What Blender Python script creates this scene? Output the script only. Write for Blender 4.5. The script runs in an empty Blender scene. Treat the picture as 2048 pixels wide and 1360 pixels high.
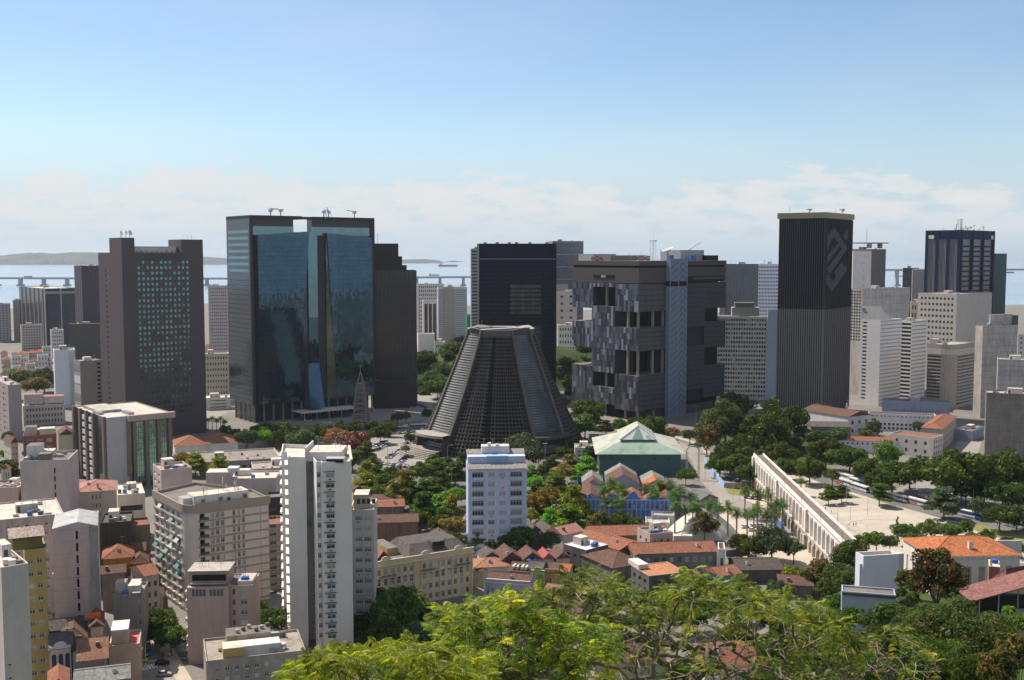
import bpy, math, random
from mathutils import Vector, Matrix
R = math.radians
S = bpy.context.scene
COL = S.collection
random.seed(7)

# ---------------- camera ----------------
FPX, CAMZ, HOR = 2200.0, 120.0, 508.0
PITCH = math.atan((680 - HOR) / FPX)
cam_d = bpy.data.cameras.new('camera')
cam = bpy.data.objects.new('camera', cam_d); COL.objects.link(cam)
cam.location = (0, 0, CAMZ)
cam.rotation_euler = (math.pi / 2 - PITCH, 0, 0)
cam_d.lens = 36 * FPX / 2048; cam_d.sensor_width = 36
cam_d.clip_start = 0.5; cam_d.clip_end = 90000
S.camera = cam

# ---------------- light ----------------
SUN_EL, SUN_AZ = 54.0, -54.0            # azimuth measured from the viewing direction (+Y), minus is to the left
SUND = Vector((math.sin(R(SUN_AZ)) * math.cos(R(SUN_EL)), math.cos(R(SUN_AZ)) * math.cos(R(SUN_EL)), math.sin(R(SUN_EL))))
sl = bpy.data.lights.new('sun', 'SUN'); sl.energy = 5.0; sl.angle = R(0.53); sl.color = (1.0, 0.915, 0.80)
so = bpy.data.objects.new('sun', sl); COL.objects.link(so); so.location = (0, 0, 400)
so.rotation_euler = SUND.to_track_quat('Z', 'Y').to_euler()

W = bpy.data.worlds.new('World'); S.world = W; W.use_nodes = True
wn = W.node_tree.nodes; wl = W.node_tree.links; wn.clear()
def N(nt, t, **kw):
    n = nt.nodes.new(t)
    for k, v in kw.items():
        if k.startswith('i_'): n.inputs[k[2:].replace('_', ' ')].default_value = v
        else: setattr(n, k, v)
    return n
def mth(nt, op, a, b=None, c=None):
    n = nt.nodes.new('ShaderNodeMath'); n.operation = op
    for i, v in enumerate((a, b, c)):
        if v is None: continue
        if isinstance(v, (int, float)): n.inputs[i].default_value = v
        else: nt.links.new(v, n.inputs[i])
    return n.outputs[0]
def ramp(nt, fac, stops):
    n = nt.nodes.new('ShaderNodeValToRGB'); e = n.color_ramp.elements
    while len(e) < len(stops): e.new(0.5)
    for i, (p, c) in enumerate(stops):
        e[i].position = p; e[i].color = c if len(c) == 4 else (*c, 1)
    nt.links.new(fac, n.inputs[0]); return n.outputs[0]
def mixc(nt, fac, a, b, typ='MIX'):
    n = nt.nodes.new('ShaderNodeMix'); n.data_type = 'RGBA'; n.blend_type = typ
    for s, v in ((n.inputs[0], fac), (n.inputs[6], a), (n.inputs[7], b)):
        if isinstance(v, (int, float)): s.default_value = v
        elif isinstance(v, (tuple, list)): s.default_value = v if len(v) == 4 else (*v, 1)
        else: nt.links.new(v, s)
    return n.outputs[2]
nt = W.node_tree
sky = N(nt, 'ShaderNodeTexSky', sky_type='NISHITA', sun_disc=False, sun_elevation=R(SUN_EL), sun_rotation=R(SUN_AZ))
sky.altitude = 100; sky.air_density = 1.0; sky.dust_density = 0.35; sky.ozone_density = 3.0
tc = N(nt, 'ShaderNodeTexCoord')
sep = N(nt, 'ShaderNodeSeparateXYZ'); wl.new(tc.outputs['Generated'], sep.inputs[0])
el = mth(nt, 'MULTIPLY', mth(nt, 'ARCSINE', sep.outputs[2]), 57.2958)
az = mth(nt, 'MULTIPLY', mth(nt, 'ARCTAN2', sep.outputs[0], sep.outputs[1]), 57.2958)
cmb = N(nt, 'ShaderNodeCombineXYZ'); wl.new(mth(nt, 'MULTIPLY', az, 0.30), cmb.inputs[0]); wl.new(mth(nt, 'MULTIPLY', el, 0.95), cmb.inputs[1])
n1 = N(nt, 'ShaderNodeTexNoise', i_Scale=1.25, i_Detail=9.0, i_Roughness=0.58); wl.new(cmb.outputs[0], n1.inputs['Vector'])
cmb2 = N(nt, 'ShaderNodeCombineXYZ'); wl.new(mth(nt, 'MULTIPLY', az, 0.10), cmb2.inputs[0]); cmb2.inputs[1].default_value = 3.7
n2 = N(nt, 'ShaderNodeTexNoise', i_Scale=1.0, i_Detail=3.0); wl.new(cmb2.outputs[0], n2.inputs['Vector'])
# a low bank of cloud: its top edge wanders between about 3.5 and 5.5 degrees up, its foot fades out at about 1 degree
topel = mth(nt, 'MULTIPLY_ADD', n2.outputs[0], 4.2, 2.1)
above = mth(nt, 'SUBTRACT', topel, el)
cf = mth(nt, 'ADD', mth(nt, 'MINIMUM', mth(nt, 'MULTIPLY', above, 0.34), 0.34), mth(nt, 'MULTIPLY', mth(nt, 'SUBTRACT', n1.outputs[0], 0.5), 1.7))
cm = ramp(nt, cf, [(0.13, (.0, .0, .0)), (0.30, (.66, .66, .66)), (0.62, (1, 1, 1))])
foot = ramp(nt, mth(nt, 'MULTIPLY', el, 0.2), [(0.12, (0.25, 0.25, 0.25)), (0.5, (1, 1, 1))])
cm = mth(nt, 'MULTIPLY', mth(nt, 'MULTIPLY', cm, foot), 0.95)
# thin wisps higher up
cmb3 = N(nt, 'ShaderNodeCombineXYZ'); wl.new(mth(nt, 'MULTIPLY', az, 0.05), cmb3.inputs[0]); wl.new(mth(nt, 'MULTIPLY', el, 0.16), cmb3.inputs[1]); cmb3.inputs[2].default_value = 9.3
n3 = N(nt, 'ShaderNodeTexNoise', i_Scale=1.3, i_Detail=6.0, i_Roughness=0.55); wl.new(cmb3.outputs[0], n3.inputs['Vector'])
wsp = ramp(nt, n3.outputs[0], [(0.45, (0, 0, 0)), (0.85, (0.5, 0.5, 0.5))])
cm = mth(nt, 'MAXIMUM', cm, mth(nt, 'MULTIPLY', wsp, 0.4))
# unseen broken cloud added higher up and behind, to whiten the fill light
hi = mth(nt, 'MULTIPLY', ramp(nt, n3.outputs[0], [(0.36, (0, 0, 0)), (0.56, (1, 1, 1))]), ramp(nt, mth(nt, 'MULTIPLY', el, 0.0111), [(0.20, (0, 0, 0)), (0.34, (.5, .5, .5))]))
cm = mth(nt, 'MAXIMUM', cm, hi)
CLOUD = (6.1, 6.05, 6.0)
low = ramp(nt, mth(nt, 'MULTIPLY', el, 0.1), [(0.0, (.92, .92, .92)), (0.26, (.7, .7, .7)), (0.62, (0, 0, 0))])          # pale blue distance under the clouds
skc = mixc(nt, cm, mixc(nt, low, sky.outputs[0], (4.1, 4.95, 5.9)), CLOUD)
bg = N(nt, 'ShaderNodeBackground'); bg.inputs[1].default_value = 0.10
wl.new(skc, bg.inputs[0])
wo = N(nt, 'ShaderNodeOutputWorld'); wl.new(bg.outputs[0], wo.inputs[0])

S.view_settings.view_transform = 'Standard'; S.view_settings.look = 'None'
S.view_settings.exposure = 0.42; S.view_settings.gamma = 1.0
S.cycles.max_bounces = 6; S.cycles.diffuse_bounces = 3; S.cycles.glossy_bounces = 3; S.cycles.transmission_bounces = 2
S.cycles.volume_bounces = 0; S.cycles.transparent_max_bounces = 6
S.cycles.use_denoising = True; S.cycles.denoising_prefilter = 'NONE'; S.cycles.use_adaptive_sampling = False; S.cycles.sampling_pattern = 'BLUE_NOISE'; S.cycles.sample_clamp_indirect = 4.0

# ---------------- picture point -> place ----------------
_cp, _sp = math.cos(PITCH), math.sin(PITCH)
def ray(px, py):
    u = (px - 1024) / FPX; v = (680 - py) / FPX
    return Vector((u, _cp + v * _sp, -_sp + v * _cp))
def G(px, py, z=0.0):                      # where the sight line meets height z
    d = ray(px, py); t = (z - CAMZ) / d.z
    return Vector((d.x * t, d.y * t, z))
def AT(px, py, D):                         # where the sight line is D metres ahead
    d = ray(px, py); t = D / d.y
    return Vector((d.x * t, D, CAMZ + d.z * t))
def PX(v):
    d = Vector(v) - Vector((0, 0, CAMZ)); f = d.y * _cp - d.z * _sp; u = d.y * _sp + d.z * _cp
    return (1024 + FPX * d.x / f, 680 - FPX * u / f)

# ---------------- materials ----------------
MATS = {}
def _new(name):
    m = bpy.data.materials.new(name); m.use_nodes = True; nt = m.node_tree
    b = nt.nodes['Principled BSDF']; return m, nt, b
def mul(c, k): return tuple(min(1.0, x * k) for x in c)
def M(col, kind='wall', col2=None, rough=0.85, s=1.0, metal=0.0, amt=0.65):
    key = (tuple(round(c, 3) for c in col), kind, col2, rough, s, metal, amt)
    if key in MATS: return MATS[key]
    m, nt, b = _new('%s_%d' % (kind, len(MATS))); L = nt.links.new
    tc = N(nt, 'ShaderNodeTexCoord'); P = tc.outputs['Object']
    b.inputs['Roughness'].default_value = rough; b.inputs['Metallic'].default_value = metal
    if kind in ('wall', 'dirty') and max(col) - min(col) < .2 * max(col): col = (col[0] * 1.06, col[1] * .99, col[2] * .92)   # warm tint on near-neutral walls, offsets the blue of sky-lit shade
    b.inputs['Specular IOR Level'].default_value = 0.25 if max(col) > .1 else .1
    c2 = col2 or mul(col, 0.54)
    if kind in ('wall', 'dirty', 'plain'):
        k = {'wall': amt, 'dirty': 0.95, 'plain': 0.25}[kind]
        a = N(nt, 'ShaderNodeTexNoise', i_Scale=0.22 * s, i_Detail=7.0, i_Roughness=0.65); L(P, a.inputs['Vector'])
        mp = N(nt, 'ShaderNodeMapping'); mp.inputs['Scale'].default_value = (0.9 * s, 0.9 * s, 0.06 * s); L(P, mp.inputs[0])
        st = N(nt, 'ShaderNodeTexNoise', i_Scale=1.0, i_Detail=5.0, i_Roughness=0.7); L(mp.outputs[0], st.inputs['Vector'])
        f1 = ramp(nt, a.outputs[0], [(0.38, (0, 0, 0)), (0.72, (1, 1, 1))]); f2 = ramp(nt, st.outputs[0], [(0.45, (0, 0, 0)), (0.75, (1, 1, 1))])
        f = mth(nt, 'MULTIPLY', mth(nt, 'MAXIMUM', mth(nt, 'MULTIPLY', f1, 0.7), f2), k)
        c = mixc(nt, f, col, c2)
        if kind == 'dirty':
            mg = N(nt, 'ShaderNodeMapping'); mg.inputs['Scale'].default_value = (.5 * s, .5 * s, .12 * s); L(P, mg.inputs[0]); g = N(nt, 'ShaderNodeTexNoise', i_Scale=0.55, i_Detail=8.0, i_Roughness=0.7); L(mg.outputs[0], g.inputs['Vector'])
            c = mixc(nt, ramp(nt, g.outputs[0], [(0.46, (0, 0, 0)), (0.72, (.75, .75, .75))]), c, mul(col, 0.35))
        L(c, b.inputs['Base Color'])
    elif kind == 'tile':
        a = N(nt, 'ShaderNodeTexNoise', i_Scale=0.55 * s, i_Detail=8.0, i_Roughness=0.75); L(P, a.inputs['Vector'])
        v = N(nt, 'ShaderNodeTexNoise', i_Scale=1.7, i_Detail=5.0, i_Roughness=0.7); L(P, v.inputs['Vector'])
        c = mixc(nt, ramp(nt, a.outputs[0], [(0.40, (0, 0, 0)), (0.60, (1, 1, 1))]), col, c2)
        c = mixc(nt, ramp(nt, v.outputs[0], [(0.44, (0, 0, 0)), (0.62, (.85, .85, .85))]), c, mul(col, 0.40))
        wv = N(nt, 'ShaderNodeTexWave', i_Scale=1.3, i_Distortion=0.6, i_Detail=1.0); wv.bands_direction = 'X'; L(P, wv.inputs[0])
        bp = N(nt, 'ShaderNodeBump', i_Strength=0.7, i_Distance=0.15); L(wv.outputs[1], bp.inputs['Height']); L(bp.outputs[0], b.inputs['Normal'])
        L(c, b.inputs['Base Color'])
    elif kind == 'glass':                   # dark window glass
        b.inputs['Roughness'].default_value = rough; b.inputs['Specular IOR Level'].default_value = 0.6
        a = N(nt, 'ShaderNodeTexNoise', i_Scale=0.13 * s, i_Detail=3.0); L(P, a.inputs['Vector'])
        L(mixc(nt, ramp(nt, a.outputs[0], [(0.4, (0, 0, 0)), (0.65, (1, 1, 1))]), col, c2), b.inputs['Base Color'])
    elif kind == 'mirror':                  # reflective curtain wall, slightly wavy panes
        b.inputs['Metallic'].default_value = metal; b.inputs['Roughness'].default_value = rough
        b.inputs['Specular IOR Level'].default_value = 0.7
        a = N(nt, 'ShaderNodeTexNoise', i_Scale=0.35 * s, i_Detail=3.0, i_Roughness=0.6); L(P, a.inputs['Vector'])
        bp = N(nt, 'ShaderNodeBump', i_Strength=amt, i_Distance=0.12); L(a.outputs[0], bp.inputs['Height']); L(bp.outputs[0], b.inputs['Normal'])
        fl = N(nt, 'ShaderNodeVectorMath', operation='FLOOR'); dv = N(nt, 'ShaderNodeVectorMath', operation='DIVIDE'); L(P, dv.inputs[0]); dv.inputs[1].default_value = (1.5, 1.5, 3.4); L(dv.outputs[0], fl.inputs[0]); wn_ = N(nt, 'ShaderNodeTexWhiteNoise'); L(fl.outputs[0], wn_.inputs['Vector'])
        s1 = N(nt, 'ShaderNodeVectorMath', operation='SUBTRACT'); L(wn_.outputs['Color'], s1.inputs[0]); s1.inputs[1].default_value = (.5, .5, .5); s2 = N(nt, 'ShaderNodeVectorMath', operation='SCALE'); L(s1.outputs[0], s2.inputs[0]); s2.inputs['Scale'].default_value = .012; gg = N(nt, 'ShaderNodeNewGeometry'); s3 = N(nt, 'ShaderNodeVectorMath', operation='ADD'); L(gg.outputs['Normal'], s3.inputs[0]); L(s2.outputs[0], s3.inputs[1]); L(s3.outputs[0], bp.inputs['Normal'])      # every pane sits a touch differently
        v = N(nt, 'ShaderNodeTexBrick', i_Scale=1.0); v.inputs['Brick Width'].default_value = 1.5; v.inputs['Row Height'].default_value = 3.4; v.inputs['Mortar Size'].default_value = 0.0; v.offset = 0
        sx = N(nt, 'ShaderNodeSeparateXYZ'); L(P, sx.inputs[0]); cx = N(nt, 'ShaderNodeCombineXYZ'); L(mth(nt, 'ADD', sx.outputs[0], sx.outputs[1]), cx.inputs[0]); L(sx.outputs[2], cx.inputs[1]); L(cx.outputs[0], v.inputs['Vector'])
        v.inputs['Color1'].default_value = (*col, 1); v.inputs['Color2'].default_value = (*c2, 1)
        L(v.outputs[0], b.inputs['Base Color'])
    elif kind == 'leaf':
        a = N(nt, 'ShaderNodeTexNoise', i_Scale=2.2 * s, i_Detail=3.0); L(P, a.inputs['Vector'])
        gi = N(nt, 'ShaderNodeNewGeometry'); oi = N(nt, 'ShaderNodeObjectInfo')
        c = mixc(nt, ramp(nt, a.outputs[0], [(0.42, (0, 0, 0)), (0.62, (1, 1, 1))]), col, c2)
        hs = N(nt, 'ShaderNodeHueSaturation'); L(c, hs.inputs['Color'])
        L(mth(nt, 'MULTIPLY', mth(nt, 'MULTIPLY_ADD', gi.outputs['Random Per Island'], 1.0, 0.55), mth(nt, 'MULTIPLY_ADD', oi.outputs['Random'], 0.7, 0.75)), hs.inputs['Value'])
        L(mth(nt, 'MULTIPLY_ADD', oi.outputs['Random'], 0.05, 0.475), hs.inputs['Hue'])
        L(hs.outputs[0], b.inputs['Base Color']); b.inputs['Roughness'].default_value = 0.42
        tr = N(nt, 'ShaderNodeBsdfTranslucent'); L(mixc(nt, 1.0, hs.outputs[0], (1.9, 1.75, .9), 'MULTIPLY'), tr.inputs[0])
        mx = N(nt, 'ShaderNodeMixShader'); mx.inputs[0].default_value = min(.6, amt * 1.45)
        L(b.outputs[0], mx.inputs[1]); L(tr.outputs[0], mx.inputs[2]); L(mx.outputs[0], nt.nodes['Material Output'].inputs[0])
    elif kind == 'ground':
        a = N(nt, 'ShaderNodeTexNoise', i_Scale=0.035 * s, i_Detail=10.0, i_Roughness=0.7); L(P, a.inputs['Vector'])
        g = N(nt, 'ShaderNodeTexNoise', i_Scale=0.6 * s, i_Detail=6.0, i_Roughness=0.7); L(P, g.inputs['Vector'])
        f = mth(nt, 'ADD', mth(nt, 'MULTIPLY', a.outputs[0], 0.6), mth(nt, 'MULTIPLY', g.outputs[0], 0.4))
        L(mixc(nt, ramp(nt, f, [(0.4, (0, 0, 0)), (0.62, (1, 1, 1))]), col, c2), b.inputs['Base Color'])
    else:
        b.inputs['Base Color'].default_value = (*col, 1)
    MATS[key] = m; return m

# ---------------- mesh builder ----------------
class B:
    def __init__(s): s.v = []; s.f = []; s.m = []; s.mats = []
    def mi(s, m):
        if m not in s.mats: s.mats.append(m)
        return s.mats.index(m)
    def face(s, pts, m):
        n = len(s.v); s.v.extend([tuple(p) for p in pts]); s.f.append(tuple(range(n, n + len(pts)))); s.m.append(s.mi(m))
    def box(s, x0, x1, y0, y1, z0, z1, m, mt=None):
        n = len(s.v); s.v += [(x0, y0, z0), (x1, y0, z0), (x1, y1, z0), (x0, y1, z0), (x0, y0, z1), (x1, y0, z1), (x1, y1, z1), (x0, y1, z1)]
        k = s.mi(m); kt = s.mi(mt) if mt else k
        for q, kk in (((0, 3, 2, 1), k), ((4, 5, 6, 7), kt), ((0, 1, 5, 4), k), ((1, 2, 6, 5), k), ((2, 3, 7, 6), k), ((3, 0, 4, 7), k)):
            s.f.append(tuple(n + i for i in q)); s.m.append(kk)
    def obox(s, T, u0, u1, n0, n1, z0, z1, m, mt=None):       # box in a facade frame
        n = len(s.v); s.v += [T(u, z, q) for z in (z0, z1) for (u, q) in ((u0, n1), (u1, n1), (u1, n0), (u0, n0))]
        k = s.mi(m); kt = s.mi(mt) if mt else k
        for q, kk in (((0, 3, 2, 1), k), ((4, 5, 6, 7), kt), ((0, 1, 5, 4), k), ((1, 2, 6, 5), k), ((2, 3, 7, 6), k), ((3, 0, 4, 7), k)):
            s.f.append(tuple(n + i for i in q)); s.m.append(kk)
    def prism(s, poly, z0, z1, m, mt=None, cap=True):
        n = len(poly)
        for i in range(n):
            a, b = poly[i], poly[(i + 1) % n]
            s.face([(a[0], a[1], z0), (b[0], b[1], z0), (b[0], b[1], z1), (a[0], a[1], z1)], m)
        if cap:
            s.face([(p[0], p[1], z1) for p in poly], mt or m); s.face([(p[0], p[1], z0) for p in reversed(poly)], m)
    def tube(s, pts, rad, m, k=6, cap=True):
        pts = [Vector(p) for p in pts]
        if isinstance(rad, (int, float)): rad = [rad] * len(pts)
        n0 = len(s.v); mm = s.mi(m); up0 = None
        for i, p in enumerate(pts):
            t = (pts[min(i + 1, len(pts) - 1)] - pts[max(i - 1, 0)]).normalized()
            a = t.cross(Vector((0, 0, 1)) if abs(t.z) < 0.95 else Vector((1, 0, 0))).normalized(); c = t.cross(a)
            for j in range(k):
                w = 2 * math.pi * j / k; s.v.append(tuple(p + (a * math.cos(w) + c * math.sin(w)) * rad[i]))
        for i in range(len(pts) - 1):
            for j in range(k):
                a = n0 + i * k + j; b = n0 + i * k + (j + 1) % k
                s.f.append((a, a + k, b + k, b)); s.m.append(mm)
        if cap:
            s.f.append(tuple(n0 + j for j in range(k))); s.m.append(mm)
            s.f.append(tuple(n0 + (len(pts) - 1) * k + j for j in reversed(range(k)))); s.m.append(mm)
    def lathe(s, prof, m, k=24, c=(0, 0)):
        n0 = len(s.v); mm = s.mi(m)
        for r, z in prof:
            for j in range(k): s.v.append((c[0] + r * math.cos(2 * math.pi * j / k), c[1] + r * math.sin(2 * math.pi * j / k), z))
        for i in range(len(prof) - 1):
            for j in range(k):
                a = n0 + i * k + j; b = n0 + i * k + (j + 1) % k
                s.f.append((a, b, b + k, a + k)); s.m.append(mm)
        s.f.append(tuple(n0 + (len(prof) - 1) * k + j for j in range(k))); s.m.append(mm)
    def mesh(s, name, smooth=False):
        me = bpy.data.meshes.new(name); me.from_pydata(s.v, [], s.f)
        for m in s.mats: me.materials.append(m)
        me.polygons.foreach_set('material_index', s.m)
        if smooth: me.polygons.foreach_set('use_smooth', [True] * len(s.f))
        me.update(); return me
    def build(s, name, parent=None, kind=None, label=None, smooth=False):
        return link(name, s.mesh(name, smooth), parent, kind, label)
def link(name, me, parent=None, kind=None, label=None):
    o = bpy.data.objects.new(name, me); COL.objects.link(o)
    if parent: o.parent = parent
    if kind: o['kind'] = kind
    if label: o['label'] = label
    return o
def tag(o, label, cat, group=None):
    o['label'] = label; o['category'] = cat
    if group: o['group'] = group
    return o
def thing(name, label, cat, loc=(0, 0, 0), rz=0.0, group=None):
    o = bpy.data.objects.new(name, None); COL.objects.link(o); o.location = loc; o.rotation_euler = (0, 0, rz); o.empty_display_size = 1
    return tag(o, label, cat, group)

# ---------------- palette (real-world base colours) ----------------
WHITE = M((.72, .71, .70)); WHITE2 = M((.62, .62, .63)); CREAM = M((.62, .55, .42)); PINKW = M((.55, .47, .46)); BEIGE = M((.55, .42, .34))
PEACH = M((.60, .40, .28)); YELLOW = M((.46, .33, .115)); GREYW = M((.40, .40, .40)); CONC = M((.30, .28, .26), 'dirty'); DIRTYW = M((.52, .50, .49), 'dirty')
BLUEW = M((.50, .58, .74)); BRICK = M((.34, .12, .09)); BROWN = M((.20, .14, .11)); DKBROWN = M((.10, .085, .08), amt=.3); OLIVE = M((.25, .23, .18))
TILE = M((.42, .16, .085), 'tile', (.25, .12, .08)); TILED = M((.21, .105, .075), 'tile', (.12, .075, .06)); TILEO = M((.58, .20, .075), 'tile', (.47, .15, .06)); TILEP = M((.55, .27, .22), 'tile', (.42, .2, .17)); TILEG = M((.16, .14, .125), 'tile', (.09, .08, .07))
ROOFG = M((.42, .40, .37), 'dirty'); ROOFL = M((.66, .62, .55), 'dirty'); ROOFD = M((.2, .19, .18), 'dirty'); METALR = M((.45, .46, .47), 'dirty', rough=.5)
GL_D = M((.025, .03, .035), 'glass', (.06, .06, .06), .12); GL_B = M((.05, .08, .10), 'glass', (.02, .03, .04), .08); GL_T = M((.15, .30, .31), 'mirror', (.11, .22, .24), .08, metal=.7, amt=.3); GL_L = M((.42, .52, .38), 'plain', rough=.4)
GL_C = M((.42, .38, .33), 'glass', (.30, .28, .26), .5); GL_S = M((.60, .58, .56), 'plain', rough=.6); GL_X = M((.16, .15, .14), 'glass', (.08, .08, .08), .3)
FRAMEW = M((.66, .65, .63), 'plain', rough=.6); FRAMED = M((.08, .08, .08), 'plain', rough=.5); METAL = M((.33, .34, .35), 'plain', rough=.45, metal=.4); STEEL = M((.5, .5, .5), 'plain', rough=.4, metal=.3)
BLACK = M((.02, .02, .02), 'plain', rough=.6)
# ---------------- windows and buildings ----------------
WMESH = {}
WK = {'std': (FRAMEW, [GL_D, GL_D, GL_D, GL_X, GL_B, GL_C], 2), 'dark': (FRAMED, [GL_D, GL_D, GL_B], 1), 'teal': (FRAMED, [GL_T, GL_T, GL_T, GL_T, GL_B], 1), 'lit': (FRAMED, [GL_L, GL_T, GL_L], 1), 'old': (FRAMEW, [GL_D, GL_D, GL_X, GL_S, GL_C], 2),
      'strip': (FRAMEW, [GL_D, GL_X, GL_B], 5), 'hole': (FRAMED, [BLACK], 1), 'blind': (FRAMEW, [GL_S, GL_C, GL_X, GL_C], 2), 'wide': (FRAMEW, [GL_D, GL_X, GL_C, GL_B], 4)}
def win_geo(b, T, w, h, kind, gi):
    fm, gl, nm = WK[kind]; t = min(.13, w * .09, h * .12); g = gl[gi % len(gl)]
    b.face([T(-w / 2, -h / 2, 0), T(w / 2, -h / 2, 0), T(w / 2, h / 2, 0), T(-w / 2, h / 2, 0)], g)
    if min(w, h) < .5: return
    def bar(u0, u1, z0, z1, o=.05): b.obox(T, u0, u1, 0.003, o, z0, z1, fm)
    bar(-w / 2, w / 2, -h / 2, -h / 2 + t); bar(-w / 2, w / 2, h / 2 - t, h / 2)
    bar(-w / 2, -w / 2 + t, -h / 2 + t, h / 2 - t); bar(w / 2 - t, w / 2, -h / 2 + t, h / 2 - t)
    for i in range(1, nm):
        u = -w / 2 + w * i / nm; bar(u - t * .4, u + t * .4, -h / 2 + t, h / 2 - t, .045)
    if kind in ('std', 'old', 'wide'): bar(-w / 2 + t, w / 2 - t, h * .18, h * .18 + t * .8, .04)
def win_mesh(kind, w, h, gi):
    k = (kind, round(w, 2), round(h, 2), gi % len(WK[kind][1]))
    if k not in WMESH:
        b = B(); win_geo(b, lambda u, z, n: (u, -n, z), k[1], k[2], kind, k[3]); WMESH[k] = b.mesh('window')
    return WMESH[k]
AC_ME = None
def ac_mesh():
    global AC_ME
    if AC_ME is None:
        b = B(); b.box(-.42, .42, -.55, 0, -.28, .28, FRAMEW); b.box(-.34, .34, -.57, -.55, -.2, .2, GL_X); AC_ME = b.mesh('air_conditioner')
    return AC_ME
def frame(p, q):
    """facade frame of the edge p->q: T(u, z, n), length, turn about z"""
    dx, dy = q[0] - p[0], q[1] - p[1]; l = math.hypot(dx, dy); dx /= l; dy /= l
    return (lambda u, z, n=0.0: (p[0] + dx * u + dy * n, p[1] + dy * u - dx * n, z)), l, math.atan2(dy, dx)
def rects_of(sp, w, h):
    n, f = sp.get('n', 6), sp.get('f', 8); m0 = sp.get('m0', sp.get('m', .06 * w)); m1 = sp.get('m1', sp.get('m', .06 * w)); zb = sp.get('zb', 1.0); zt = sp.get('zt', 1.2)
    cw = (w - m0 - m1) / n; ch = (h - zb - zt) / f; ww = cw * sp.get('ww', .5); wh = ch * sp.get('wh', .45); sk = sp.get('skip')
    out = []
    for j in range(f):
        for i in range(n):
            if sk and sk(i, j): continue
            u = m0 + cw * (i + .5); z = zb + ch * (j + sp.get('vo', .5)); out.append((u - ww / 2, u + ww / 2, z - wh / 2, z + wh / 2))
    return out + sp.get('extra', [])
def wall_face(b, T, w, z0, z1, rects, dep, m, mr=None):
    if not rects:
        b.face([T(0, z0), T(w, z0), T(w, z1), T(0, z1)], m); return
    r4 = lambda x: round(x, 4)
    us = sorted({0.0, r4(w)} | {r4(c) for r in rects for c in r[:2]}); zs = sorted({r4(z0), r4(z1)} | {r4(c) for r in rects for c in r[2:]})
    ui = {u: i for i, u in enumerate(us)}; zi = {z: i for i, z in enumerate(zs)}; hole = set()
    for r in rects:
        for i in range(ui[r4(r[0])], ui[r4(r[1])]):
            for j in range(zi[r4(r[2])], zi[r4(r[3])]): hole.add((i, j))
    for j in range(len(zs) - 1):                 # merge runs of solid cells
        i = 0
        while i < len(us) - 1:
            if (i, j) in hole: i += 1; continue
            k = i
            while k < len(us) - 1 and (k, j) not in hole: k += 1
            b.face([T(us[i], zs[j]), T(us[k], zs[j]), T(us[k], zs[j + 1]), T(us[i], zs[j + 1])], m); i = k
    mr = mr or m
    for (u0, u1, a, c) in rects:
        b.face([T(u0, a), T(u1, a), T(u1, a, -dep), T(u0, a, -dep)], mr); b.face([T(u0, c, -dep), T(u1, c, -dep), T(u1, c), T(u0, c)], mr)
        b.face([T(u0, a, -dep), T(u0, c, -dep), T(u0, c), T(u0, a)], mr); b.face([T(u1, a), T(u1, c), T(u1, c, -dep), T(u1, a, -dep)], mr)
def inset(poly, d):
    n = len(poly); out = []
    for i in range(n):
        p, q, r = Vector(poly[i - 1]).to_2d(), Vector(poly[i]).to_2d(), Vector(poly[(i + 1) % n]).to_2d()
        a = (q - p).normalized(); c = (r - q).normalized(); na = Vector((-a.y, a.x)); nc = Vector((-c.y, c.x))
        k = (na + nc) / max(.3, 1 + na.dot(nc)); out.append((q.x + k.x * d, q.y + k.y * d))
    return out
ORD = ['leftmost', 'second', 'third', 'fourth', 'fifth', 'sixth', 'seventh', 'eighth', 'ninth', 'tenth', 'eleventh', 'twelfth', 'thirteenth', 'fourteenth', 'fifteenth', 'sixteenth'] + ['%dth' % i for i in range(17, 60)]
class Bd: pass
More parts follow.
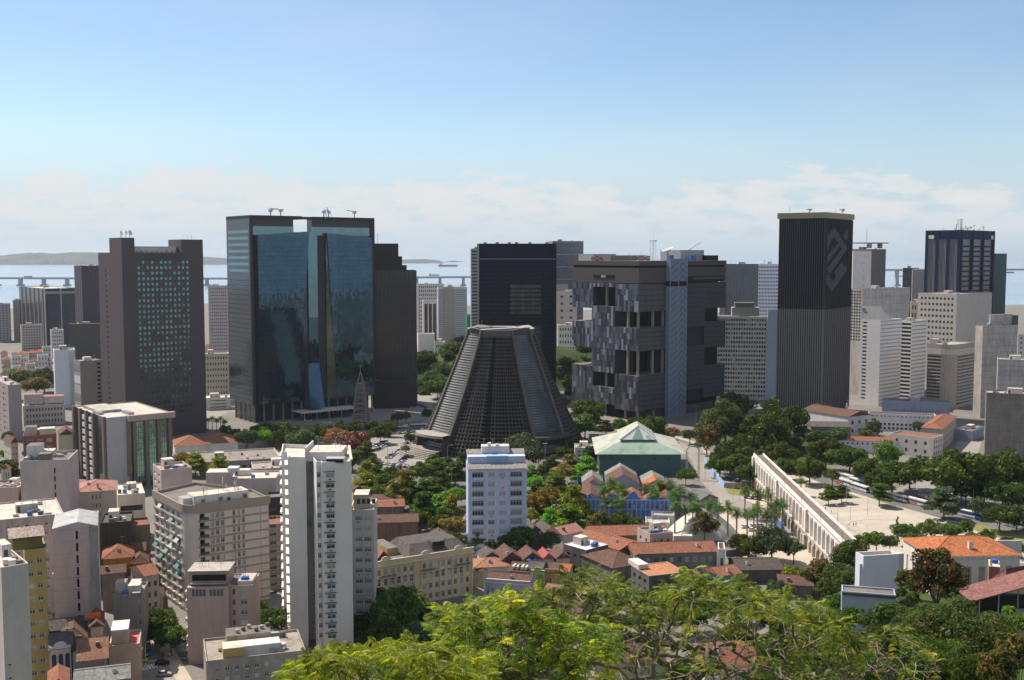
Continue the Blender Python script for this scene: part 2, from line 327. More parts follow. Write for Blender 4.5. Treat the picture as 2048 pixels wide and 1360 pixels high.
def building(name, label, cat, pts, h, wall, specs=None, z0=0.0, th=0.0, roof=None, par=.8, group=None, rimm=None, cap=True, wins_max=100):
    """a thing: Empty at the first corner; parts wall, roof, window ..."""
    bd = Bd(); o = Vector((pts[0][0], pts[0][1], 0)); ca, sa = math.cos(th), math.sin(th)
    loc = [((p[0] - o.x) * ca + (p[1] - o.y) * sa, -(p[0] - o.x) * sa + (p[1] - o.y) * ca) for p in pts]
    bd.root = thing(name, label, cat, (o.x, o.y, z0), th, group); bd.poly = loc; bd.h = h; bd.T = []; bd.rnd = random.Random(label)
    b = B(); specs = specs or {}; wl_, acs = [], []
    for i in range(len(loc)):
        T, l, rz = frame(loc[i], loc[(i + 1) % len(loc)]); bd.T.append((T, l, rz))
        sp = specs.get(i)
        if sp is None: wall_face(b, T, l, 0, h, [], 0, wall); continue
        sps = sp if isinstance(sp, list) else [sp]; rc = []
        for s in sps:
            r = rects_of(s, l, h); rc += r; dep = s.get('rec', .25); ks = s.get('kind', 'std'); ks = ks if isinstance(ks, list) else [ks]
            for iq, q in enumerate(r):
                wl_.append((T, rz, q, dep, s.get('rowk', {}).get(iq // s.get('n', 6)) or bd.rnd.choice(ks), bd.rnd.randrange(60)))
                if bd.rnd.random() < s.get('ac', .1 if o.y < 450 else 0): acs.append((T, rz, (q[0] + q[1]) / 2, q[2] - .35))
        wall_face(b, T, l, 0, h, rc, sps[0].get('rec', .25), sps[0].get('wm', wall), sps[0].get('rm'))
        for s in sps:
            if 'band' in s:
                bh, bp, bm = s['band']; ch = (h - s.get('zb', 1.0) - s.get('zt', 1.2)) / s.get('f', 8); bb = B()
                for j in range(s.get('f', 8) + 1):
                    z = s.get('zb', 1.0) + ch * j; bb.obox(T, s.get('b0', .02), l - s.get('b1', .02), .003, bp, max(0.01, z - bh / 2), z + bh / 2, bm)
                bb.build('floor_banding', bd.root)
            if 'rib' in s:
                rn, rw, rp, rm = s['rib']; a0, a1 = s.get('m0', s.get('m', .06 * l)), s.get('m1', s.get('m', .06 * l)); bb = B()
                for j in range(rn + 1):
                    u = a0 + (l - a0 - a1) * j / rn; bb.obox(T, u - rw / 2, u + rw / 2, .003, rp, s.get('rz0', .3), h - s.get('rzt', .3), rm)
                bb.build('fin_cladding', bd.root)
    n = len(loc)
    if cap:
        ins = inset(loc, .3); zr = h - par; rm_ = rimm or wall
        for i in range(n):
            a, c, e, g = loc[i], loc[(i + 1) % n], ins[(i + 1) % n], ins[i]
            b.face([(a[0], a[1], h), (c[0], c[1], h), (e[0], e[1], h), (g[0], g[1], h)], rm_)
            b.face([(g[0], g[1], h), (e[0], e[1], h), (e[0], e[1], zr), (g[0], g[1], zr)], rm_)
        b.build('wall', bd.root); rb = B(); rb.face([(p[0], p[1], zr) for p in ins], roof or ROOFG); rb.build('roof', bd.root); bd.zr = zr
    else:
        b.build('wall', bd.root); bd.zr = h
    if acs and len(acs) > 60: acs = bd.rnd.sample(acs, 60)
    for T, rz, u, z in acs:
        a = link('air_conditioner', ac_mesh(), bd.root); a.location = T(u, z, 0); a.rotation_euler = (0, 0, rz)
    put_windows(bd.root, wl_, wins_max); return bd
def put_windows(root, wl_, mx=100):
    wl_ = sorted(wl_, key=lambda t: -t[2][3])
    for T, rz, q, dep, k, gi in wl_[:mx]:
        w, h = q[1] - q[0], q[3] - q[2]; a = link('window', win_mesh(k, w, h, gi), root)
        a.location = T((q[0] + q[1]) / 2, (q[2] + q[3]) / 2, -dep + .01); a.rotation_euler = (0, 0, rz)
    if len(wl_) > mx:
        b = B()
        for T, rz, q, dep, k, gi in wl_[mx:]:
            uc, zc = (q[0] + q[1]) / 2, (q[2] + q[3]) / 2
            win_geo(b, lambda u, z, n, T=T, uc=uc, zc=zc, dep=dep: T(uc + u, zc + z, n - dep + .01), q[1] - q[0], q[3] - q[2], k, gi)
        b.build('window', root, 'stuff')
def corner_pts(xl, xc, xr, yt, D=None, h=None, th=40, z0=0.0, dl=None, dr=None):
    """footprint from the picture columns of the left end, the near corner and the right end at the roof line"""
    if D is None: C = G(xc, yt, z0 + h)
    else: C = AT(xc, yt, D); h = C.z - z0
    t = R(th); rd = Vector((math.cos(t), math.sin(t))); ld = Vector((-math.sin(t), math.cos(t)))
    def run(px, d, given):
        if given is not None: return given
        k = ray(px, yt); k = k.x / k.y; den = d.x - k * d.y
        l = (k * C.y - C.x) / den if abs(den) > 1e-4 else 20
        return l if 0 < l < 400 else 20
    w = run(xr, rd, dr); d = run(xl, ld, dl)
    c2 = Vector((C.x, C.y)); p = [c2, c2 + rd * w, c2 + rd * w + ld * d, c2 + ld * d]
    return [(q.x, q.y) for q in p], h, t, w, d
def bld(name, label, xl, xc, xr, yt, D=None, h=None, th=40, wall=WHITE, F=None, L=None, z0=0.0, dl=None, dr=None, cat='building', clut=1, extra=None, Rr=None, **kw):
    if xc - xl <= 8 and not Rr:              # flank seen edge-on: turn the front towards the sight line
        th = math.degrees(math.atan((1024 - xc) / FPX)) + (2.5 if xc < 1024 else 1.5); dl = dl or 17
    p, hh, t, w, d = corner_pts(xl, xc, xr, yt, D, h, th, z0, dl, dr)
    sp = dict(extra or {})
    if F: sp[0] = F
    if L: sp[3] = L
    if Rr: sp[1] = Rr
    bd = building(name, label, cat, p, hh, wall, sp, z0, t, **kw); bd.w, bd.d = w, d
    if clut: clutter(bd, clut)
    return bd
def clutter(bd, k=1):
    r = bd.rnd; w, d, z = bd.w, bd.d, bd.zr
    if w < 5 or d < 5: return
    if bd.root.location.y < 480: k += 2
    sx = w * r.uniform(.2, .5); sy = d * r.uniform(.35, .6); a, c = min(w * .35, r.uniform(4, 8)), min(d * .35, r.uniform(4, 7)); hh = r.uniform(2.2, 3.4)
    b = B(); b.box(sx, sx + a, sy, sy + c, z + .004, z + hh, r.choice([WHITE2, PINKW, GREYW]), ROOFL); sh = b.build('stair_housing', bd.root)
    b = B(); b.box(sx + .4, sx + 1.3, sy - .06, sy - .003, z + .1, z + 2.0, FRAMED); b.build('door', sh)
    for i in range(r.randint(1, 1 + k)):
        x, y = w * r.uniform(.1, .85), d * r.uniform(.1, .3); b = B(); q = r.uniform(.6, 1.1); b.lathe([(q * .9, z + .35), (q, z + 1.5), (q * .95, z + 1.6), (.2, z + 1.75)], r.choice([WHITE2, GREYW, ROOFD, WHITE2, METAL, M((.06, .16, .4), 'plain')]), 12, (x, y))
        b.box(x - q * .8, x + q * .8, y - q * .8, y + q * .8, z + .004, z + .35, CONC); b.build('water_tank', bd.root)
    for i in range(r.randint(1, 1 + k)):
        x, y, l = w * r.uniform(.1, .9), d * r.uniform(.1, .9), r.uniform(2.5, 5.5); b = B(); b.tube([(x, y, z), (x, y, z + l)], .07, METAL, 5)
        for q in range(3): b.tube([(x - .8 + q * .1, y, z + l - .3 - q * .5), (x + .8 - q * .1, y, z + l - .3 - q * .5)], .04, METAL, 4)
        b.build('antenna', bd.root)
    for i in range(r.randint(0, 2 * k)):
        x, y = w * r.uniform(.08, .8), d * r.uniform(.06, .8); b = B(); b.box(x, x + r.uniform(1, 2.4), y, y + r.uniform(.8, 1.6), z + .2, z + r.uniform(.8, 1.5), r.choice([METAL, GREYW, ROOFD])); b.build('roof_unit', bd.root)
def hip(root, x0, x1, y0, y1, z, rise, m, ov=.5, kind='hip', name='roof'):
    b = B(); x0 -= ov; x1 += ov; y0 -= ov; y1 += ov; w, d = x1 - x0, y1 - y0; e = z + .004
    if kind == 'hip':
        if w >= d: r1, r2 = (x0 + d / 2, (y0 + y1) / 2, e + rise), (x1 - d / 2, (y0 + y1) / 2, e + rise)
        else: r1, r2 = ((x0 + x1) / 2, y0 + w / 2, e + rise), ((x0 + x1) / 2, y1 - w / 2, e + rise)
    elif kind == 'gx': r1, r2 = (x0, (y0 + y1) / 2, e + rise), (x1, (y0 + y1) / 2, e + rise)
    else: r1, r2 = ((x0 + x1) / 2, y0, e + rise), ((x0 + x1) / 2, y1, e + rise)
    A, Bq, C, D = (x0, y0, e), (x1, y0, e), (x1, y1, e), (x0, y1, e)
    if (kind == 'hip' and w >= d) or kind == 'gx': fs = [[A, Bq, r2, r1], [Bq, C, r2], [C, D, r1, r2], [D, A, r1]]
    else: fs = [[A, Bq, r1], [Bq, C, r2, r1], [C, D, r2], [D, A, r1, r2]]
    for f in fs: b.face(f, m)
    b.face([D, C, Bq, A], m)
    if kind == 'hip':
        rc = M((.5, .42, .36), 'plain')
        b.tube([r1, r2], .16, m, 5)
        for a, c in ((A, r1), (Bq, r2), (C, r2), (D, r1)) if w >= d else ((A, r1), (Bq, r1), (C, r2), (D, r2)): b.tube([a, c], .14, m, 5)
    else: b.tube([r1, r2], .16, m, 5)
    return b.build(name, root)
BRK_ = M((.22, .12, .09), 'dirty')
def house(name, label, xl, xc, xr, yt, h, th=30, wall=CREAM, rm=TILE, rk='hip', rise=2.2, F=None, L=None, z0=0.0, dl=None, dr=None, group=None, D=None, ov=.5, cat='house', chim=0):
    if xc < 724: th = max(th, math.degrees(math.atan((1024 - xr) / FPX)))
    p, hh, t, w, d = corner_pts(xl, xc, xr, yt, D, h, th, z0, dl, dr)
    sp = {}
    if F is not None: sp[0] = F
    if L is not None: sp[3] = L
    bd = building(name, label, cat, p, hh, wall, sp, z0, t, cap=False, group=group); bd.w, bd.d = w, d
    if rk in ('gx', 'gy'):
        b = B()
        if rk == 'gx':
            for x in (0.003, w - .003): b.face([(x, 0, hh), (x, d, hh), (x, d / 2, hh + rise * .97)], wall)
        else:
            for y in (0.003, d - .003): b.face([(0, y, hh), (w, y, hh), (w / 2, y, hh + rise * .97)], wall)
        b.build('gable', bd.root)
    hip(bd.root, 0, w, 0, d, hh, rise, rm, ov, rk)
    if p[0][1] < 470 and w > 6 and d > 5:      # aerials, tanks and vents on the near roofs
        r = bd.rnd; b = B(); x, y, a = w * r.uniform(.2, .8), d * r.uniform(.3, .7), r.uniform(1.5, 3.5); b.tube([(x, y, hh), (x, y, hh + rise + a)], .06, METAL, 4); b.tube([(x - .8, y, hh + rise + a * .9), (x + .8, y, hh + rise + a * .9)], .04, METAL, 4); b.build('antenna', bd.root)
        x, y = w * r.uniform(.15, .85), d * r.uniform(.1, .3); b = B(); b.box(x - .5, x + .5, y - .5, y + .5, hh, hh + rise * .75 + .6, r.choice([WHITE2, PINKW, GREYW, BRK_]), ROOFD); b.build('chimney', bd.root)
    if chim:
        b = B(); b.box(w * .6, w * .6 + .8, d * .5, d * .5 + .8, hh, hh + rise + 1.2, wall); b.build('chimney', bd.root)
    return bd
# ---------------- terrain, water, far shore, bridge ----------------
def sst(a, b, x):
    t = max(0.0, min(1.0, (x - a) / (b - a))); return t * t * (3 - 2 * t)
def TH(x, y):
    z = 90 * (1 - sst(30, 232, y)) * (1 - sst(180, 320, abs(x)))
    z = max(z, 36 * sst(68, 100, x) * (1 - sst(275, 372, y)) * (1 - sst(200, 300, x)))
    e = ((x - 5) / 120) ** 2 + ((y - 1025) / 66) ** 2
    z += 37 * max(0, 1 - e) ** .8 if e < 1 else 0
    e = ((x - 168) / 42) ** 2 + ((y - 690) / 60) ** 2
    z += 8 * max(0, 1 - e) if e < 1 else 0
    if y > 2300: z -= 8 * sst(2450, 2700, y + 250 * math.sin(x * .003))
    return z
def build_terrain():
    b = B(); xs = [-9000, -5000, -3200, -2200, -1600, -1200] + list(range(-1000, -300, 50)) + list(range(-300, 301, 12)) + list(range(350, 1001, 50)) + [1200, 1600, 2200, 3200, 5000, 9000]
    ys = [-300, -100] + list(range(-20, 400, 10)) + list(range(410, 940, 30)) + list(range(945, 1110, 8)) + list(range(1120, 2300, 80)) + list(range(2300, 2900, 40)) + [3200]
    gm = M((.21, .19, .165), 'ground', (.13, .12, .105)); k = b.mi(gm); nx = len(xs)
    for y in ys:
        for x in xs: b.v.append((x, y, TH(x, y)))
    for j in range(len(ys) - 1):
        for i in range(nx - 1): b.f.append((j * nx + i, j * nx + i + 1, (j + 1) * nx + i + 1, (j + 1) * nx + i)); b.m.append(k)
    # grassy slopes are a second material on the hill's own faces
    g = b.mi(M((.055, .085, .02), 'ground', (.035, .05, .02), s=3))
    for i, f in enumerate(b.f):
        c = [sum(b.v[q][a] for q in f) / 4 for a in range(3)]
        if 945 < c[1] < 1100 and c[2] > .6 or (c[1] < 330 and c[2] > 1) or (600 < c[1] < 760 and c[2] > .5): b.m[i] = g
    b.build('ground', None, 'structure', smooth=True)
build_terrain()
def water():
    m, nt, p = _new('sea_water'); L = nt.links.new
    p.inputs['Base Color'].default_value = (.06, .12, .17, 1); p.inputs['Roughness'].default_value = .16
    tc = N(nt, 'ShaderNodeTexCoord'); mp = N(nt, 'ShaderNodeMapping'); mp.inputs['Scale'].default_value = (.012, .03, 1); L(tc.outputs['Object'], mp.inputs[0])
    a = N(nt, 'ShaderNodeTexNoise', i_Scale=1.0, i_Detail=8.0, i_Roughness=.7); L(mp.outputs[0], a.inputs['Vector'])
    bp = N(nt, 'ShaderNodeBump', i_Strength=.3, i_Distance=4.0); L(a.outputs[0], bp.inputs['Height']); L(bp.outputs[0], p.inputs['Normal'])
    mp2 = N(nt, 'ShaderNodeMapping'); mp2.inputs['Scale'].default_value = (.0006, .002, 1); L(tc.outputs['Object'], mp2.inputs[0])
    a2 = N(nt, 'ShaderNodeTexNoise', i_Scale=1.0, i_Detail=5.0); L(mp2.outputs[0], a2.inputs['Vector'])
    L(mixc(nt, ramp(nt, a2.outputs[0], [(.4, (0, 0, 0)), (.62, (1, 1, 1))]), (.22, .29, .36), (.28, .34, .40)), p.inputs['Base Color'])
    b = B(); b.face([(-24000, 2300, -3), (24000, 2300, -3), (24000, 30000, -3), (-24000, 30000, -3)], m); b.build('water', None, 'structure')
water()
def hills(name, prof, D, depth, m, z0=-4, wob=.12, seed=1, step=4):
    """a wooded ridge with the picture's skyline, standing D metres off"""
    from mathutils import noise
    b = B(); k = b.mi(m); xs = []; x = prof[0][0]
    while x <= prof[-1][0]: xs.append(x); x += step
    def top(x):
        for i in range(len(prof) - 1):
            if prof[i][0] <= x <= prof[i + 1][0]:
                t = (x - prof[i][0]) / (prof[i + 1][0] - prof[i][0]); return prof[i][1] * (1 - t) + prof[i + 1][1] * t
        return prof[-1][1]
    rows = [(-.5, 0), (-.38, .3), (-.25, .58), (-.1, .86), (0, 1.0), (.15, .7), (.5, 0)]
    for (dy, hh) in rows:
        for x in xs:
            p = AT(x, top(x), D); hz = max(1, p.z - z0); q = noise.fractal(Vector((x * .02 * 8 / step, dy * 7, seed)), 1.0, 2.0, 5)
            b.v.append((p.x * (1 + dy * depth / D), D + dy * depth * (1 + .15 * q), z0 + hz * hh * (1 + wob * q * (1 if 0 < hh < 1 else .35))))
    n = len(xs)
    for j in range(len(rows) - 1):
        for i in range(n - 1): b.f.append((j * n + i, j * n + i + 1, (j + 1) * n + i + 1, (j + 1) * n + i)); b.m.append(k)
    return b.build(name, None, 'structure')
HM = M((.035, .055, .04), 'ground', (.13, .12, .11), s=.1)
hills('hills', [(-120, 512), (0, 511), (60, 505), (110, 507), (150, 504), (200, 505), (250, 509), (300, 514), (400, 513), (450, 516), (520, 514), (600, 522), (640, 530)], 13500, 1500, HM, seed=2)
hills('hills', [(700, 529), (780, 521), (810, 519), (850, 518), (880, 521), (893, 529)], 15000, 900, HM, seed=5)
hills('hills', [(880, 525), (905, 521), (925, 523), (940, 527)], 17000, 700, HM, seed=6)
hills('hills', [(1680, 528), (1760, 525), (1830, 523), (1900, 525), (2010, 523), (2100, 526)], 19000, 1200, HM, seed=8)
def bridge():
    cm = M((.36, .36, .36), 'plain'); r = thing('road_bridge', 'long low concrete road bridge crossing the bay on pairs of piers', 'bridge', (0, 4300, -3))
    pts = [(-2300, 553), (-100, 554), (450, 555), (940, 552), (1400, 545), (1750, 538), (2040, 537), (2400, 540)]
    P = [AT(x, y, 4300) for x, y in pts]; b = B()
    for a, c in zip(P, P[1:]):
        n0 = len(b.v); T = 5.0
        for p in (a, c):
            for dy, dz in ((-13, 0), (13, 0), (13, -T), (6, -T - 3), (-6, -T - 3), (-13, -T)): b.v.append((p.x, dy, p.z + 3 + dz))
        for i in range(6): b.f.append((n0 + i, n0 + (i + 1) % 6, n0 + 6 + (i + 1) % 6, n0 + 6 + i)); b.m.append(b.mi(cm))
    b.build('deck', r)
    def zat(x):
        for a, c in zip(P, P[1:]):
            if a.x <= x <= c.x: return a.z + (c.z - a.z) * (x - a.x) / (c.x - a.x)
        return 30
    x = -2010; pb = B(); pb.box(-5.5, 5.5, -9, 9, 0, 1, cm); pm = pb.mesh('pier'); fb = B(); fb.box(-11, 11, -14, 14, -4, 5, cm); fm = fb.mesh('pile_cap')
    while x < 2300:
        if -2010 <= x <= -1100 or -420 < x < -120 or 1420 < x < 2100:
            o = link('pier', pm, r); o.location = (x, 0, 0); o.scale = (1, 1, zat(x) + 3 - 7.9)
            q = link('pile_cap', fm, r); q.location = (x, 0, 0)
        x += 91 if x < 900 else 200
    # two vehicles' worth of gantries
    for px in (56, 1830):
        p = AT(px, 552 if px < 900 else 537, 4300); b = B(); b.box(p.x - 14, p.x + 14, -6, 6, zat(p.x) + 3, zat(p.x) + 8, cm); b.build('gantry', r)
bridge()
def ship(px, py, l, label, hull):
    p = G(px, py, -3); r = thing('cargo_ship', label, 'ship', p, R(4)); b = B(); h = l * .09
    pr = [(-.5, 0), (-.48, -.06), (.3, -.07), (.42, -.05), (.5, 0), (.42, .05), (.3, .07), (-.48, .06)]
    b.prism([(x * l, y * l) for x, y in pr], -1, h, hull); b.build('hull', r)
    b = B(); b.box(-.44 * l, -.30 * l, -.05 * l, .05 * l, h + .01, h + l * .14, WHITE); b.build('bridge_house', r)
    b = B(); b.tube([(-.36 * l, 0, h + l * .14), (-.36 * l, 0, h + l * .19)], l * .014, hull, 8); b.build('funnel', r)
    for k in (-.1, .1, .28):
        b = B(); b.tube([(k * l, 0, h), (k * l, 0, h + l * .12)], l * .008, WHITE, 5); b.tube([(k * l, 0, h + l * .1), ((k + .1) * l, 0, h + l * .12)], l * .006, WHITE, 4); b.build('crane', r)
REDH = M((.35, .07, .05), 'plain'); DKH = M((.08, .1, .14), 'plain')
ship(896, 533, 190, 'red cargo ship anchored in the bay beside the small island', REDH)
ship(868, 551, 60, 'grey workboat with a tall mast in the bay in front of the bridge', DKH)
ship(1797, 553, 50, 'small red ship under the bridge between the grey and navy towers', REDH)
ship(2015, 546, 90, 'dark ship at the far right of the bay before the bridge', DKH)

# ---------------- paved and planted ground ----------------
def hit(px, py):                            # where the sight line first meets the terrain
    d = ray(px, py); y = 60.0
    while y < 1500:
        z = CAMZ + d.z * y / d.y
        if z <= TH(d.x * y / d.y, y): return y
        y += 1.5
    return None
def patch(name, px, m, dz=.02, kind='structure', z0=0.0):
    b = B(); p = [G(x, y, z0) for x, y in px]
    a = sum(p[i].x * p[(i + 1) % len(p)].y - p[(i + 1) % len(p)].x * p[i].y for i in range(len(p)))
    if a < 0: p.reverse()
    b.face([(q.x, q.y, z0 + dz) for q in p], m); return b.build(name, None, kind)
def strip(name, px, w, m, dz=.04, kind='structure', world=None):
    b = B(); P = world or [G(x, y) for x, y in px]; Lf, Rt = [], []
    for i, p in enumerate(P):
        t = (P[min(i + 1, len(P) - 1)] - P[max(i - 1, 0)]); t.z = 0; t.normalize(); n = Vector((-t.y, t.x, 0)) * w / 2
        Lf.append(p + n); Rt.append(p - n)
    for i in range(len(P) - 1): b.face([(q.x, q.y, dz) for q in (Rt[i], Rt[i + 1], Lf[i + 1], Lf[i])], m)
    return b.build(name, None, kind)
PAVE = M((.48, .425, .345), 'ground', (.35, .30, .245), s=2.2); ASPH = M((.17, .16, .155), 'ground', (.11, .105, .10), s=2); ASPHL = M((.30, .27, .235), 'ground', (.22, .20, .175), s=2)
GRASS = M((.09, .17, .03), 'ground', (.06, .11, .025), s=2); GRASSY = M((.22, .21, .07), 'ground', (.15, .16, .05), s=2); PAINT = M((.75, .74, .70), 'plain')
patch('plaza', [(1560, 930), (1650, 955), (1760, 1003), (1930, 1047), (2075, 1085), (2075, 1130), (1900, 1110), (1690, 1110), (1640, 1050), (1580, 985)], PAVE)
patch('pavement', [(1440, 985), (1520, 975), (1600, 1040), (1660, 1125), (1600, 1150), (1500, 1100), (1440, 1040)], M((.50, .42, .34), 'ground', (.38, .32, .27), s=1.6))
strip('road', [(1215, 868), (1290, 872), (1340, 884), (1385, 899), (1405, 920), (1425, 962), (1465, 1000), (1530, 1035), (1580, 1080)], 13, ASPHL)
strip('pavement', [(1230, 859), (1300, 864), (1352, 874), (1405, 890), (1425, 918), (1448, 962), (1495, 998)], 4, PAVE, .06)
strip('road', [(1380, 862), (1560, 928), (1680, 966), (1800, 1003), (1900, 1030), (2080, 1070)], 17, ASPH, .05)
strip('road', [(1780, 992), (1840, 975), (1895, 955), (1925, 920), (1940, 880)], 14, ASPHL, .03)
patch('parking_lot', [(735, 868), (800, 862), (862, 872), (850, 925), (770, 945), (745, 920)], ASPHL)
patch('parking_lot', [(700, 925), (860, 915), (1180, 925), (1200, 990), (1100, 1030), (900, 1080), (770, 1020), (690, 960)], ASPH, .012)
strip('road', [(560, 842), (700, 846), (790, 856), (850, 852), (870, 840), (900, 820)], 14, ASPHL, .05)
patch('pavement', [(405, 850), (460, 822), (560, 850), (760, 850), (860, 838), (870, 790), (835, 785), (835, 800), (500, 800), (405, 800)], ASPHL, .015)
patch('pavement', [(340, 890), (480, 860), (720, 862), (735, 905), (560, 925), (400, 930)], M((.34, .30, .26), 'ground', (.25, .22, .19), s=1.6), .014)
patch('courtyard', [(470, 897), (560, 888), (620, 905), (560, 920)], M((.58, .46, .34), 'ground', (.5, .4, .3)), .03)
patch('lawn', [(766, 842), (788, 838), (800, 848), (776, 853)], GRASS, .07, 'stuff')
patch('lawn', [(805, 870), (850, 864), (846, 872), (815, 876)], GRASS, .07, 'stuff')
patch('lawn', [(755, 940), (775, 932), (790, 945), (760, 955)], GRASS, .07, 'stuff')
patch('lawn', [(1638, 998), (1690, 984), (1722, 996), (1660, 999)], GRASS, .07, 'stuff')
patch('lawn', [(1908, 1047), (1950, 1046), (2075, 1078), (2075, 1092), (1990, 1074)], GRASSY, .07, 'stuff')
patch('lawn', [(1450, 978), (1500, 972), (1530, 985), (1490, 992), (1460, 990)], GRASSY, .07, 'stuff')
patch('lawn', [(1410, 870), (1580, 870), (1660, 930), (1560, 925), (1430, 915)], M((.12, .13, .05), 'ground', (.07, .09, .03), s=2), .03, 'stuff')
# plaza ring marks
b = B(); c = G(1778, 1058)
for k in range(48):
    a0, a1 = 2 * math.pi * k / 48, 2 * math.pi * (k + 1) / 48
    for r0, r1 in ((17.0, 17.7), (9.2, 9.5)): b.face([(c.x + r * math.cos(a), c.y + r * math.sin(a) * 1.0, .035) for r, a in ((r0, a0), (r1, a0), (r1, a1), (r0, a1))], M((.3, .27, .23), 'plain'))
b.build('plaza_ring', None, 'structure')
# the sunlit street at lower left
SA, SB = G(250, 1370), G(300, 1285)
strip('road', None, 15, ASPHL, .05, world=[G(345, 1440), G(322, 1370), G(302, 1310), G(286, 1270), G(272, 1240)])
strip('pavement', None, 4, PAVE, .16, world=[G(400, 1440), G(368, 1360), G(338, 1308), G(318, 1280)])
b = B(); p0 = G(287, 1341); p1 = G(322, 1334)
dx = (p1 - p0); ln = dx.length; dx.normalize(); nn = Vector((-dx.y, dx.x, 0))
for k in range(6):
    a = p0 + dx * (k * ln / 5.5); b.face([(q.x, q.y, .06) for q in (a, a + dx * .6, a + dx * .6 + nn * 3.6, a + nn * 3.6)], PAINT)
a = p0 + nn * 6; b.face([(q.x, q.y, .06) for q in (a, a + dx * ln * 1.1, a + dx * ln * 1.1 + nn * .5, a + nn * .5)], PAINT)
b.build('crossing_marking', None, 'structure')

# ---------------- haze ----------------
def haze():
    b = B(); b.box(-26000, 26000, -320, 29500, -14, 200, None); me = b.mesh('haze'); me.materials.clear()
    m = bpy.data.materials.new('haze'); m.use_nodes = True; nt = m.node_tree; nt.nodes.clear()
    o = N(nt, 'ShaderNodeOutputMaterial'); v = N(nt, 'ShaderNodeVolumePrincipled'); v.inputs['Density'].default_value = HAZE_D
    v.inputs['Color'].default_value = (.78, .88, 1.0, 1); v.inputs['Anisotropy'].default_value = .35
    nt.links.new(v.outputs[0], o.inputs['Volume']); me.materials.append(m); link('haze', me, None, 'stuff')
HAZE_D = 2.8e-5
haze()
# ---------------- towers of the business district ----------------
NAVY = M((.035, .045, .075), amt=.3); DARKW = M((.055, .05, .05), amt=.4); GRANITE = M((.098, .085, .09), amt=.35)
# brown hotel-like tower, left
bd = bld('office_tower', 'tall brown stone tower with a grid of small square green windows', 196, 243, 406, 505, D=700, th=40, wall=GRANITE, clut=0, par=1.2, roof=ROOFG,
    F=dict(n=12, f=29, m0=9.5, m1=9.5, zb=14, zt=4.5, ww=.62, wh=.58, kind='teal', rec=.35, rowk={16: 'lit'}), L=dict(n=1, f=30, m0=9, m1=21, zb=10, zt=10, ww=.35, wh=.4, kind='dark', rec=.4))
def tower_tops(bd):
    w, d, z = bd.w, bd.d, bd.h
    for x0, x1, hh in ((0, 8.5, 9.4), (w - 15, w, 8.6)):
        b = B(); b.box(x0 + .02, x1 - .02, .02, d * .5, z + .004, z + hh, GRANITE); b.build('corner_block', bd.root)
    b = B(); b.box(10, w - 16, 6, d - 6, z - 1.15, z + 3.5, WHITE2); b.box(9, w - 15.2, 5.4, d - 5, z + 3.51, z + 4, STEEL); b.build('penthouse', bd.root)
    r = random.Random(3)
    for i in range(9):
        x = 11 + (w - 28) * i / 8; b = B(); q = r.uniform(.6, 1.3)
        for k in range(60):
            p = Vector((r.gauss(0, .6), r.gauss(0, .5), abs(r.gauss(0, .6)))) * q; s = .3
            b.face([(x + p.x + r.uniform(-s, s), 3 + p.y + r.uniform(-s, s), z + .2 + p.z + r.uniform(-s, s)) for _ in range(3)], M((.05, .08, .03), 'leaf', (.07, .1, .04)))
        b.build('roof_planting', bd.root)
    b = B(); b.obox(bd.T[0][0], 15, w - 15, .003, .5, z - 3.4, z - 1.6, DKBROWN); b.build('parapet_band', bd.root)
    def dish(x, y, zz, r0, l):
        b = B(); b.tube([(x, y, zz), (x, y, zz + l)], .15, STEEL, 6); b.build('mast', bd.root)
        b = B(); n = 12; c = Vector((x, y - .3, zz + l)); ax = Vector((.5, -.8, .25)).normalized(); u = ax.cross(Vector((0, 0, 1))).normalized(); v = u.cross(ax)
        rim = [c + ax * r0 * .35 + (u * math.cos(2 * math.pi * i / n) + v * math.sin(2 * math.pi * i / n)) * r0 for i in range(n)]
        for i in range(n): b.face([c, rim[i], rim[(i + 1) % n]], WHITE); b.face([c - ax * .06, rim[(i + 1) % n], rim[i]], WHITE)
        b.build('satellite_dish', bd.root)
    dish(1.5, 3, z + 9.4, .8, 2.5); dish(4.5, 4, z + 9.4, 1.2, 3.2); dish(6.5, 3, z + 9.4, 1.8, 3.0); dish(3, 9, z + 9.4, .9, 3.6)
    for x in (w - 12, w - 9, w - 6): b = B(); b.tube([(x, 4, z + 8.6), (x, 4, z + 8.6 + 3.5)], .09, METAL, 5); b.build('antenna', bd.root)
tower_tops(bd)
TEAL_DISH = None

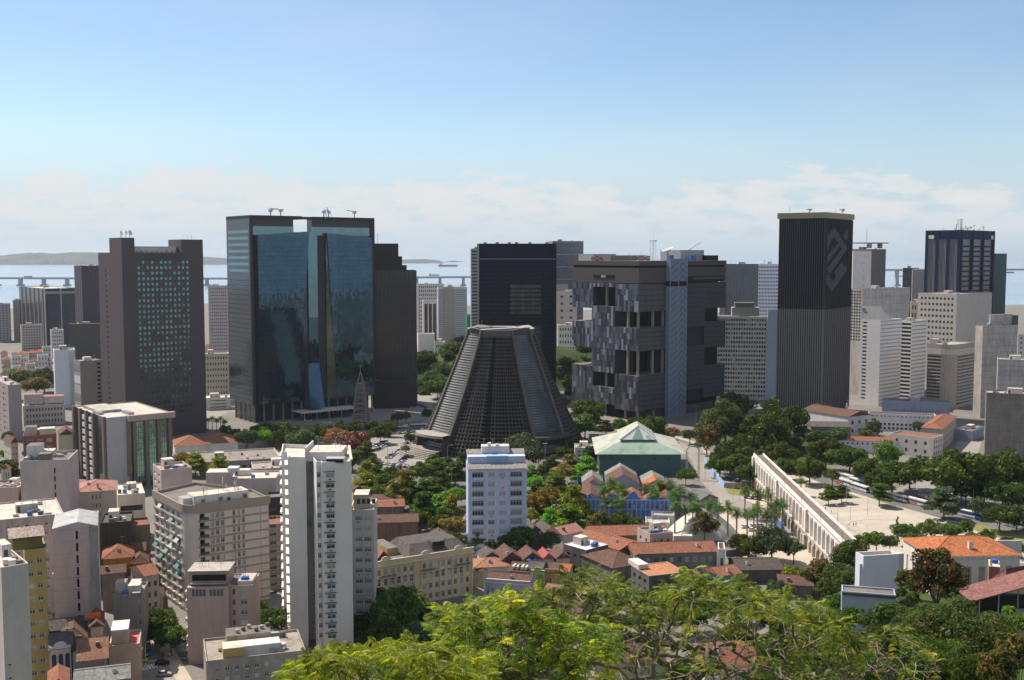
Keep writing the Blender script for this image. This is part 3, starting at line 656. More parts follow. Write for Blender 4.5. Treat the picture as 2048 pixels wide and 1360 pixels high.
# --- twin glass tower ---
def glass_tower():
    p, h, t, w, d = corner_pts(452, 499, 748, 430, D=775, th=37)
    r = thing('glass_tower', 'huge dark teal mirrored twin office tower with a notch at its top', 'office tower', (p[0][0], p[0][1], 0), t)
    MG = M((.034, .080, .115), 'mirror', (.052, .108, .148), rough=.03, metal=.85, amt=.08); MG2 = M((.04, .055, .085), 'mirror', (.055, .075, .105), rough=.06, metal=.6, amt=.35)
    LG = M((.16, .27, .29), 'mirror', (.13, .22, .24), rough=.08, metal=.7, amt=.3); SL = M((.055, .055, .06), amt=.3); FR = M((.03, .035, .04), 'plain')
    zt = h; z1 = h - 2.4; z3 = h - 11.5; zb = 13.0
    b = B(); b.box(0, w, 1.2, d, zb, z3, MG2, SL); b.build('core_block', r)
    b = B(); b.box(.062 * w, .336 * w, 1.2, 9, z3 + .003, z1, MG2, SL); b.box(0, .06 * w, 1.2, d, z3 + .003, z1, MG2, SL); b.build('west_block', r)
    b = B(); b.box(.486 * w, w, 1.2, 9, z3 + .003, z1, MG2, SL); b.build('east_block', r)
    b = B(); b.box(-.05, .06 * w, 9.01, d, z1 + .003, z1 + 2.4, SL); b.box(-.05, .40 * w, -.6, 9, z1 + .003, z1 + 2.4, SL); b.box(-.05, .02 * w, -.6, 1.19, zb, z1, SL); b.build('roof_slab', r)
    b = B(); b.box(.486 * w, w + .05, -.6, 9, z1 + .003, z1 + 2.2, SL); b.box(.41 * w, .4855 * w, -.6, 4, z1 + .2, z1 + 2.0, SL); b.box(.965 * w, w + .05, -.6, 1.19, zb, z1, SL); b.build('roof_slab', r)
    # crown: brown band over a pale teal band, set on the back blocks
    for x0, x1 in ((.022 * w, .336 * w), (.486 * w, .962 * w)):
        b = B(); b.box(x0, x1, .5, 1.19, z1 - 5.2, z1, DKBROWN); b.build('crown_band', r)
        b = B(); b.box(x0, x1, .2, 1.19, z3 - 2.2, z1 - 5.21, LG); b.build('crown_glazing', r)
    def panel(q, y0, m, name):
        b = B(); f = [(x * w, y0, z) for x, z in q]; k = [(x * w, 1.19, z) for x, z in q]
        b.face(f, m); n = len(q)
        for i in range(n): b.face([f[(i + 1) % n], f[i], k[i], k[(i + 1) % n]], SL)
        o = b.build(name, r); return o
    zl = z3 - 2.5
    panel([(.045, zb), (.345, zb), (.444, zl + 3), (.045, zl)], -3.2, MG, 'curtain_wall')
    panel([(.655, zb), (.962, zb), (.962, zl - 1), (.585, zl + 2)], -3.4, MG, 'curtain_wall')
    b = B(); b.box(.445 * w, .52 * w, -.4, 1.19, z3 - 62, z3, LG); b.box(.445 * w, .52 * w, -.3, 1.19, zb, z3 - 62.01, MG); b.build('recess_glazing', r)
    b = B(); b.box(.523 * w, .583 * w, .4, 1.19, zb, z3 - .01, SL); b.build('recess_wall', r)
    b = B(); b.face([(.585 * w, -1.5, zl), (.655 * w, -3.3, zb), (.585 * w, 0, zb)], M((.11, .13, .12), 'mirror', (.2, .21, .18), rough=.06, metal=.7, amt=.9)); b.build('folded_pane', r)
    # grid of joints on the curtain walls
    b = B(); z = zb + 3.4
    while z < zl - 1.5:
        f = (z - zb) / (zl + 3 - zb)
        b.box(.046 * w, (.345 + .099 * f) * w - .2, -3.26, -3.203, z, z + .12, FR); f = (z - zb) / (zl + 2 - zb); b.box((.655 - .07 * f) * w + .2, .961 * w, -3.46, -3.403, z, z + .12, FR); z += 3.4
    for i in range(1, 60):
        x = .045 * w + i * 1.5
        if x < .343 * w: b.box(x - .03, x + .03, -3.24, -3.203, zb, zl - .1, FR)
        x = .657 * w + i * 1.5
        if x < .96 * w: b.box(x - .03, x + .03, -3.44, -3.403, zb, zl - 1.1, FR)
    b.build('mullion', r)
    # side face: lighter glazing stripes high up
    b = B(); z = z1 - 8
    for i in range(7): b.box(-.06, -.004, 3, d - 3, z - 2.0, z, LG); z -= 4.6
    b.build('side_glazing', r)
    b = B(); z = zb + 3
    while z < z1 - 42: b.box(-.05, -.004, .5, d - .5, z, z + .25, FR); z += 3.4
    b.build('floor_banding', r)
    # base: columns, canopy, lobby
    for i in range(14): b = B(); x = .02 * w + i * (w * .96) / 13; b.tube([(x, 2.5, 0), (x, 2.5, zb)], .7, CONC, 8); b.build('column', r)
    for i in range(1, 5): b = B(); b.tube([(1.2, d * i / 5, 0), (1.2, d * i / 5, zb)], .7, CONC, 8); b.build('column', r)
    b = B(); b.box(3, w - 3, 6, d - 3, 0, zb - .01, M((.03, .04, .045), 'mirror', (.05, .05, .05), rough=.1, metal=.3)); b.build('lobby', r)
    b = B(); b.box(.3 * w, .78 * w, -16, 2, 6.0, 6.6, WHITE2); b.build('canopy', r)
    for i in range(5): b = B(); x = .33 * w + i * .1 * w; b.tube([(x, -14, 0), (x, -14, 6)], .3, STEEL, 6); b.build('canopy_post', r)
    b = B(); q = [(.40, 8, -9), (.52, 8, -9), (.505, 40, -3.6), (.42, 40, -3.6)]; f = [(x * w, y, z) for x, z, y in q]; k = [(x * w, 0.1, z) for x, z, y in q]
    b.face(f, M((.035, .075, .11), 'mirror', (.05, .10, .14), rough=.08, metal=.5, amt=.2))
    for i in range(4): b.face([f[(i + 1) % 4], f[i], k[i], k[(i + 1) % 4]], LG)
    b.build('atrium_glazing', r)
    # roof cranes
    for x, y, l in ((.26 * w, 5, -9), (.62 * w, 8, 3), (.66 * w, 8, -2), (.86 * w, 5, -7), (.2 * w, 9, 5)):
        b = B(); z = z1 + 2.3; b.tube([(x, y, z), (x, y, z + 4)], .45, STEEL, 6); b.box(x - 1.2, x + 1.2, y - 1, y + 1, z + 3, z + 4.6, STEEL); b.tube([(x, y, z + 4.6), (x + l, y - 1, z + 5.4)], .28, METAL, 5); b.tube([(x, y, z + 4.6), (x - l * .25, y, z + 4.9)], .3, METAL, 5); b.build('roof_crane', r)
    b = B(); b.tube([(.65 * w, 9, z1 + 2), (.63 * w, 9, z1 + 9)], .2, STEEL, 5); b.tube([(.67 * w, 9, z1 + 2), (.65 * w, 9, z1 + 10)], .2, STEEL, 5); b.tube([(.65 * w, 9, z1 + 10), (.69 * w, 9, z1 + 3)], .15, STEEL, 5); b.build('roof_crane', r)
glass_tower()

def ribs(n, rw=.35, rp=.5, mt=None, **kw): return dict(n=1, f=1, skip=lambda i, j: True, rib=(n, rw, rp, mt or DKBROWN), **kw)
RIBB = M((.13, .10, .09), 'plain'); GD = M((.03, .028, .03), 'glass', (.05, .045, .045), .15)
bd = bld('office_tower', 'dark brown tower with close vertical fins right of the mirrored tower', 740, 740, 832, 541, D=858, th=6, wall=GD, clut=0, roof=ROOFD, dl=34, F=ribs(34, .28, .6, RIBB, m=.3), Rr=ribs(10, mt=RIBB))
b = B(); b.box(1, bd.w * .62, 3, 26, bd.h + .003, bd.h + 21, DARKW); b.box(bd.w * .62, bd.w * .7, 6, 22, bd.h + .003, bd.h + 11, DARKW); b.box(bd.w * .7, bd.w * .8, 6, 20, bd.h + .003, bd.h + 4, DARKW); b.build('upper_block', bd.root)
b = B(); b.tube([(6, 6, bd.h + 21), (6, 6, bd.h + 29)], .15, METAL, 5); b.tube([(20, 6, bd.h + 21), (20, 6, bd.h + 24)], .1, METAL, 5); b.build('antenna', bd.root)
b = B(); b.box(2, bd.w - 6, -8, -.01, .01, 22, DARKW); b.build('podium', bd.root)

# --- black slab tower behind the cathedral ---
bd = bld('office_tower', 'black flat-topped glass tower standing behind the cone-shaped cathedral', 958, 958, 1113, 487, D=905, th=2, dl=40, clut=0, roof=ROOFD, wall=M((.008, .010, .018), 'plain', rough=.5),
    F=dict(n=1, f=1, skip=lambda i, j: True, rib=(52, .16, .35, M((.012, .015, .028), 'plain', rough=.4)), m=.2))
b = B(); T0 = bd.T[0][0]
for i in range(46): b.obox(T0, 1 + i * 1.36, 1.7 + i * 1.36, .36, .42, bd.h - 13.2, bd.h - 12.2, M((.25, .33, .45), 'plain'))
b.build('vent_band', bd.root)
b = B(); z = 10
while z < bd.h - 16: b.obox(T0, .3, bd.w - .3, .004, .2, z, z + .9, M((.02, .022, .032), 'plain', rough=.4)); z += 3.6
b.build('floor_banding', bd.root)
LITG = M((.10, .09, .08), 'glass', (.05, .045, .045), .2)  # lit patches on the black facade, put into the pane colour
for x0, x1, a, c in ((.40, .80, 30, 58), (.46, .80, 66, 96)):
    b = B()
    for i in range(18):
        for j in range(int((c - a) / 3.6)):
            u = bd.w * (x0 + (x1 - x0) * i / 18); z = bd.h - c + j * 3.6; b.obox(T0, u + .15, u + bd.w * (x1 - x0) / 18 - .15, .004, .3, z, z + 2.6, LITG)
    b.build('lit_patch_panes', bd.root)
for k, x in enumerate((4, 14, 24, 30, 41, 55)): b = B(); b.box(x, x + 2.5, 4, 6, bd.zr, bd.h + 1.2, BRICK if k == 3 else GREYW); b.build('roof_unit', bd.root)

# --- tower with the knot emblem ---
def knot_tower():
    p, h, t, w, d = corner_pts(1559, 1651, 1705, 436, D=800, th=54)
    DG = M((.012, .012, .014), 'plain', rough=.4); FN = M((.07, .066, .068), 'plain'); FN2 = M((.21, .19, .175), 'plain')
    zb = h * .545
    bd = building('office_tower', 'dark finned tower with a cream top band and a knot emblem', 'office tower', p, h, DG, {0: dict(n=1, f=1, skip=lambda i, j: True), 3: dict(n=1, f=1, skip=lambda i, j: True)}, 0, t, roof=ROOFD)
    bd.w, bd.d = w, d
    for e, n in ((0, 14), (3, 20)):
        T, l, _ = bd.T[e]; b = B()
        for i in range(n + 1):
            u = .4 + (l - .8) * i / n; b.obox(T, u - .28, u + .28, .003, .7, zb, h - .5, FN); b.obox(T, u - .5, u + .5, .003, .75, 2, zb - .01, FN2)
        b.build('fin_cladding', bd.root)
    b = B(); q = [(-1.2, -1.2), (w + 1.2, -1.2), (w + 1.2, d + 1.2), (-1.2, d + 1.2)]; b.prism(q, h + .003, h + 4.2, M((.34, .28, .16), amt=.3), ROOFG); b.build('crown_band', bd.root)
    # the interlaced emblem, built of pale fins over the right face
    T, l, _ = bd.T[0]; b = B(); em = M((.095, .093, .097), 'plain')
    z0, z1 = h - 54, h - 6
    def pin(x, y, P):
        k = False
        for (x0, y0), (x1, y1) in zip(P, P[1:] + P[:1]):
            if (y0 > y) != (y1 > y) and x < (x1 - x0) * (y - y0) / (y1 - y0) + x0: k = not k
        return k
    def inside(a, c):
        x, y = 205 + 595 * (.02 + .78 * a), 1245 - 1070 * c
        return pin(x, y, [(560, 310), (700, 180), (712, 330), (620, 392)]) or (pin(x, y, [(232, 320), (375, 182), (672, 525), (300, 950), (232, 880)]) and not pin(x, y, [(290, 425), (370, 335), (455, 440), (232, 655), (232, 590)]) and not pin(x, y, [(500, 490), (545, 540), (232, 850), (232, 780)])) or (pin(x, y, [(405, 910), (548, 748), (682, 880), (355, 1243), (232, 1110), (232, 945), (300, 960)]) and not pin(x, y, [(268, 965), (405, 920), (430, 1000), (350, 1075)]))
    for i in range(42):
        run = None
        for j in range(97):
            ok = j < 96 and inside((i + .5) / 42, (j + .5) / 96)
            if ok and run is None: run = j
            if not ok and run is not None:
                u = .02 * l + .78 * l * (i + .12) / 42; b.obox(T, u, u + .78 * l / 42 * .76, .72, .9, z0 + (z1 - z0) * run / 96, z0 + (z1 - z0) * j / 96, em); run = None
    b.build('emblem', bd.root)
    for x, y, a in ((2, d * .8, 4), (5, d * .3, 3), (w * .5, 3, 2.5), (w * .85, 4, 3.5)):
        b = B(); z = h + 5; b.tube([(x, y, z), (x, y, z + a)], .12, METAL, 5); b.build('antenna', bd.root)
    for x, y in ((w * .4, d * .6), (w * .75, 3)):
        b = B(); z = h + 5; b.tube([(x, y, z), (x, y, z + 2)], .4, METAL, 6); b.tube([(x - 6, y, z + 2.2), (x + 2, y, z + 2.2)], .3, METAL, 5); b.box(x + 1, x + 3, y - .8, y + .8, z + 1.5, z + 3, METAL); b.build('roof_crane', bd.root)
knot_tower()

# --- block-built tower with voids (oil company style cube) ---
def cube_tower():
    p, h, t, w, d = corner_pts(1145, 1278, 1452, 522, D=785, th=41)
    r = thing('office_tower', 'bulky grey-brown cube tower with cut-out voids and patchwork panels', 'office tower', (p[0][0], p[0][1], 0), t)
    Z = lambda y: (1090 - y) / (1090 - 225) * h
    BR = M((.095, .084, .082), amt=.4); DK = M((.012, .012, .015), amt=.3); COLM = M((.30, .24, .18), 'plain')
    PG = [M((.075, .08, .09), 'plain', rough=.5), M((.13, .14, .16), 'plain', rough=.5), M((.25, .28, .33), 'plain', rough=.5), M((.045, .046, .052), 'plain', rough=.5), M((.09, .096, .115), 'plain', rough=.5)]
    MGL = M((.10, .11, .115), 'mirror', (.15, .15, .15), rough=.12, metal=.4, amt=.4); MUL = M((.13, .135, .145), 'plain', rough=.5)
    # core, coloured near-black so the voids read as deep shade
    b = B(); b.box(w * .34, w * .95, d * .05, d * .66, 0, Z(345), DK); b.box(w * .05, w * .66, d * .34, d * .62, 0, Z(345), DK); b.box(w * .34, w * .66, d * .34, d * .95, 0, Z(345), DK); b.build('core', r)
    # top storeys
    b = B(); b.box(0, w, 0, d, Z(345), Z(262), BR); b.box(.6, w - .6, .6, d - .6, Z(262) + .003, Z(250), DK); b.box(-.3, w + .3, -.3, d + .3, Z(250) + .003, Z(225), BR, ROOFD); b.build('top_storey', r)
    T0, l0, _ = frame((0, 0), (w, 0)); T3, l3, _ = frame((0, d), (0, 0))
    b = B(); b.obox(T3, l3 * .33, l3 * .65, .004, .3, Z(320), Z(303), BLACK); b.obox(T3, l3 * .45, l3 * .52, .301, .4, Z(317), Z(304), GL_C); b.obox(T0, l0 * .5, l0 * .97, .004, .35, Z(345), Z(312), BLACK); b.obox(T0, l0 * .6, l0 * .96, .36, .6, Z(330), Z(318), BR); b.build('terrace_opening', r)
    rr = random.Random(5); thk = w * .33
    def panels(x0, x1, y0, y1, z0, z1, name='panel_block'):
        """solid block; its left face carries patchwork panels, its right face mullioned glass"""
        b = B(); b.box(x0, x1, y0, y1, z0, z1, PG[3], ROOFD)
        if x0 < .01:
            T, l, _ = frame((x0, y1), (x0, y0)); nu = max(1, round(l / 2.1)); nz = max(1, round((z1 - z0) / 4.4)); du, dz = l / nu, (z1 - z0) / nz
            for i in range(nu):
                j = 0
                while j < nz:
                    k = rr.choice((1, 1, 2)); k = min(k, nz - j); mm = rr.choices(PG, (5, 4, 2.0, 5, 4))[0]; b.obox(T, i * du + .06, (i + 1) * du - .06, .003, .12 + rr.random() * .1, z0 + j * dz + .08, z0 + (j + k) * dz - .08, mm); j += k
        if y0 < .01:
            T, l, _ = frame((x0, y0), (x1, y0)); nu = max(1, round(l / 1.25)); nz = max(1, round((z1 - z0) / 3.7)); du, dz = l / nu, (z1 - z0) / nz
            b.obox(T, .02, l - .02, .003, .06, z0 + .02, z1 - .02, MGL)
            for i in range(nu + 1): u = min(max(.1, i * du), l - .1); b.obox(T, u - .1, u + .1, .062, .42, z0 + .03, z1 - .03, MUL)
            for j in range(nz + 1): z = min(max(z0 + .25, z0 + j * dz), z1 - .25); b.obox(T, .02, l - .02, .07, .22, z - .2, z + .2, DK)
        b.build(name, r)
    a = d * .335; c = d * .67; g0 = 0.0
    # left face columns are y: far third (c..d), middle (a..c), near third (0..a); right face columns are x
    q = w * .32; e1 = w * .52; e2 = w * .745
    for (y0, y1, z0, z1) in ((c, d, 490, 347), (a, c, 370, 347), (0, a, 500, 349)): panels(g0, q if y0 == 0 else w * .2, y0 + (.02 if y0 else 0), y1 - .02, Z(z0), Z(z1))
    panels(0, w * .2, a, c - .02, Z(585), Z(475.5))
    for (y0, y1) in ((c, d - .01), (a, c), (0, a)): panels(0, q if y0 == 0 else w * .2, y0 + (.02 if y0 else 0), y1 - .02, Z(712), Z(566 if y0 >= c else 586))
    panels(0, w * .2, a, c - .02, Z(845), Z(713))
    panels(0, w * .2, c, d, Z(1012), Z(815)); panels(0, w * .2, a + .02, c - .02, Z(1020), Z(926)); panels(0, q, 0, a, Z(1040), Z(846))
    # right face
    for x0, x1, z0, z1 in ((q + .02, e1, 1040, 349), (e1 + .02, e2, 600, 349), (e1 + .02, e2, 955, 706), (e2 + .02, w, 498, 349), (e2 + .02, w, 722, 575), (e2 + .02, w, 1010, 828)): panels(x0, x1, .0, w * .2, Z(z0), Z(z1), 'glazed_block')
    panels(e1 + .02, e2, 2.5, w * .2, Z(705.9), Z(600.1), 'glazed_block'); panels(e1 + .02, e2, 2.5, w * .2, Z(1020), Z(955.1), 'glazed_block')
    b = B(); b.box(w * .12, w * .9, 3, d * .9, 0, Z(1040) - .01, BR); b.build('base_storey', r)
    # columns in the voids
    for x, y, z0, z1 in ((1.5, a * .5, 585, 500), (4, a * .04 + 3, 585, 500), (1.5, a * .5, 846, 712), (3, 3, 846, 712), (q * .55, 2, 846, 712), (q * .55, 2, 585, 500), (q * .9, 2, 846, 712), (q * .9, 2, 585, 500), (3, (a + c) / 2, 475, 370), (3, (a + c) / 2, 926, 850), (3, c + 3, 566, 490), (3, c + 3, 815, 712), (w - 6, 5, 575, 498), (w - 6, 5, 828, 722), (2, 2, 1092, 1040), (q * .6, 2, 1092, 1040), (2, a * .6, 1092, 1040), (2, a * 1.5, 1092, 1020), (e2 + 4, 6, 828, 722), (e2 + 4, 6, 575, 498)):
        b = B(); b.box(x - .75, x + .75, y - .75, y + .75, Z(z0) + .01, Z(z1) - .01, COLM); b.build('column', r)
    # braced service shaft on the right face
    b = B(); u0, u1 = w * .29, w * .485; y0 = -4.2; SH = M((.21, .24, .30), amt=.25); BRC = M((.07, .065, .085), 'plain'); b.box(u0, u1, y0, -.5, 0, h + 1.5, SH, ROOFD); b.box(u0 - .01, u1 + .01, y0 - .02, -.5, Z(365), Z(335), DK); b.build('service_shaft', r)
    b = B(); T, l, _ = frame((u0, y0), (u1, y0)); nseg = 24
    for i in range(nseg):
        za, zc = 3 + (h - 4) * i / nseg, 3 + (h - 4) * (i + 1) / nseg
        b.tube([T(.3, za, .2), T(l * .48, zc, .2)], .16, BRC, 4); b.tube([T(l * .72, zc, .2), T(l * .52, za, .2)], .16, BRC, 4); b.tube([T(l * .72, zc, .2), T(l - .3, za, .2)], .16, BRC, 4); b.obox(T, .2, l - .2, .01, .25, za - .12, za + .12, SH)
    for u in (.25, l * .5, l - .25): b.obox(T, u - .2, u + .2, .01, .4, .1, h, M((.32, .35, .40), 'plain'))
    b.build('bracing', r)
    # roof: antenna tower, dish, plant rooms
    zr = h; BLU = M((.08, .16, .42), 'plain')
    b = B(); x, y = w * .42, d * .35
    for sx in (-1.5, 1.5):
        for sy in (-1.5, 1.5): b.tube([(x + sx, y + sy, zr), (x + sx, y + sy, zr + 15)], .16, WHITE2, 4)
    for k in range(7):
        z = zr + 2 * k + .5; b.tube([(x - 1.5, y - 1.5, z), (x + 1.5, y - 1.5, z + 2)], .1, WHITE2, 4); b.tube([(x - 1.5, y + 1.5, z), (x - 1.5, y - 1.5, z + 2)], .1, WHITE2, 4)
    b.box(x - 2, x + 2, y - 2, y + 2, zr + 14.5, zr + 15.2, WHITE2); b.tube([(x, y, zr + 15), (x, y, zr + 21)], .12, WHITE2, 4); b.build('lattice_mast', r)
    b = B(); c0 = Vector((w * .55, d * .3, zr + 7)); ax = Vector((-.35, .1, .9)).normalized(); u = ax.cross(Vector((0, 1, 0))).normalized(); v = u.cross(ax); n = 16; rings = []
    for rr_, hh in ((.3, 0), (2.5, .5), (4.6, 1.7)): rings.append([c0 + ax * hh + (u * math.cos(2 * math.pi * i / n) + v * math.sin(2 * math.pi * i / n)) * rr_ for i in range(n)])
    for A_, C_ in zip(rings, rings[1:]):
        for i in range(n): b.face([A_[i], A_[(i + 1) % n], C_[(i + 1) % n], C_[i]], WHITE2)
    b.tube([c0, (c0.x, c0.y, zr)], .5, BLU, 6); b.build('satellite_dish', r)
    for x0, x1, y0, y1, hh, m in ((w * .05, w * .3, d * .75, d * .98, 5, GREYW), (w * .1, w * .5, d * .55, d * .7, 4, OLIVE), (w * .62, w * .9, d * .2, d * .5, 8, STEEL), (w * .5, w * .54, d * .2, d * .24, 4, BLU), (w * .66, w * .72, d * .1, d * .14, 4, BLU), (w * .88, w * .99, d * .1, d * .5, 4, DK)):
        b = B(); b.box(x0, x1, y0, y1, zr + .004, zr + hh, m); b.build('plant_room', r)
    b = B(); T, l, _ = frame((w * .02, d * .74), (w * .5, d * .50))
    for i in range(16):
        for j in range(3): b.obox(T, i * l / 16, (i + 1) * l / 16 - .01, 0, .4, zr + .01 + j * 1.2, zr + j * 1.2 + 1.18, M((.3, .1, .09), 'plain') if (i + j) % 2 else M((.5, .42, .38), 'plain'))
    b.build('chequered_screen', r)
    b = B(); b.tube([(w * .72, d * .2, zr + 8), (w * .86, d * .2, zr + 14)], .2, METAL, 5); b.tube([(w * .72, d * .2, zr), (w * .72, d * .2, zr + 9)], .3, METAL, 5); b.build('roof_crane', r)
    for k in range(14): x, y, l = w * rr.uniform(.05, .95), d * rr.uniform(.1, .9), rr.uniform(3, 7); b = B(); b.tube([(x, y, zr), (x, y, zr + l)], .09, METAL, 4); b.build('antenna', r)
    for x, y, z in ((w * .08, c + 2, 566), (w - 5, 4, 575), (w - 5, 4, 828), (w * .08, c + 2, 815), (1.2, a * .5, 850)):
        b = B(); q_ = random.Random(z)
        for k in range(120): px_, py_, pz_ = x + q_.gauss(0, 2.2), y + q_.gauss(0, 1.6), Z(z) + abs(q_.gauss(0, .9)); b.face([(px_ + q_.uniform(-.5, .5), py_ + q_.uniform(-.5, .5), pz_ + q_.uniform(-.4, .5)) for _ in range(3)], M((.04, .07, .025), 'leaf', (.06, .09, .03)))
        b.build('terrace_planting', r)
cube_tower()

# --- navy tower, far right ---
def navy_tower():
    p, h, t, w, d = corner_pts(1854, 1922, 1987, 462, D=1090, th=44)
    bd = building('office_tower', 'navy blue tower crowned with many antennas, far right', 'office tower', p, h, M((.03, .03, .035), 'glass', (.05, .05, .055), .2), {}, 0, t, roof=ROOFD); bd.w, bd.d = w, d
    NB = M((.014, .020, .055), 'plain', rough=.6)
    for e in (0, 3):
        T, l, _ = bd.T[e]; b = B()
        for i in range(4): u = .6 + (l - 1.2) * i / 3; b.obox(T, u - 1.3, u + 1.3, .003, 1.6, 0, h + 1, NB)
        b.obox(T, 0, l, .003, 1.2, h - 8, h + 1, NB); b.build('pier_cladding', bd.root)
        b = B()
        for i in range(3):
            a = .6 + (l - 1.2) * i / 3 + 1.5; c = a + (l - 1.2) / 3 - 3
            if e == 3:
                for k in range(7): u = a + (c - a) * k / 6; b.obox(T, u - .25, u + .25, .003, .7, 1, h - 8.2, M((.27, .27, .28), 'plain'))
            else:
                for k in range(26): z = 3 + (h - 14) * k / 26; b.obox(T, a, c, .003, .6, z, z + 1.6, M((.035, .03, .03), 'plain'))
        b.build('fin_cladding', bd.root)
        b = B(); b.obox(T, 2.4 if e == 3 else l - 8, 8 if e == 3 else l - 2.4, 1.201, 1.3, h - 7.5, h - 3.8, WHITE); b.build('top_opening', bd.root)
    r = random.Random(8)
    for k in range(34):
        x, y, l = w * r.uniform(.05, .95), d * r.uniform(.05, .95), r.uniform(2, 7); b = B(); z = h - .8; b.tube([(x, y, z), (x, y, z + l)], .14, METAL, 4)
        if k % 2: b.lathe([(.3, z + l - .2), (1.1, z + l + .1), (1.2, z + l + .6), (.2, z + l + 1.0)], STEEL, 8, (x, y))
        b.build('antenna', bd.root)
    x, y = w * .45, d * .5; b = B()
    for a, c in ((-2, -2), (2, -2), (2, 2), (-2, 2)): b.tube([(x + a, y + c, h), (x + a * .6, y + c * .6, h + 13)], .2, METAL, 4)
    for k in range(5): b.tube([(x - 2, y - 2, h + k * 2.5), (x + 2, y - 2, h + k * 2.5 + 2.5)], .15, METAL, 4); b.box(x - 2, x + 2, y - 2.6, y - 2.2, h + 2 + k * 2.4, h + 3.2 + k * 2.4, STEEL)
    b.build('lattice_mast', bd.root)
navy_tower()
bld('office_tower', 'green glass slab tower directly right of the navy tower', 1975, 1985, 2014, 507, D=1150, th=20, wall=M((.03, .08, .09), 'mirror', (.04, .10, .11), rough=.08, metal=.5), clut=0, F=dict(n=1, f=1, skip=lambda i, j: True, rib=(10, .2, .2, FRAMED)), roof=ROOFD)
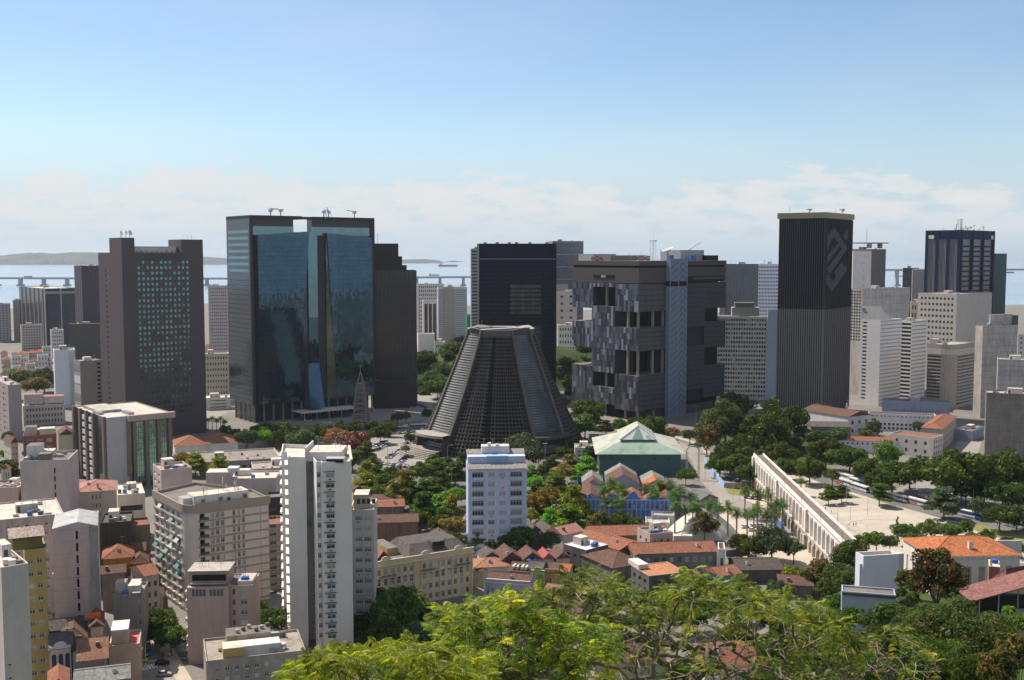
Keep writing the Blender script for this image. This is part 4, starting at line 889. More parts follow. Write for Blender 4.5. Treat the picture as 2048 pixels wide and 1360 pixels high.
# ---------------- cone-shaped cathedral ----------------
def cathedral():
    c = G(1000, 918); c = Vector((c.x, c.y + 52, 0)); H = 73.0; r0, r1 = 53.5, 19.5; NR = 34
    r = thing('cathedral', 'huge cone-shaped concrete cathedral with stepped tiers and glazed strips', 'cathedral', c)
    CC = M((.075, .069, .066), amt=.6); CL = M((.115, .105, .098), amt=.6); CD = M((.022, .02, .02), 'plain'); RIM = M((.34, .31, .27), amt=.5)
    rad = lambda z: r0 + (r1 - r0) * (z / H) ** .93
    STR = [R(-52), R(38), R(128), R(218)]                 # strip azimuths from the side facing us
    hw = lambda z: R(11.0 + 5.5 * (z / H))
    def pt(a, rr, z): return (rr * math.sin(a), -rr * math.cos(a), z)
    # inner dark body
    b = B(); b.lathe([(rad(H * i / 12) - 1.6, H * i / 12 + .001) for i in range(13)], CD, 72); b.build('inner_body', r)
    # quadrants: ledges and fins
    for q in range(4):
        b = B(); k_l, k_c = CL, CC
        for k in range(NR):
            z0, z1 = H * k / NR, H * (k + 1) / NR; a0 = STR[q] + hw(z0) + .03; a1 = STR[(q + 1) % 4] + (2 * math.pi if q == 3 else 0) - hw(z0) - .03
            ra = rad(z0); rb = rad(z1); n = 22
            for i in range(n):
                s, e = a0 + (a1 - a0) * i / n, a0 + (a1 - a0) * (i + 1) / n
                mid = abs((i + .5) / n - .46) < .035
                zt = z0 + (z1 - z0) * .36
                for f in ([pt(s, ra, z0), pt(e, ra, z0), pt(e, ra - .1, zt), pt(s, ra - .1, zt)], [pt(s, ra - .1, zt), pt(e, ra - .1, zt), pt(e, rb - 1.3, zt), pt(s, rb - 1.3, zt)]): b.face(f, k_c if not mid else CD)
                # fin between two cells
                f = R(.32); zz = z1
                if i and not mid:
                    b.face([pt(s - f, ra - .25, zt), pt(s + f, ra - .25, zt), pt(s + f, rb - .25, zz), pt(s - f, rb - .25, zz)], k_l if i % 4 == 0 else k_c)
                    b.face([pt(s - f, ra - .25, zt), pt(s - f, rb - .25, zz), pt(s - f, rb - 1.5, zz), pt(s - f, rb - 1.5, zt)], k_c); b.face([pt(s + f, rb - .25, zz), pt(s + f, ra - .25, zt), pt(s + f, rb - 1.5, zt), pt(s + f, rb - 1.5, zz)], k_c)
        b.build('tiered_wall', r)
    # the four glazed strips with stepped louvres and their raised ribs
    GS = M((.10, .13, .15), 'glass', (.06, .08, .09), .15); LV_SUNLIT = M((.40, .40, .39), amt=.4); LV_SHADED = M((.05, .058, .075), amt=.3)  # louvre colours carry the light: bright sunlit copy, dark copy for the shaded strip
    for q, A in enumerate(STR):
        LV = LV_SHADED if q == 1 else LV_SUNLIT; g = B(); NS = 46
        for k in range(NS):
            z0, z1 = 2 + (H - 4) * k / NS, 2 + (H - 4) * (k + 1) / NS; w0, w1 = hw(z0), hw(z1); ra, rb = rad(z0) + .2, rad(z1) + .2; zt = z0 + (z1 - z0) * .62
            n = 4
            for i in range(n):
                s0, e0 = A - w0 + 2 * w0 * i / n, A - w0 + 2 * w0 * (i + 1) / n
                g.face([pt(s0, ra, z0), pt(e0, ra, z0), pt(e0, ra - .05, z1), pt(s0, ra - .05, z1)], GS)
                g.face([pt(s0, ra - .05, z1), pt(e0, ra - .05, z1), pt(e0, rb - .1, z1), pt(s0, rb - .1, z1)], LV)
                g.face([pt(s0, ra + .12, zt), pt(e0, ra + .12, zt), pt(e0, ra + .1, zt + .42), pt(s0, ra + .1, zt + .42)], LV)
                g.face([pt(s0, ra + .1, zt + .42), pt(e0, ra + .1, zt + .42), pt(e0, ra, zt + .42), pt(s0, ra, zt + .42)], LV)
        g.build('stained_glass_strip', r)
        for sg in (-1, 1):
            g = B(); pr = []
            for i in range(15):
                z = (H + .5) * i / 14; a = A + sg * (hw(min(z, H)) + R(1.3)); rr = rad(min(z, H)); f = R(1.35)
                pr.append([pt(a - f, rr + 2.1, z), pt(a + f, rr + 2.1, z), pt(a + f, rr - 2.5, z), pt(a - f, rr - 2.5, z)])
            for P0, P1 in zip(pr, pr[1:]):
                for i in range(4): g.face([P0[i], P0[(i + 1) % 4], P1[(i + 1) % 4], P1[i]], CL)
            g.face(pr[-1], CL); g.build('rib', r)
        # porch at the foot of each strip
        g = B(); zz = 10.5; w = R(15); n = 8
        for i in range(n):
            s, e = A - w + 2 * w * i / n, A - w + 2 * w * (i + 1) / n; bow = lambda a: (59.5 if q == 0 else 56.5) - 3.0 * ((a - A) / w) ** 2
            RM_ = RIM if q == 0 else CC
            for z_, fl in ((zz, 0), (zz + 1.6, 1)):
                f = [pt(s, bow(s), z_), pt(e, bow(e), z_), pt(e, 42, z_), pt(s, 42, z_)]; g.face(f if fl else f[::-1], RM_ if fl else CC)
            g.face([pt(s, bow(s), zz), pt(e, bow(e), zz), pt(e, bow(e), zz + 1.6), pt(s, bow(s), zz + 1.6)], RM_)
        for a in (A - w, A + w): g.box(-.01, .01, -.01, .01, 0, .02, CC)
        g.build('porch_canopy', r)
        for sg in (-1, 1):
            g = B(); a = A + sg * (w - R(.8)); f = R(.7); g.face([pt(a - f, 57, 0), pt(a + f, 57, 0), pt(a + f, 55.5, zz - .01), pt(a - f, 55.5, zz - .01)], CC)
            g.face([pt(a + f, 57, 0), pt(a + f, 47, 0), pt(a + f, 46, zz - .01), pt(a + f, 55.5, zz - .01)], CC); g.face([pt(a - f, 47, 0), pt(a - f, 57, 0), pt(a - f, 55.5, zz - .01), pt(a - f, 46, zz - .01)], CC); g.build('porch_pier', r)
        g = B(); g.face([pt(A - w * .8, 52.0, 0), pt(A + w * .8, 52.0, 0), pt(A + w * .8, 51.0, zz - .02), pt(A - w * .8, 51.0, zz - .02)], BLACK); g.build('doorway', r)
        if q == 0:
            for k in range(6):
                g = B(); n = 10; ro, zo = 71 - k * 1.9, .5 + k * .55
                for i in range(n):
                    s, e = A - R(14) + R(28) * i / n, A - R(14) + R(28) * (i + 1) / n
                    g.face([pt(s, ro, zo), pt(e, ro, zo), pt(e, 52, zo), pt(s, 52, zo)], CONC); g.face([pt(s, ro, 0), pt(e, ro, 0), pt(e, ro, zo), pt(s, ro, zo)], CONC)
                g.build('step', r)
    # crown ring with square holes, cross-shaped roof
    b = B(); n = 64
    for i in range(n):
        s, e = 2 * math.pi * i / n, 2 * math.pi * (i + 1) / n
        # the rim stands highest over the four strips
        up = lambda a: .6 + 1.0 * max(0, math.cos(4 * (a - STR[0]))) ** 2; out = lambda a: .7 + .9 * max(0, math.cos(4 * (a - STR[0]))) ** 2
        def ring(a): return [pt(a, r1 + 1.2, H - 4.2), pt(a, r1 + 1.0 + out(a), H + up(a)), pt(a, r1 + out(a), H + up(a)), pt(a, r1 - 1.5, H - .6)]
        P0, P1 = ring(s), ring(e)
        for k in range(3): b.face([P0[k], P1[k], P1[k + 1], P0[k + 1]], RIM if k else CL)
    b.build('crown_ring', r)
    b = B()
    for q in range(4):
        for i in range(5):
            for j in range(2):
                a = STR[q] + R(-14 + 7 * i); z = H - 2.4 + j * 1.6; rr = r1 + 1.75 + (z - H + 4.2) * .36; f = R(1.3)
                b.face([pt(a - f, rr, z), pt(a + f, rr, z), pt(a + f, rr + .25, z + .75), pt(a - f, rr + .25, z + .75)], BLACK)
    b.build('vent_hole', r)
    b = B(); b.lathe([(r1 - .5, H - 1.2), (r1 * .6, H - .6), (2, H)], ROOFL, 48); b.build('roof', r)
    b = B(); a = R(-38)
    for A in STR[:2]:
        x, y, _ = pt(A, 1, 0); px, py = -y, x
        b.face([(x * r1 + px * 2, y * r1 + py * 2, H + .35), (-x * r1 + px * 2, -y * r1 + py * 2, H + .35), (-x * r1 - px * 2, -y * r1 - py * 2, H + .35), (x * r1 - px * 2, y * r1 - py * 2, H + .35)][::-1], M((.5, .52, .55), 'plain')) if A == STR[0] else None
    b.build('skylight', r)
    b = B(); b.tube([(-r1 * .6, -8, H), (-r1 * .6, -8, H + 6)], .1, METAL, 5); b.build('antenna', r)
cathedral()

def bell_tower():
    c = G(722, 858); r = thing('bell_tower', 'open concrete lattice bell tower with a spire before the mirrored tower', 'bell tower', c); CM = M((.25, .21, .18), amt=.5)
    H = (858 - 768) / FPX * c.y * 1.01; hw = lambda z: 5.6 - 3.4 * z / H
    for sx, sy in ((-1, -1), (1, -1), (1, 1), (-1, 1)):
        b = B(); n = len(b.v)
        pr = [[(sx * hw(z) + a, sy * hw(z) + e, z) for a, e in ((-.5, -.5), (.5, -.5), (.5, .5), (-.5, .5))] for z in (0, H)]
        for i in range(4): b.face([pr[0][i], pr[0][(i + 1) % 4], pr[1][(i + 1) % 4], pr[1][i]], CM)
        b.build('pillar', r)
    for k in range(1, 9):
        z = H * k / 8.6; q = hw(z) + .5; b = B()
        for (x0, x1, y0, y1) in ((-q, q, -q - .25, -q + .5), (-q, q, q - .5, q + .25), (-q - .25, -q + .5, -q + .51, q - .51), (q - .5, q + .25, -q + .51, q - .51)): b.box(x0, x1, y0, y1, z - .45, z + .45, CM)
        b.build('ring_beam', r)
    for s in (-1, 1):
        b = B(); m = [(s * hw(z) * .33, -hw(z) - .1, z) for z in (0, H)]; b.tube(m, .35, CM, 4); m = [(s * hw(z) * .33, hw(z) + .1, z) for z in (0, H)]; b.tube(m, .35, CM, 4); b.build('pillar', r)
    b = B(); b.prism([(-2.3, -2.3), (2.3, -2.3), (2.3, 2.3), (-2.3, 2.3)], H, H + 1, CM)
    for sx, sy in ((-1, -1), (1, -1), (1, 1), (-1, 1)): b.tube([(sx * 2, sy * 2, H + 1), (0, 0, H + 9)], .35, CM, 4)
    b.tube([(0, 0, H + 8), (0, 0, H + 14)], .22, CM, 5); b.tube([(-1.2, 0, H + 12.4), (1.2, 0, H + 12.4)], .18, CM, 5); b.build('spire', r)
bell_tower()

# ---------------- background towers ----------------
SL_ = lambda i, j: True
def F_(n, f, ww=.5, wh=.45, kind='std', **k): return dict(n=n, f=f, ww=ww, wh=wh, kind=kind, **k)
VBAND = M((.33, .31, .30), 'plain'); LIGHTB = M((.50, .48, .46), 'plain'); FARW = M((.58, .57, .58)); FARB = M((.50, .46, .42)); FARG = M((.36, .37, .40))
bld('apartment_tower', 'blue-grey apartment slab cut by the left edge before the bay', -40, -20, 18, 608, D=1500, th=20, wall=FARG, F=F_(5, 22, .55, .45, 'dark'), L=F_(3, 22, .5, .4, 'dark'))
bld('apartment_tower', 'slim beige apartment tower beside the roof-garden office block', 18, 26, 42, 600, D=1520, th=35, wall=FARB, F=F_(4, 24, .6, .5, 'dark'), L=F_(2, 24, .5, .4, 'dark'))
bd = bld('office_tower', 'wide navy glass office block with a planted roof and pale ribs', 38, 88, 151, 577, D=1420, th=38, wall=M((.028, .03, .05), 'glass', (.045, .045, .065), .2), F=ribs(24, .15, .2, M((.06, .065, .09), 'plain')), L=ribs(5, 1.6, .9, M((.40, .33, .24), 'plain'), m0=14), roof=ROOFL)
b = B(); T, l, _ = bd.T[0]
for u in (.5, l * .52): b.obox(T, u - .5, u + .5, .2, 1.2, 0, bd.h, M((.5, .5, .52), 'plain'))
b.obox(T, 0, l, .003, 1, bd.h - 7, bd.h - 4, VBAND); b.build('pier_cladding', bd.root)
bld('apartment_block', 'low beige block with flat roof in front of the navy office block', 38, 42, 84, 650, D=1360, th=12, wall=FARB, F=F_(7, 9, .6, .4, 'dark', band=(.5, .4, LIGHTB)))
bd = bld('office_tower', 'violet-brown ribbed tower half hidden by the brown stone tower', 148, 163, 205, 532, D=1300, th=30, wall=M((.075, .06, .075)), F=ribs(14, .5, .6, M((.15, .12, .13), 'plain')), L=ribs(3, 1.5, .3, M((.16, .17, .22), 'plain')), roof=ROOFD)
bld('office_block', 'squat dark brown glass box below the violet ribbed tower', 128, 137, 200, 648, D=1200, th=20, wall=M((.045, .036, .036), 'glass', (.06, .05, .05), .2), F=ribs(20, .2, .2, FRAMED), roof=ROOFD)
bld('apartment_block', 'small white apartment block left of the squat brown glass box', 100, 102, 127, 660, D=1260, th=10, wall=FARW, F=F_(5, 7, .5, .4, 'dark'))
bd = bld('apartment_tower', 'white blank-walled tower wrapped in scaffolding beside the brown stone tower', 103, 108, 150, 700, D=850, th=22, wall=M((.66, .68, .74), 'plain'), L=F_(1, 12, .3, .3, 'dark'))
b = B()
for i in range(9):
    x = bd.w * (.72 + .03 * i)
    if i % 2 == 0: b.tube([(x, -1.2, 0), (x, -1.2, bd.h * .8)], .07, METAL, 4)
for k in range(22): b.box(bd.w * .7, bd.w, -1.6, -.6, k * 2.2 + 1, k * 2.2 + 1.12, STEEL)
b.build('scaffolding', bd.root)
bd = bld('parking_building', 'grey concrete block with white panels and open parking decks', 137, 160, 203, 722, D=800, th=38, wall=M((.30, .28, .23)), dl=16, L=dict(n=1, f=5, ww=.94, wh=.82, kind='blind', rec=.1, zb=3, zt=3, m=.4), F=dict(n=1, f=13, m0=12, m1=.5, ww=.98, wh=.5, kind='hole', rec=1.5))
bld('apartment_block', 'grey-pink apartment block with window strips at the left edge', -20, 16, 42, 770, D=700, th=35, wall=M((.36, .32, .33)), L=F_(3, 9, .55, .42, 'dark'), F=dict(n=1, f=1, skip=SL_, zb=2, zt=2, band=(.3, .12, GREYW)))
bd = bld('low_building', 'low white building with peach roofs behind the brick house', 42, 46, 130, 812, D=760, th=12, wall=FARW, F=F_(12, 3, .5, .5, 'dark'), roof=ROOFL)
b = B(); b.box(1, bd.w * .5, 6, bd.d * .9, bd.h + .01, bd.h + 7, FARW, TILEP); b.box(bd.w * .52, bd.w, 6, bd.d * .9, bd.h + .01, bd.h + 5, FARW, TILEP); b.build('upper_storey', bd.root)
# between and behind the big towers
bld('apartment_tower', 'pale pink apartment tower with a dense window grid seen right of the stone tower', 404, 416, 455, 572, D=1150, th=12, wall=M((.52, .47, .48)), F=F_(9, 24, .5, .38, 'dark'), L=F_(2, 24, .3, .35, 'dark'))
bld('apartment_block', 'cream apartment block with paired windows between stone and mirrored towers', 402, 404, 458, 708, D=880, th=6, wall=M((.56, .53, .47)), F=F_(9, 8, .45, .42, 'dark'))
bd = bld('low_building', 'low white modern block beneath the cream apartments', 406, 410, 462, 796, D=840, th=10, wall=WHITE, F=dict(n=1, f=3, ww=.7, wh=.25, kind='hole', rec=.6), roof=WHITE)
bd = bld('apartment_block', 'wide old white apartment slab behind the ribbed brown tower', 832, 834, 888, 568, D=1380, th=8, wall=FARW, F=F_(12, 16, .5, .45, 'dark'))
bld('office_tower', 'white office tower with three dark window strips', 844, 846, 875, 600, D=1330, th=5, wall=FARW, F=dict(n=3, f=1, ww=.72, wh=.98, kind='dark', zb=2, zt=4), clut=0)
bd = bld('office_tower', 'banded white and grey office tower with a beige blank stripe', 872, 876, 934, 574, D=1300, th=10, wall=M((.60, .59, .59)), F=dict(n=1, f=1, skip=SL_), L=None)
b = B(); T, l, _ = bd.T[0]; b.obox(T, l * .2, l * .52, .003, 1.0, 0, bd.h, M((.40, .34, .27)))
for k in range(30):
    z = 3 + (bd.h - 5) * k / 30; b.obox(T, .3, l * .195, .003, .3, z, z + 1.5, M((.3, .3, .34), 'plain')); b.obox(T, l * .53, l - .3, .003, .3, z, z + 1.5, M((.34, .33, .33), 'plain'))
b.build('floor_banding', bd.root)
bld('low_building', 'white blank-walled building above the wooded slope', 834, 836, 869, 668, D=1150, th=8, wall=WHITE, clut=0)
bld('apartment_block', 'small stepped white block right of the blank white wall', 867, 869, 890, 684, D=1140, th=8, wall=FARW, F=F_(4, 4, .5, .4, 'dark'))
bld('building_site', 'small tower wrapped in green scaffold netting left of the black tower', 931, 933, 952, 630, D=1250, th=8, wall=M((.03, .28, .20), 'plain'), clut=0, F=F_(3, 10, .8, .1, 'dark'), cat='building site')
bd = bld('office_tower', 'grey horizontally striped tower on the left of the black tower', 938, 942, 962, 497, D=1200, th=25, wall=M((.30, .30, .33)), F=dict(n=1, f=34, ww=.9, wh=.45, kind='dark', m=.3, rec=.1), L=None)
bd = bld('office_tower', 'grey glass tower with pale lower corner behind the black tower', 1095, 1105, 1167, 482, D=1320, th=10, wall=M((.09, .10, .13), 'mirror', (.12, .13, .15), rough=.15, metal=.3), F=dict(n=1, f=9, skip=SL_, m=.2, band=(.7, .5, M((.30, .29, .29), 'plain'))), roof=ROOFD)
b = B(); b.obox(bd.T[0][0], 2, bd.w * .5, .52, 1.2, 2, bd.h * .62, M((.34, .33, .34))); b.build('pale_panel', bd.root)
bld('apartment_block', 'cream block standing behind the convent hill', 1108, 1112, 1154, 584, D=1200, th=10, wall=M((.56, .50, .45)), F=dict(n=2, f=10, ww=.3, wh=.3, kind='dark'))
bld('apartment_block', 'small white block with dark windows above the orange convent roof', 1112, 1116, 1152, 650, D=1120, th=12, wall=WHITE, F=F_(6, 7, .45, .45, 'dark'))
bd = house('convent', 'long white convent with a broad orange tile roof on the hill', 1100, 1104, 1192, 716, None, D=1030, th=4, wall=WHITE, rm=M((.52, .27, .17), 'tile', (.42, .2, .12)), rk='hip', rise=4, z0=26, dl=30, F=F_(10, 1, .35, .5, 'dark'), cat='convent')
# right of the cube tower
bld('office_tower', 'dark grey glass office block right behind the cube tower', 1440, 1450, 1517, 528, D=1010, th=6, wall=M((.07, .085, .095), 'mirror', (.10, .12, .13), rough=.12, metal=.4, amt=.4), F=dict(n=1, f=13, skip=SL_, m=.2, band=(.6, .4, M((.16, .16, .17), 'plain')), rib=(14, .3, .42, M((.14, .14, .15), 'plain'))), roof=ROOFD)
bld('office_tower', 'white tower with a fine grid of small windows behind the emblem tower', 1514, 1517, 1562, 528, D=1090, th=4, wall=M((.72, .73, .80), 'plain'), F=F_(14, 28, .55, .45, 'dark', m=.6, zb=8), wins_max=100)
bd = bld('apartment_slab', 'broad white apartment slab packed with windows right of the cube tower', 1405, 1408, 1556, 632, D=905, th=3, wall=M((.74, .74, .74), amt=.35), F=F_(24, 18, .72, .52, ['dark', 'dark', 'std'], m0=1, m1=9, zb=2), extra={}, dl=18)
b = B(); b.box(bd.w - 8.2, bd.w - .4, -1.0, -.01, 0, bd.h + 6, M((.54, .60, .74), 'plain')); b.build('blank_pier', bd.root)
b = B(); b.box(bd.w * .38, bd.w * .75, 3, 15, bd.h + .01, bd.h + 7, GREYW); b.box(bd.w * .42, bd.w * .68, 4, 13, bd.h + 7.01, bd.h + 11, OLIVE); b.build('upper_storey', bd.root)
bld('office_tower', 'grey tower with a thin overhanging roof slab right of the emblem tower', 1700, 1742, 1772, 498, D=1180, th=45, wall=M((.22, .21, .21)), F=ribs(9, .3, .4, M((.3, .29, .28), 'plain')), L=F_(5, 20, .5, .4, 'dark'))
b = B(); q = corner_pts(1700, 1742, 1772, 485, 1182, th=45); p = q[0]; 
sl_ = thing('roof_slab', 'thin concrete roof slab floating over the grey tower', 'roof slab', (p[0][0], p[0][1], q[1] - 6), q[2]); b = B(); b.box(-2, q[3] + 2, -2, q[4] + 2, 5, 6.2, GREYW); b.box(2, 6, 2, 6, 0, 4.99, GREYW); b.box(q[3] - 6, q[3] - 2, 3, 7, 0, 4.99, GREYW); b.build('slab', sl_); b = B(); b.tube([(6, 8, 6), (6, 8, 17)], .35, STEEL, 5); b.tube([(6, 8, 11), (6, 8, 21)], .15, BRICK, 5); b.build('antenna', sl_)
bld('office_tower', 'slender blank white tower between the emblem tower and the slab-roofed tower', 1698, 1706, 1743, 502, D=1120, th=12, wall=WHITE, F=dict(n=4, f=16, ww=.14, wh=.12, kind='hole', skip=lambda i, j: i != 2), clut=0)
bld('office_tower', 'small dark blue tower with a flag mast seen over the white blocks', 1801, 1806, 1826, 536, D=1250, th=12, wall=M((.04, .05, .06), 'glass', (.07, .07, .08), .2), F=F_(1, 14, .9, .5, 'dark'), roof=ROOFD)
bd = bld('building_site', 'pale tower behind zigzag scaffold stairs beside the navy tower', 1822, 1825, 1856, 540, D=1230, th=8, wall=M((.42, .42, .46)), cat='building site', clut=0)
b = B(); T, l, _ = bd.T[0]
for k in range(10): z = 20 + k * 5.5; b.tube([T(l * .35, z, .5), T(l * .7, z + 2.7, .5)], .2, FRAMED, 4); b.tube([T(l * .7, z + 2.7, .5), T(l * .35, z + 5.5, .5)], .2, FRAMED, 4)
b.build('scaffold_stair', bd.root)
GRN = M((.44, .47, .47))
bd = bld('apartment_tower', 'white stained tower with green latticed windows on its narrow side', 1691, 1724, 1820, 578, D=930, th=38, wall=DIRTYW, L=dict(n=6, f=17, ww=.72, wh=.62, kind='teal', zb=46, zt=1, m=.4), clut=2, F=dict(n=1, f=14, skip=SL_, m=.1, zb=2, band=(.22, .06, M((.26, .24, .22), 'plain'))))
bd = bld('apartment_tower', 'white tower with ribbed horizontal bands and a flared curved top', 1722, 1761, 1804, 640, D=862, th=42, wall=M((.80, .80, .82), amt=.35), L=dict(n=1, f=22, m0=1, m1=11, ww=.8, wh=.45, kind='dark', rec=1.2, zb=4), F=dict(n=1, f=22, skip=SL_, m=.2, zb=2, band=(.55, .3, M((.33, .30, .27), 'plain')), b0=.4, b1=.4), clut=0)
b = B(); T, l, _ = bd.T[0]; n = 10; pr = [(l * i / n * .75, 10.5 * (1 - (i / n)) ** 2.2) for i in range(n + 1)]
f = [T(u, bd.h + z, .02) for u, z in pr] ; k = [T(u, bd.h + z, -14) for u, z in pr]; base = [T(pr[-1][0], bd.h, .02), T(0, bd.h, .02)]
b.face([T(0, bd.h, .02)] + [T(u, bd.h, .02) for u, z in pr[-1:]] + f[::-1][1:], M((.66, .66, .67)))
for i in range(n): b.face([f[i], f[i + 1], k[i + 1], k[i]], WHITE2)
b.face([T(0, bd.h, .02), f[0], k[0], T(0, bd.h, -14)], WHITE2); b.build('flared_parapet', bd.root)
b = B(); b.box(.1, bd.w * .5, 14.1, bd.d - .4, bd.h + .01, bd.h + 8.5, M((.45, .50, .58))); b.box(-.6, bd.w * .5, 13.9, bd.d, bd.h + 8.51, bd.h + 9.2, GREYW); b.build('upper_storey', bd.root)
bld('apartment_tower', 'white striped tower with a dark glazed recess on its left flank', 1800, 1824, 1853, 642, D=900, th=44, wall=M((.76, .75, .74), amt=.35), L=dict(n=1, f=20, m=.2, ww=.98, wh=.6, kind='dark', zb=1), F=dict(n=1, f=20, skip=SL_, m=.2, band=(.7, .25, M((.34, .30, .25), 'plain'))), clut=1, roof=ROOFD)
bd = bld('apartment_tower', 'beige apartment tower with pairs of windows below the navy tower', 1836, 1914, 1984, 588, D=1040, th=40, wall=M((.52, .46, .40)), L=F_(9, 9, .55, .42, 'dark', zb=30, zt=2), clut=2, Rr=None)
bld('apartment_block', 'old cream block squeezed between the white towers and the beige tower', 1818, 1822, 1846, 604, D=1080, th=12, wall=M((.50, .44, .36)), F=F_(4, 9, .5, .5, 'dark'))
# rounded tower
def rounded():
    C = AT(1895, 690, 850); h = C.z; p = corner_pts(1855, 1906, 1950, 690, 846, th=45)
    (pa, h, t, w, d) = p; A, Bq, Cq, D = [Vector(q) for q in pa]; rd = (Bq - A).normalized(); ld = (D - A).normalized(); rr = 9.0
    pts = []; cc = A + rd * rr + ld * rr
    for i in range(7):
        a = i / 6 * math.pi / 2; pts.append(tuple(cc - ld * rr * math.sin(a) - rd * rr * math.cos(a)))
    pts = pts + [tuple(Bq), tuple(Cq), tuple(D)]
    sp = {i: dict(n=1, f=1, skip=SL_) for i in range(6)}
    FF = dict(n=6, f=16, ww=.95, wh=.5, kind='dark', m=.3, zb=2, zt=6, band=(.9, .35, M((.45, .41, .36), 'plain'))); sp[6] = FF; sp[9] = dict(FF, n=7, band=(.5, .2, M((.36, .32, .28), 'plain')))
    bd = building('office_tower', 'grey tower with a smooth rounded corner before the beige tower', 'office tower', pts, h, M((.40, .37, .33)), sp, 0, t, roof=ROOFG); bd.w, bd.d = w, d; clutter(bd, 2)
    b = B(); b.prism([tuple(q) for q in inset(bd.poly, -.3)], h - 8, h - 4, M((.58, .56, .53))); b.build('parapet_band', bd.root)
rounded()
bd = bld('apartment_tower', 'tall stained white tower with stepped top at the right edge', 1951, 1966, 2036, 652, D=800, th=20, wall=M((.50, .47, .45), 'dirty'), clut=2, F=dict(n=1, f=14, skip=SL_, m=.1, zb=2, band=(.22, .06, M((.26, .24, .22), 'plain'))))
b = B(); b.box(bd.w * .35, bd.w * .98, 5, bd.d - 1, bd.h + .01, bd.h + 8, DIRTYW); b.box(bd.w * .98, bd.w * 1.12, 4, bd.d, bd.h - 40, bd.h + 7, M((.06, .12, .05))); b.build('upper_storey', bd.root)
bld('apartment_tower', 'stained white tower with stepped shoulders left of the dark concrete wall', 1990, 1996, 2080, 718, D=745, th=10, wall=DIRTYW, clut=1, F=dict(n=1, f=14, skip=SL_, m=.1, zb=2, band=(.22, .06, M((.26, .24, .22), 'plain'))))
bd = bld('apartment_tower', 'bare grey concrete tower wall streaked black at the right edge', 1970, 1973, 2110, 785, D=632, th=8, wall=M((.26, .24, .22), 'dirty', (.12, .11, .10)), F=dict(n=1, f=14, skip=SL_, m=.1, zb=2, band=(.12, .06, M((.15, .14, .13), 'plain'))), clut=2)
bld('apartment_block', 'distant white block with windows cut by the right edge', 2032, 2036, 2090, 668, D=1000, th=10, wall=FARW, F=F_(6, 10, .4, .4, 'dark'))
bld('apartment_block', 'blue-grey blank building between the bus avenue trees and the concrete tower', 1910, 1943, 1968, 862, D=700, th=50, wall=M((.33, .37, .44)), F=F_(3, 6, .4, .4, 'dark'), clut=1, roof=ROOFD)
# institutional complex with a courtyard
def complex_():
    w_ = M((.66, .67, .71)); bl = M((.16, .24, .42))
    F1 = dict(n=19, f=1, ww=.38, wh=.62, kind='dark', zb=5.0, zt=.8, m=2, rec=.3)
    house('school_wing', 'long white low wing with a row of small square windows and orange tiles', 1660, 1664, 1868, 880, None, D=660, th=-9, wall=w_, rm=TILE, rk='gx', rise=2, dl=9, F=[F1, dict(n=9, f=1, ww=.5, wh=.7, kind='dark', zb=.8, zt=4.2, m0=30, m1=14)], cat='school')
    bld('school_wing', 'white three-storey end block at the corner by the big round trees', 1818, 1866, 1886, 876, D=640, th=48, wall=M((.60, .58, .55)), F=F_(4, 3, .45, .5, 'dark'), L=F_(4, 2, .28, .42, 'dark'), clut=0, dl=26, cat='school', roof=TILE)
    house('school_wing', 'tan wing with a rusty tile roof along the side street', 1856, 1884, 1912, 858, None, D=662, th=60, wall=M((.48, .40, .31)), rm=TILE, rk='hip', rise=2.5, F=F_(9, 3, .5, .5, 'old'), dl=12, cat='school')
    bld('school_wing', 'blue and white back wing with two window rows over the courtyard', 1735, 1738, 1872, 826, D=745, th=-4, wall=w_, F=[dict(n=15, f=1, ww=.5, wh=.42, kind='dark', zb=9.2, zt=1.0, m=1, rec=.3), dict(n=15, f=2, ww=.55, wh=.6, kind='dark', zb=.5, zt=5.8, m=1, rec=1.2, rm=bl)], clut=0, roof=TILED, dl=10, cat='school')
    bld('warehouse', 'plain grey-blue windowless hall behind the courtyard school', 1758, 1766, 1900, 800, D=790, th=3, wall=M((.33, .35, .42)), F=dict(n=16, f=1, ww=.4, wh=.1, kind='dark', zb=3, zt=2, m=6), clut=1, roof=ROOFD, dl=14)
    house('school_wing', 'white wing with a maroon tile roof on the left of the courtyard', 1690, 1696, 1742, 834, None, D=715, th=32, wall=w_, rm=TILED, rk='gy', rise=3, F=F_(3, 2, .35, .4, 'dark'), dl=40, cat='school')
    house('shed', 'long grey shed with a weathered flat metal roof above the school', 1616, 1622, 1702, 853, None, D=700, th=-4, wall=M((.2, .19, .18)), rm=TILEG, rk='gx', rise=1.6, dl=22, F=dict(n=8, f=2, ww=.9, wh=.6, kind='dark', zb=2, zt=.6), cat='shed')
    r = thing('lattice_mast', 'short pale lattice mast beside the maroon-roofed wing', 'mast', G(1693, 842)); b = B()
    for sx, sy in ((-1, -1), (1, -1), (1, 1), (-1, 1)): b.tube([(sx * 1.6, sy * 1.6, 0), (sx * .3, sy * .3, 13)], .15, M((.55, .5, .52), 'plain'), 4)
    for k in range(8): q = 1.6 - .16 * k; b.tube([(-q, -q, k * 1.6), (q, -q, k * 1.6 + 1.5)], .1, STEEL, 4)
    b.tube([(0, 0, 12), (0, 0, 16)], .1, STEEL, 4); b.build('mast', r)
complex_()
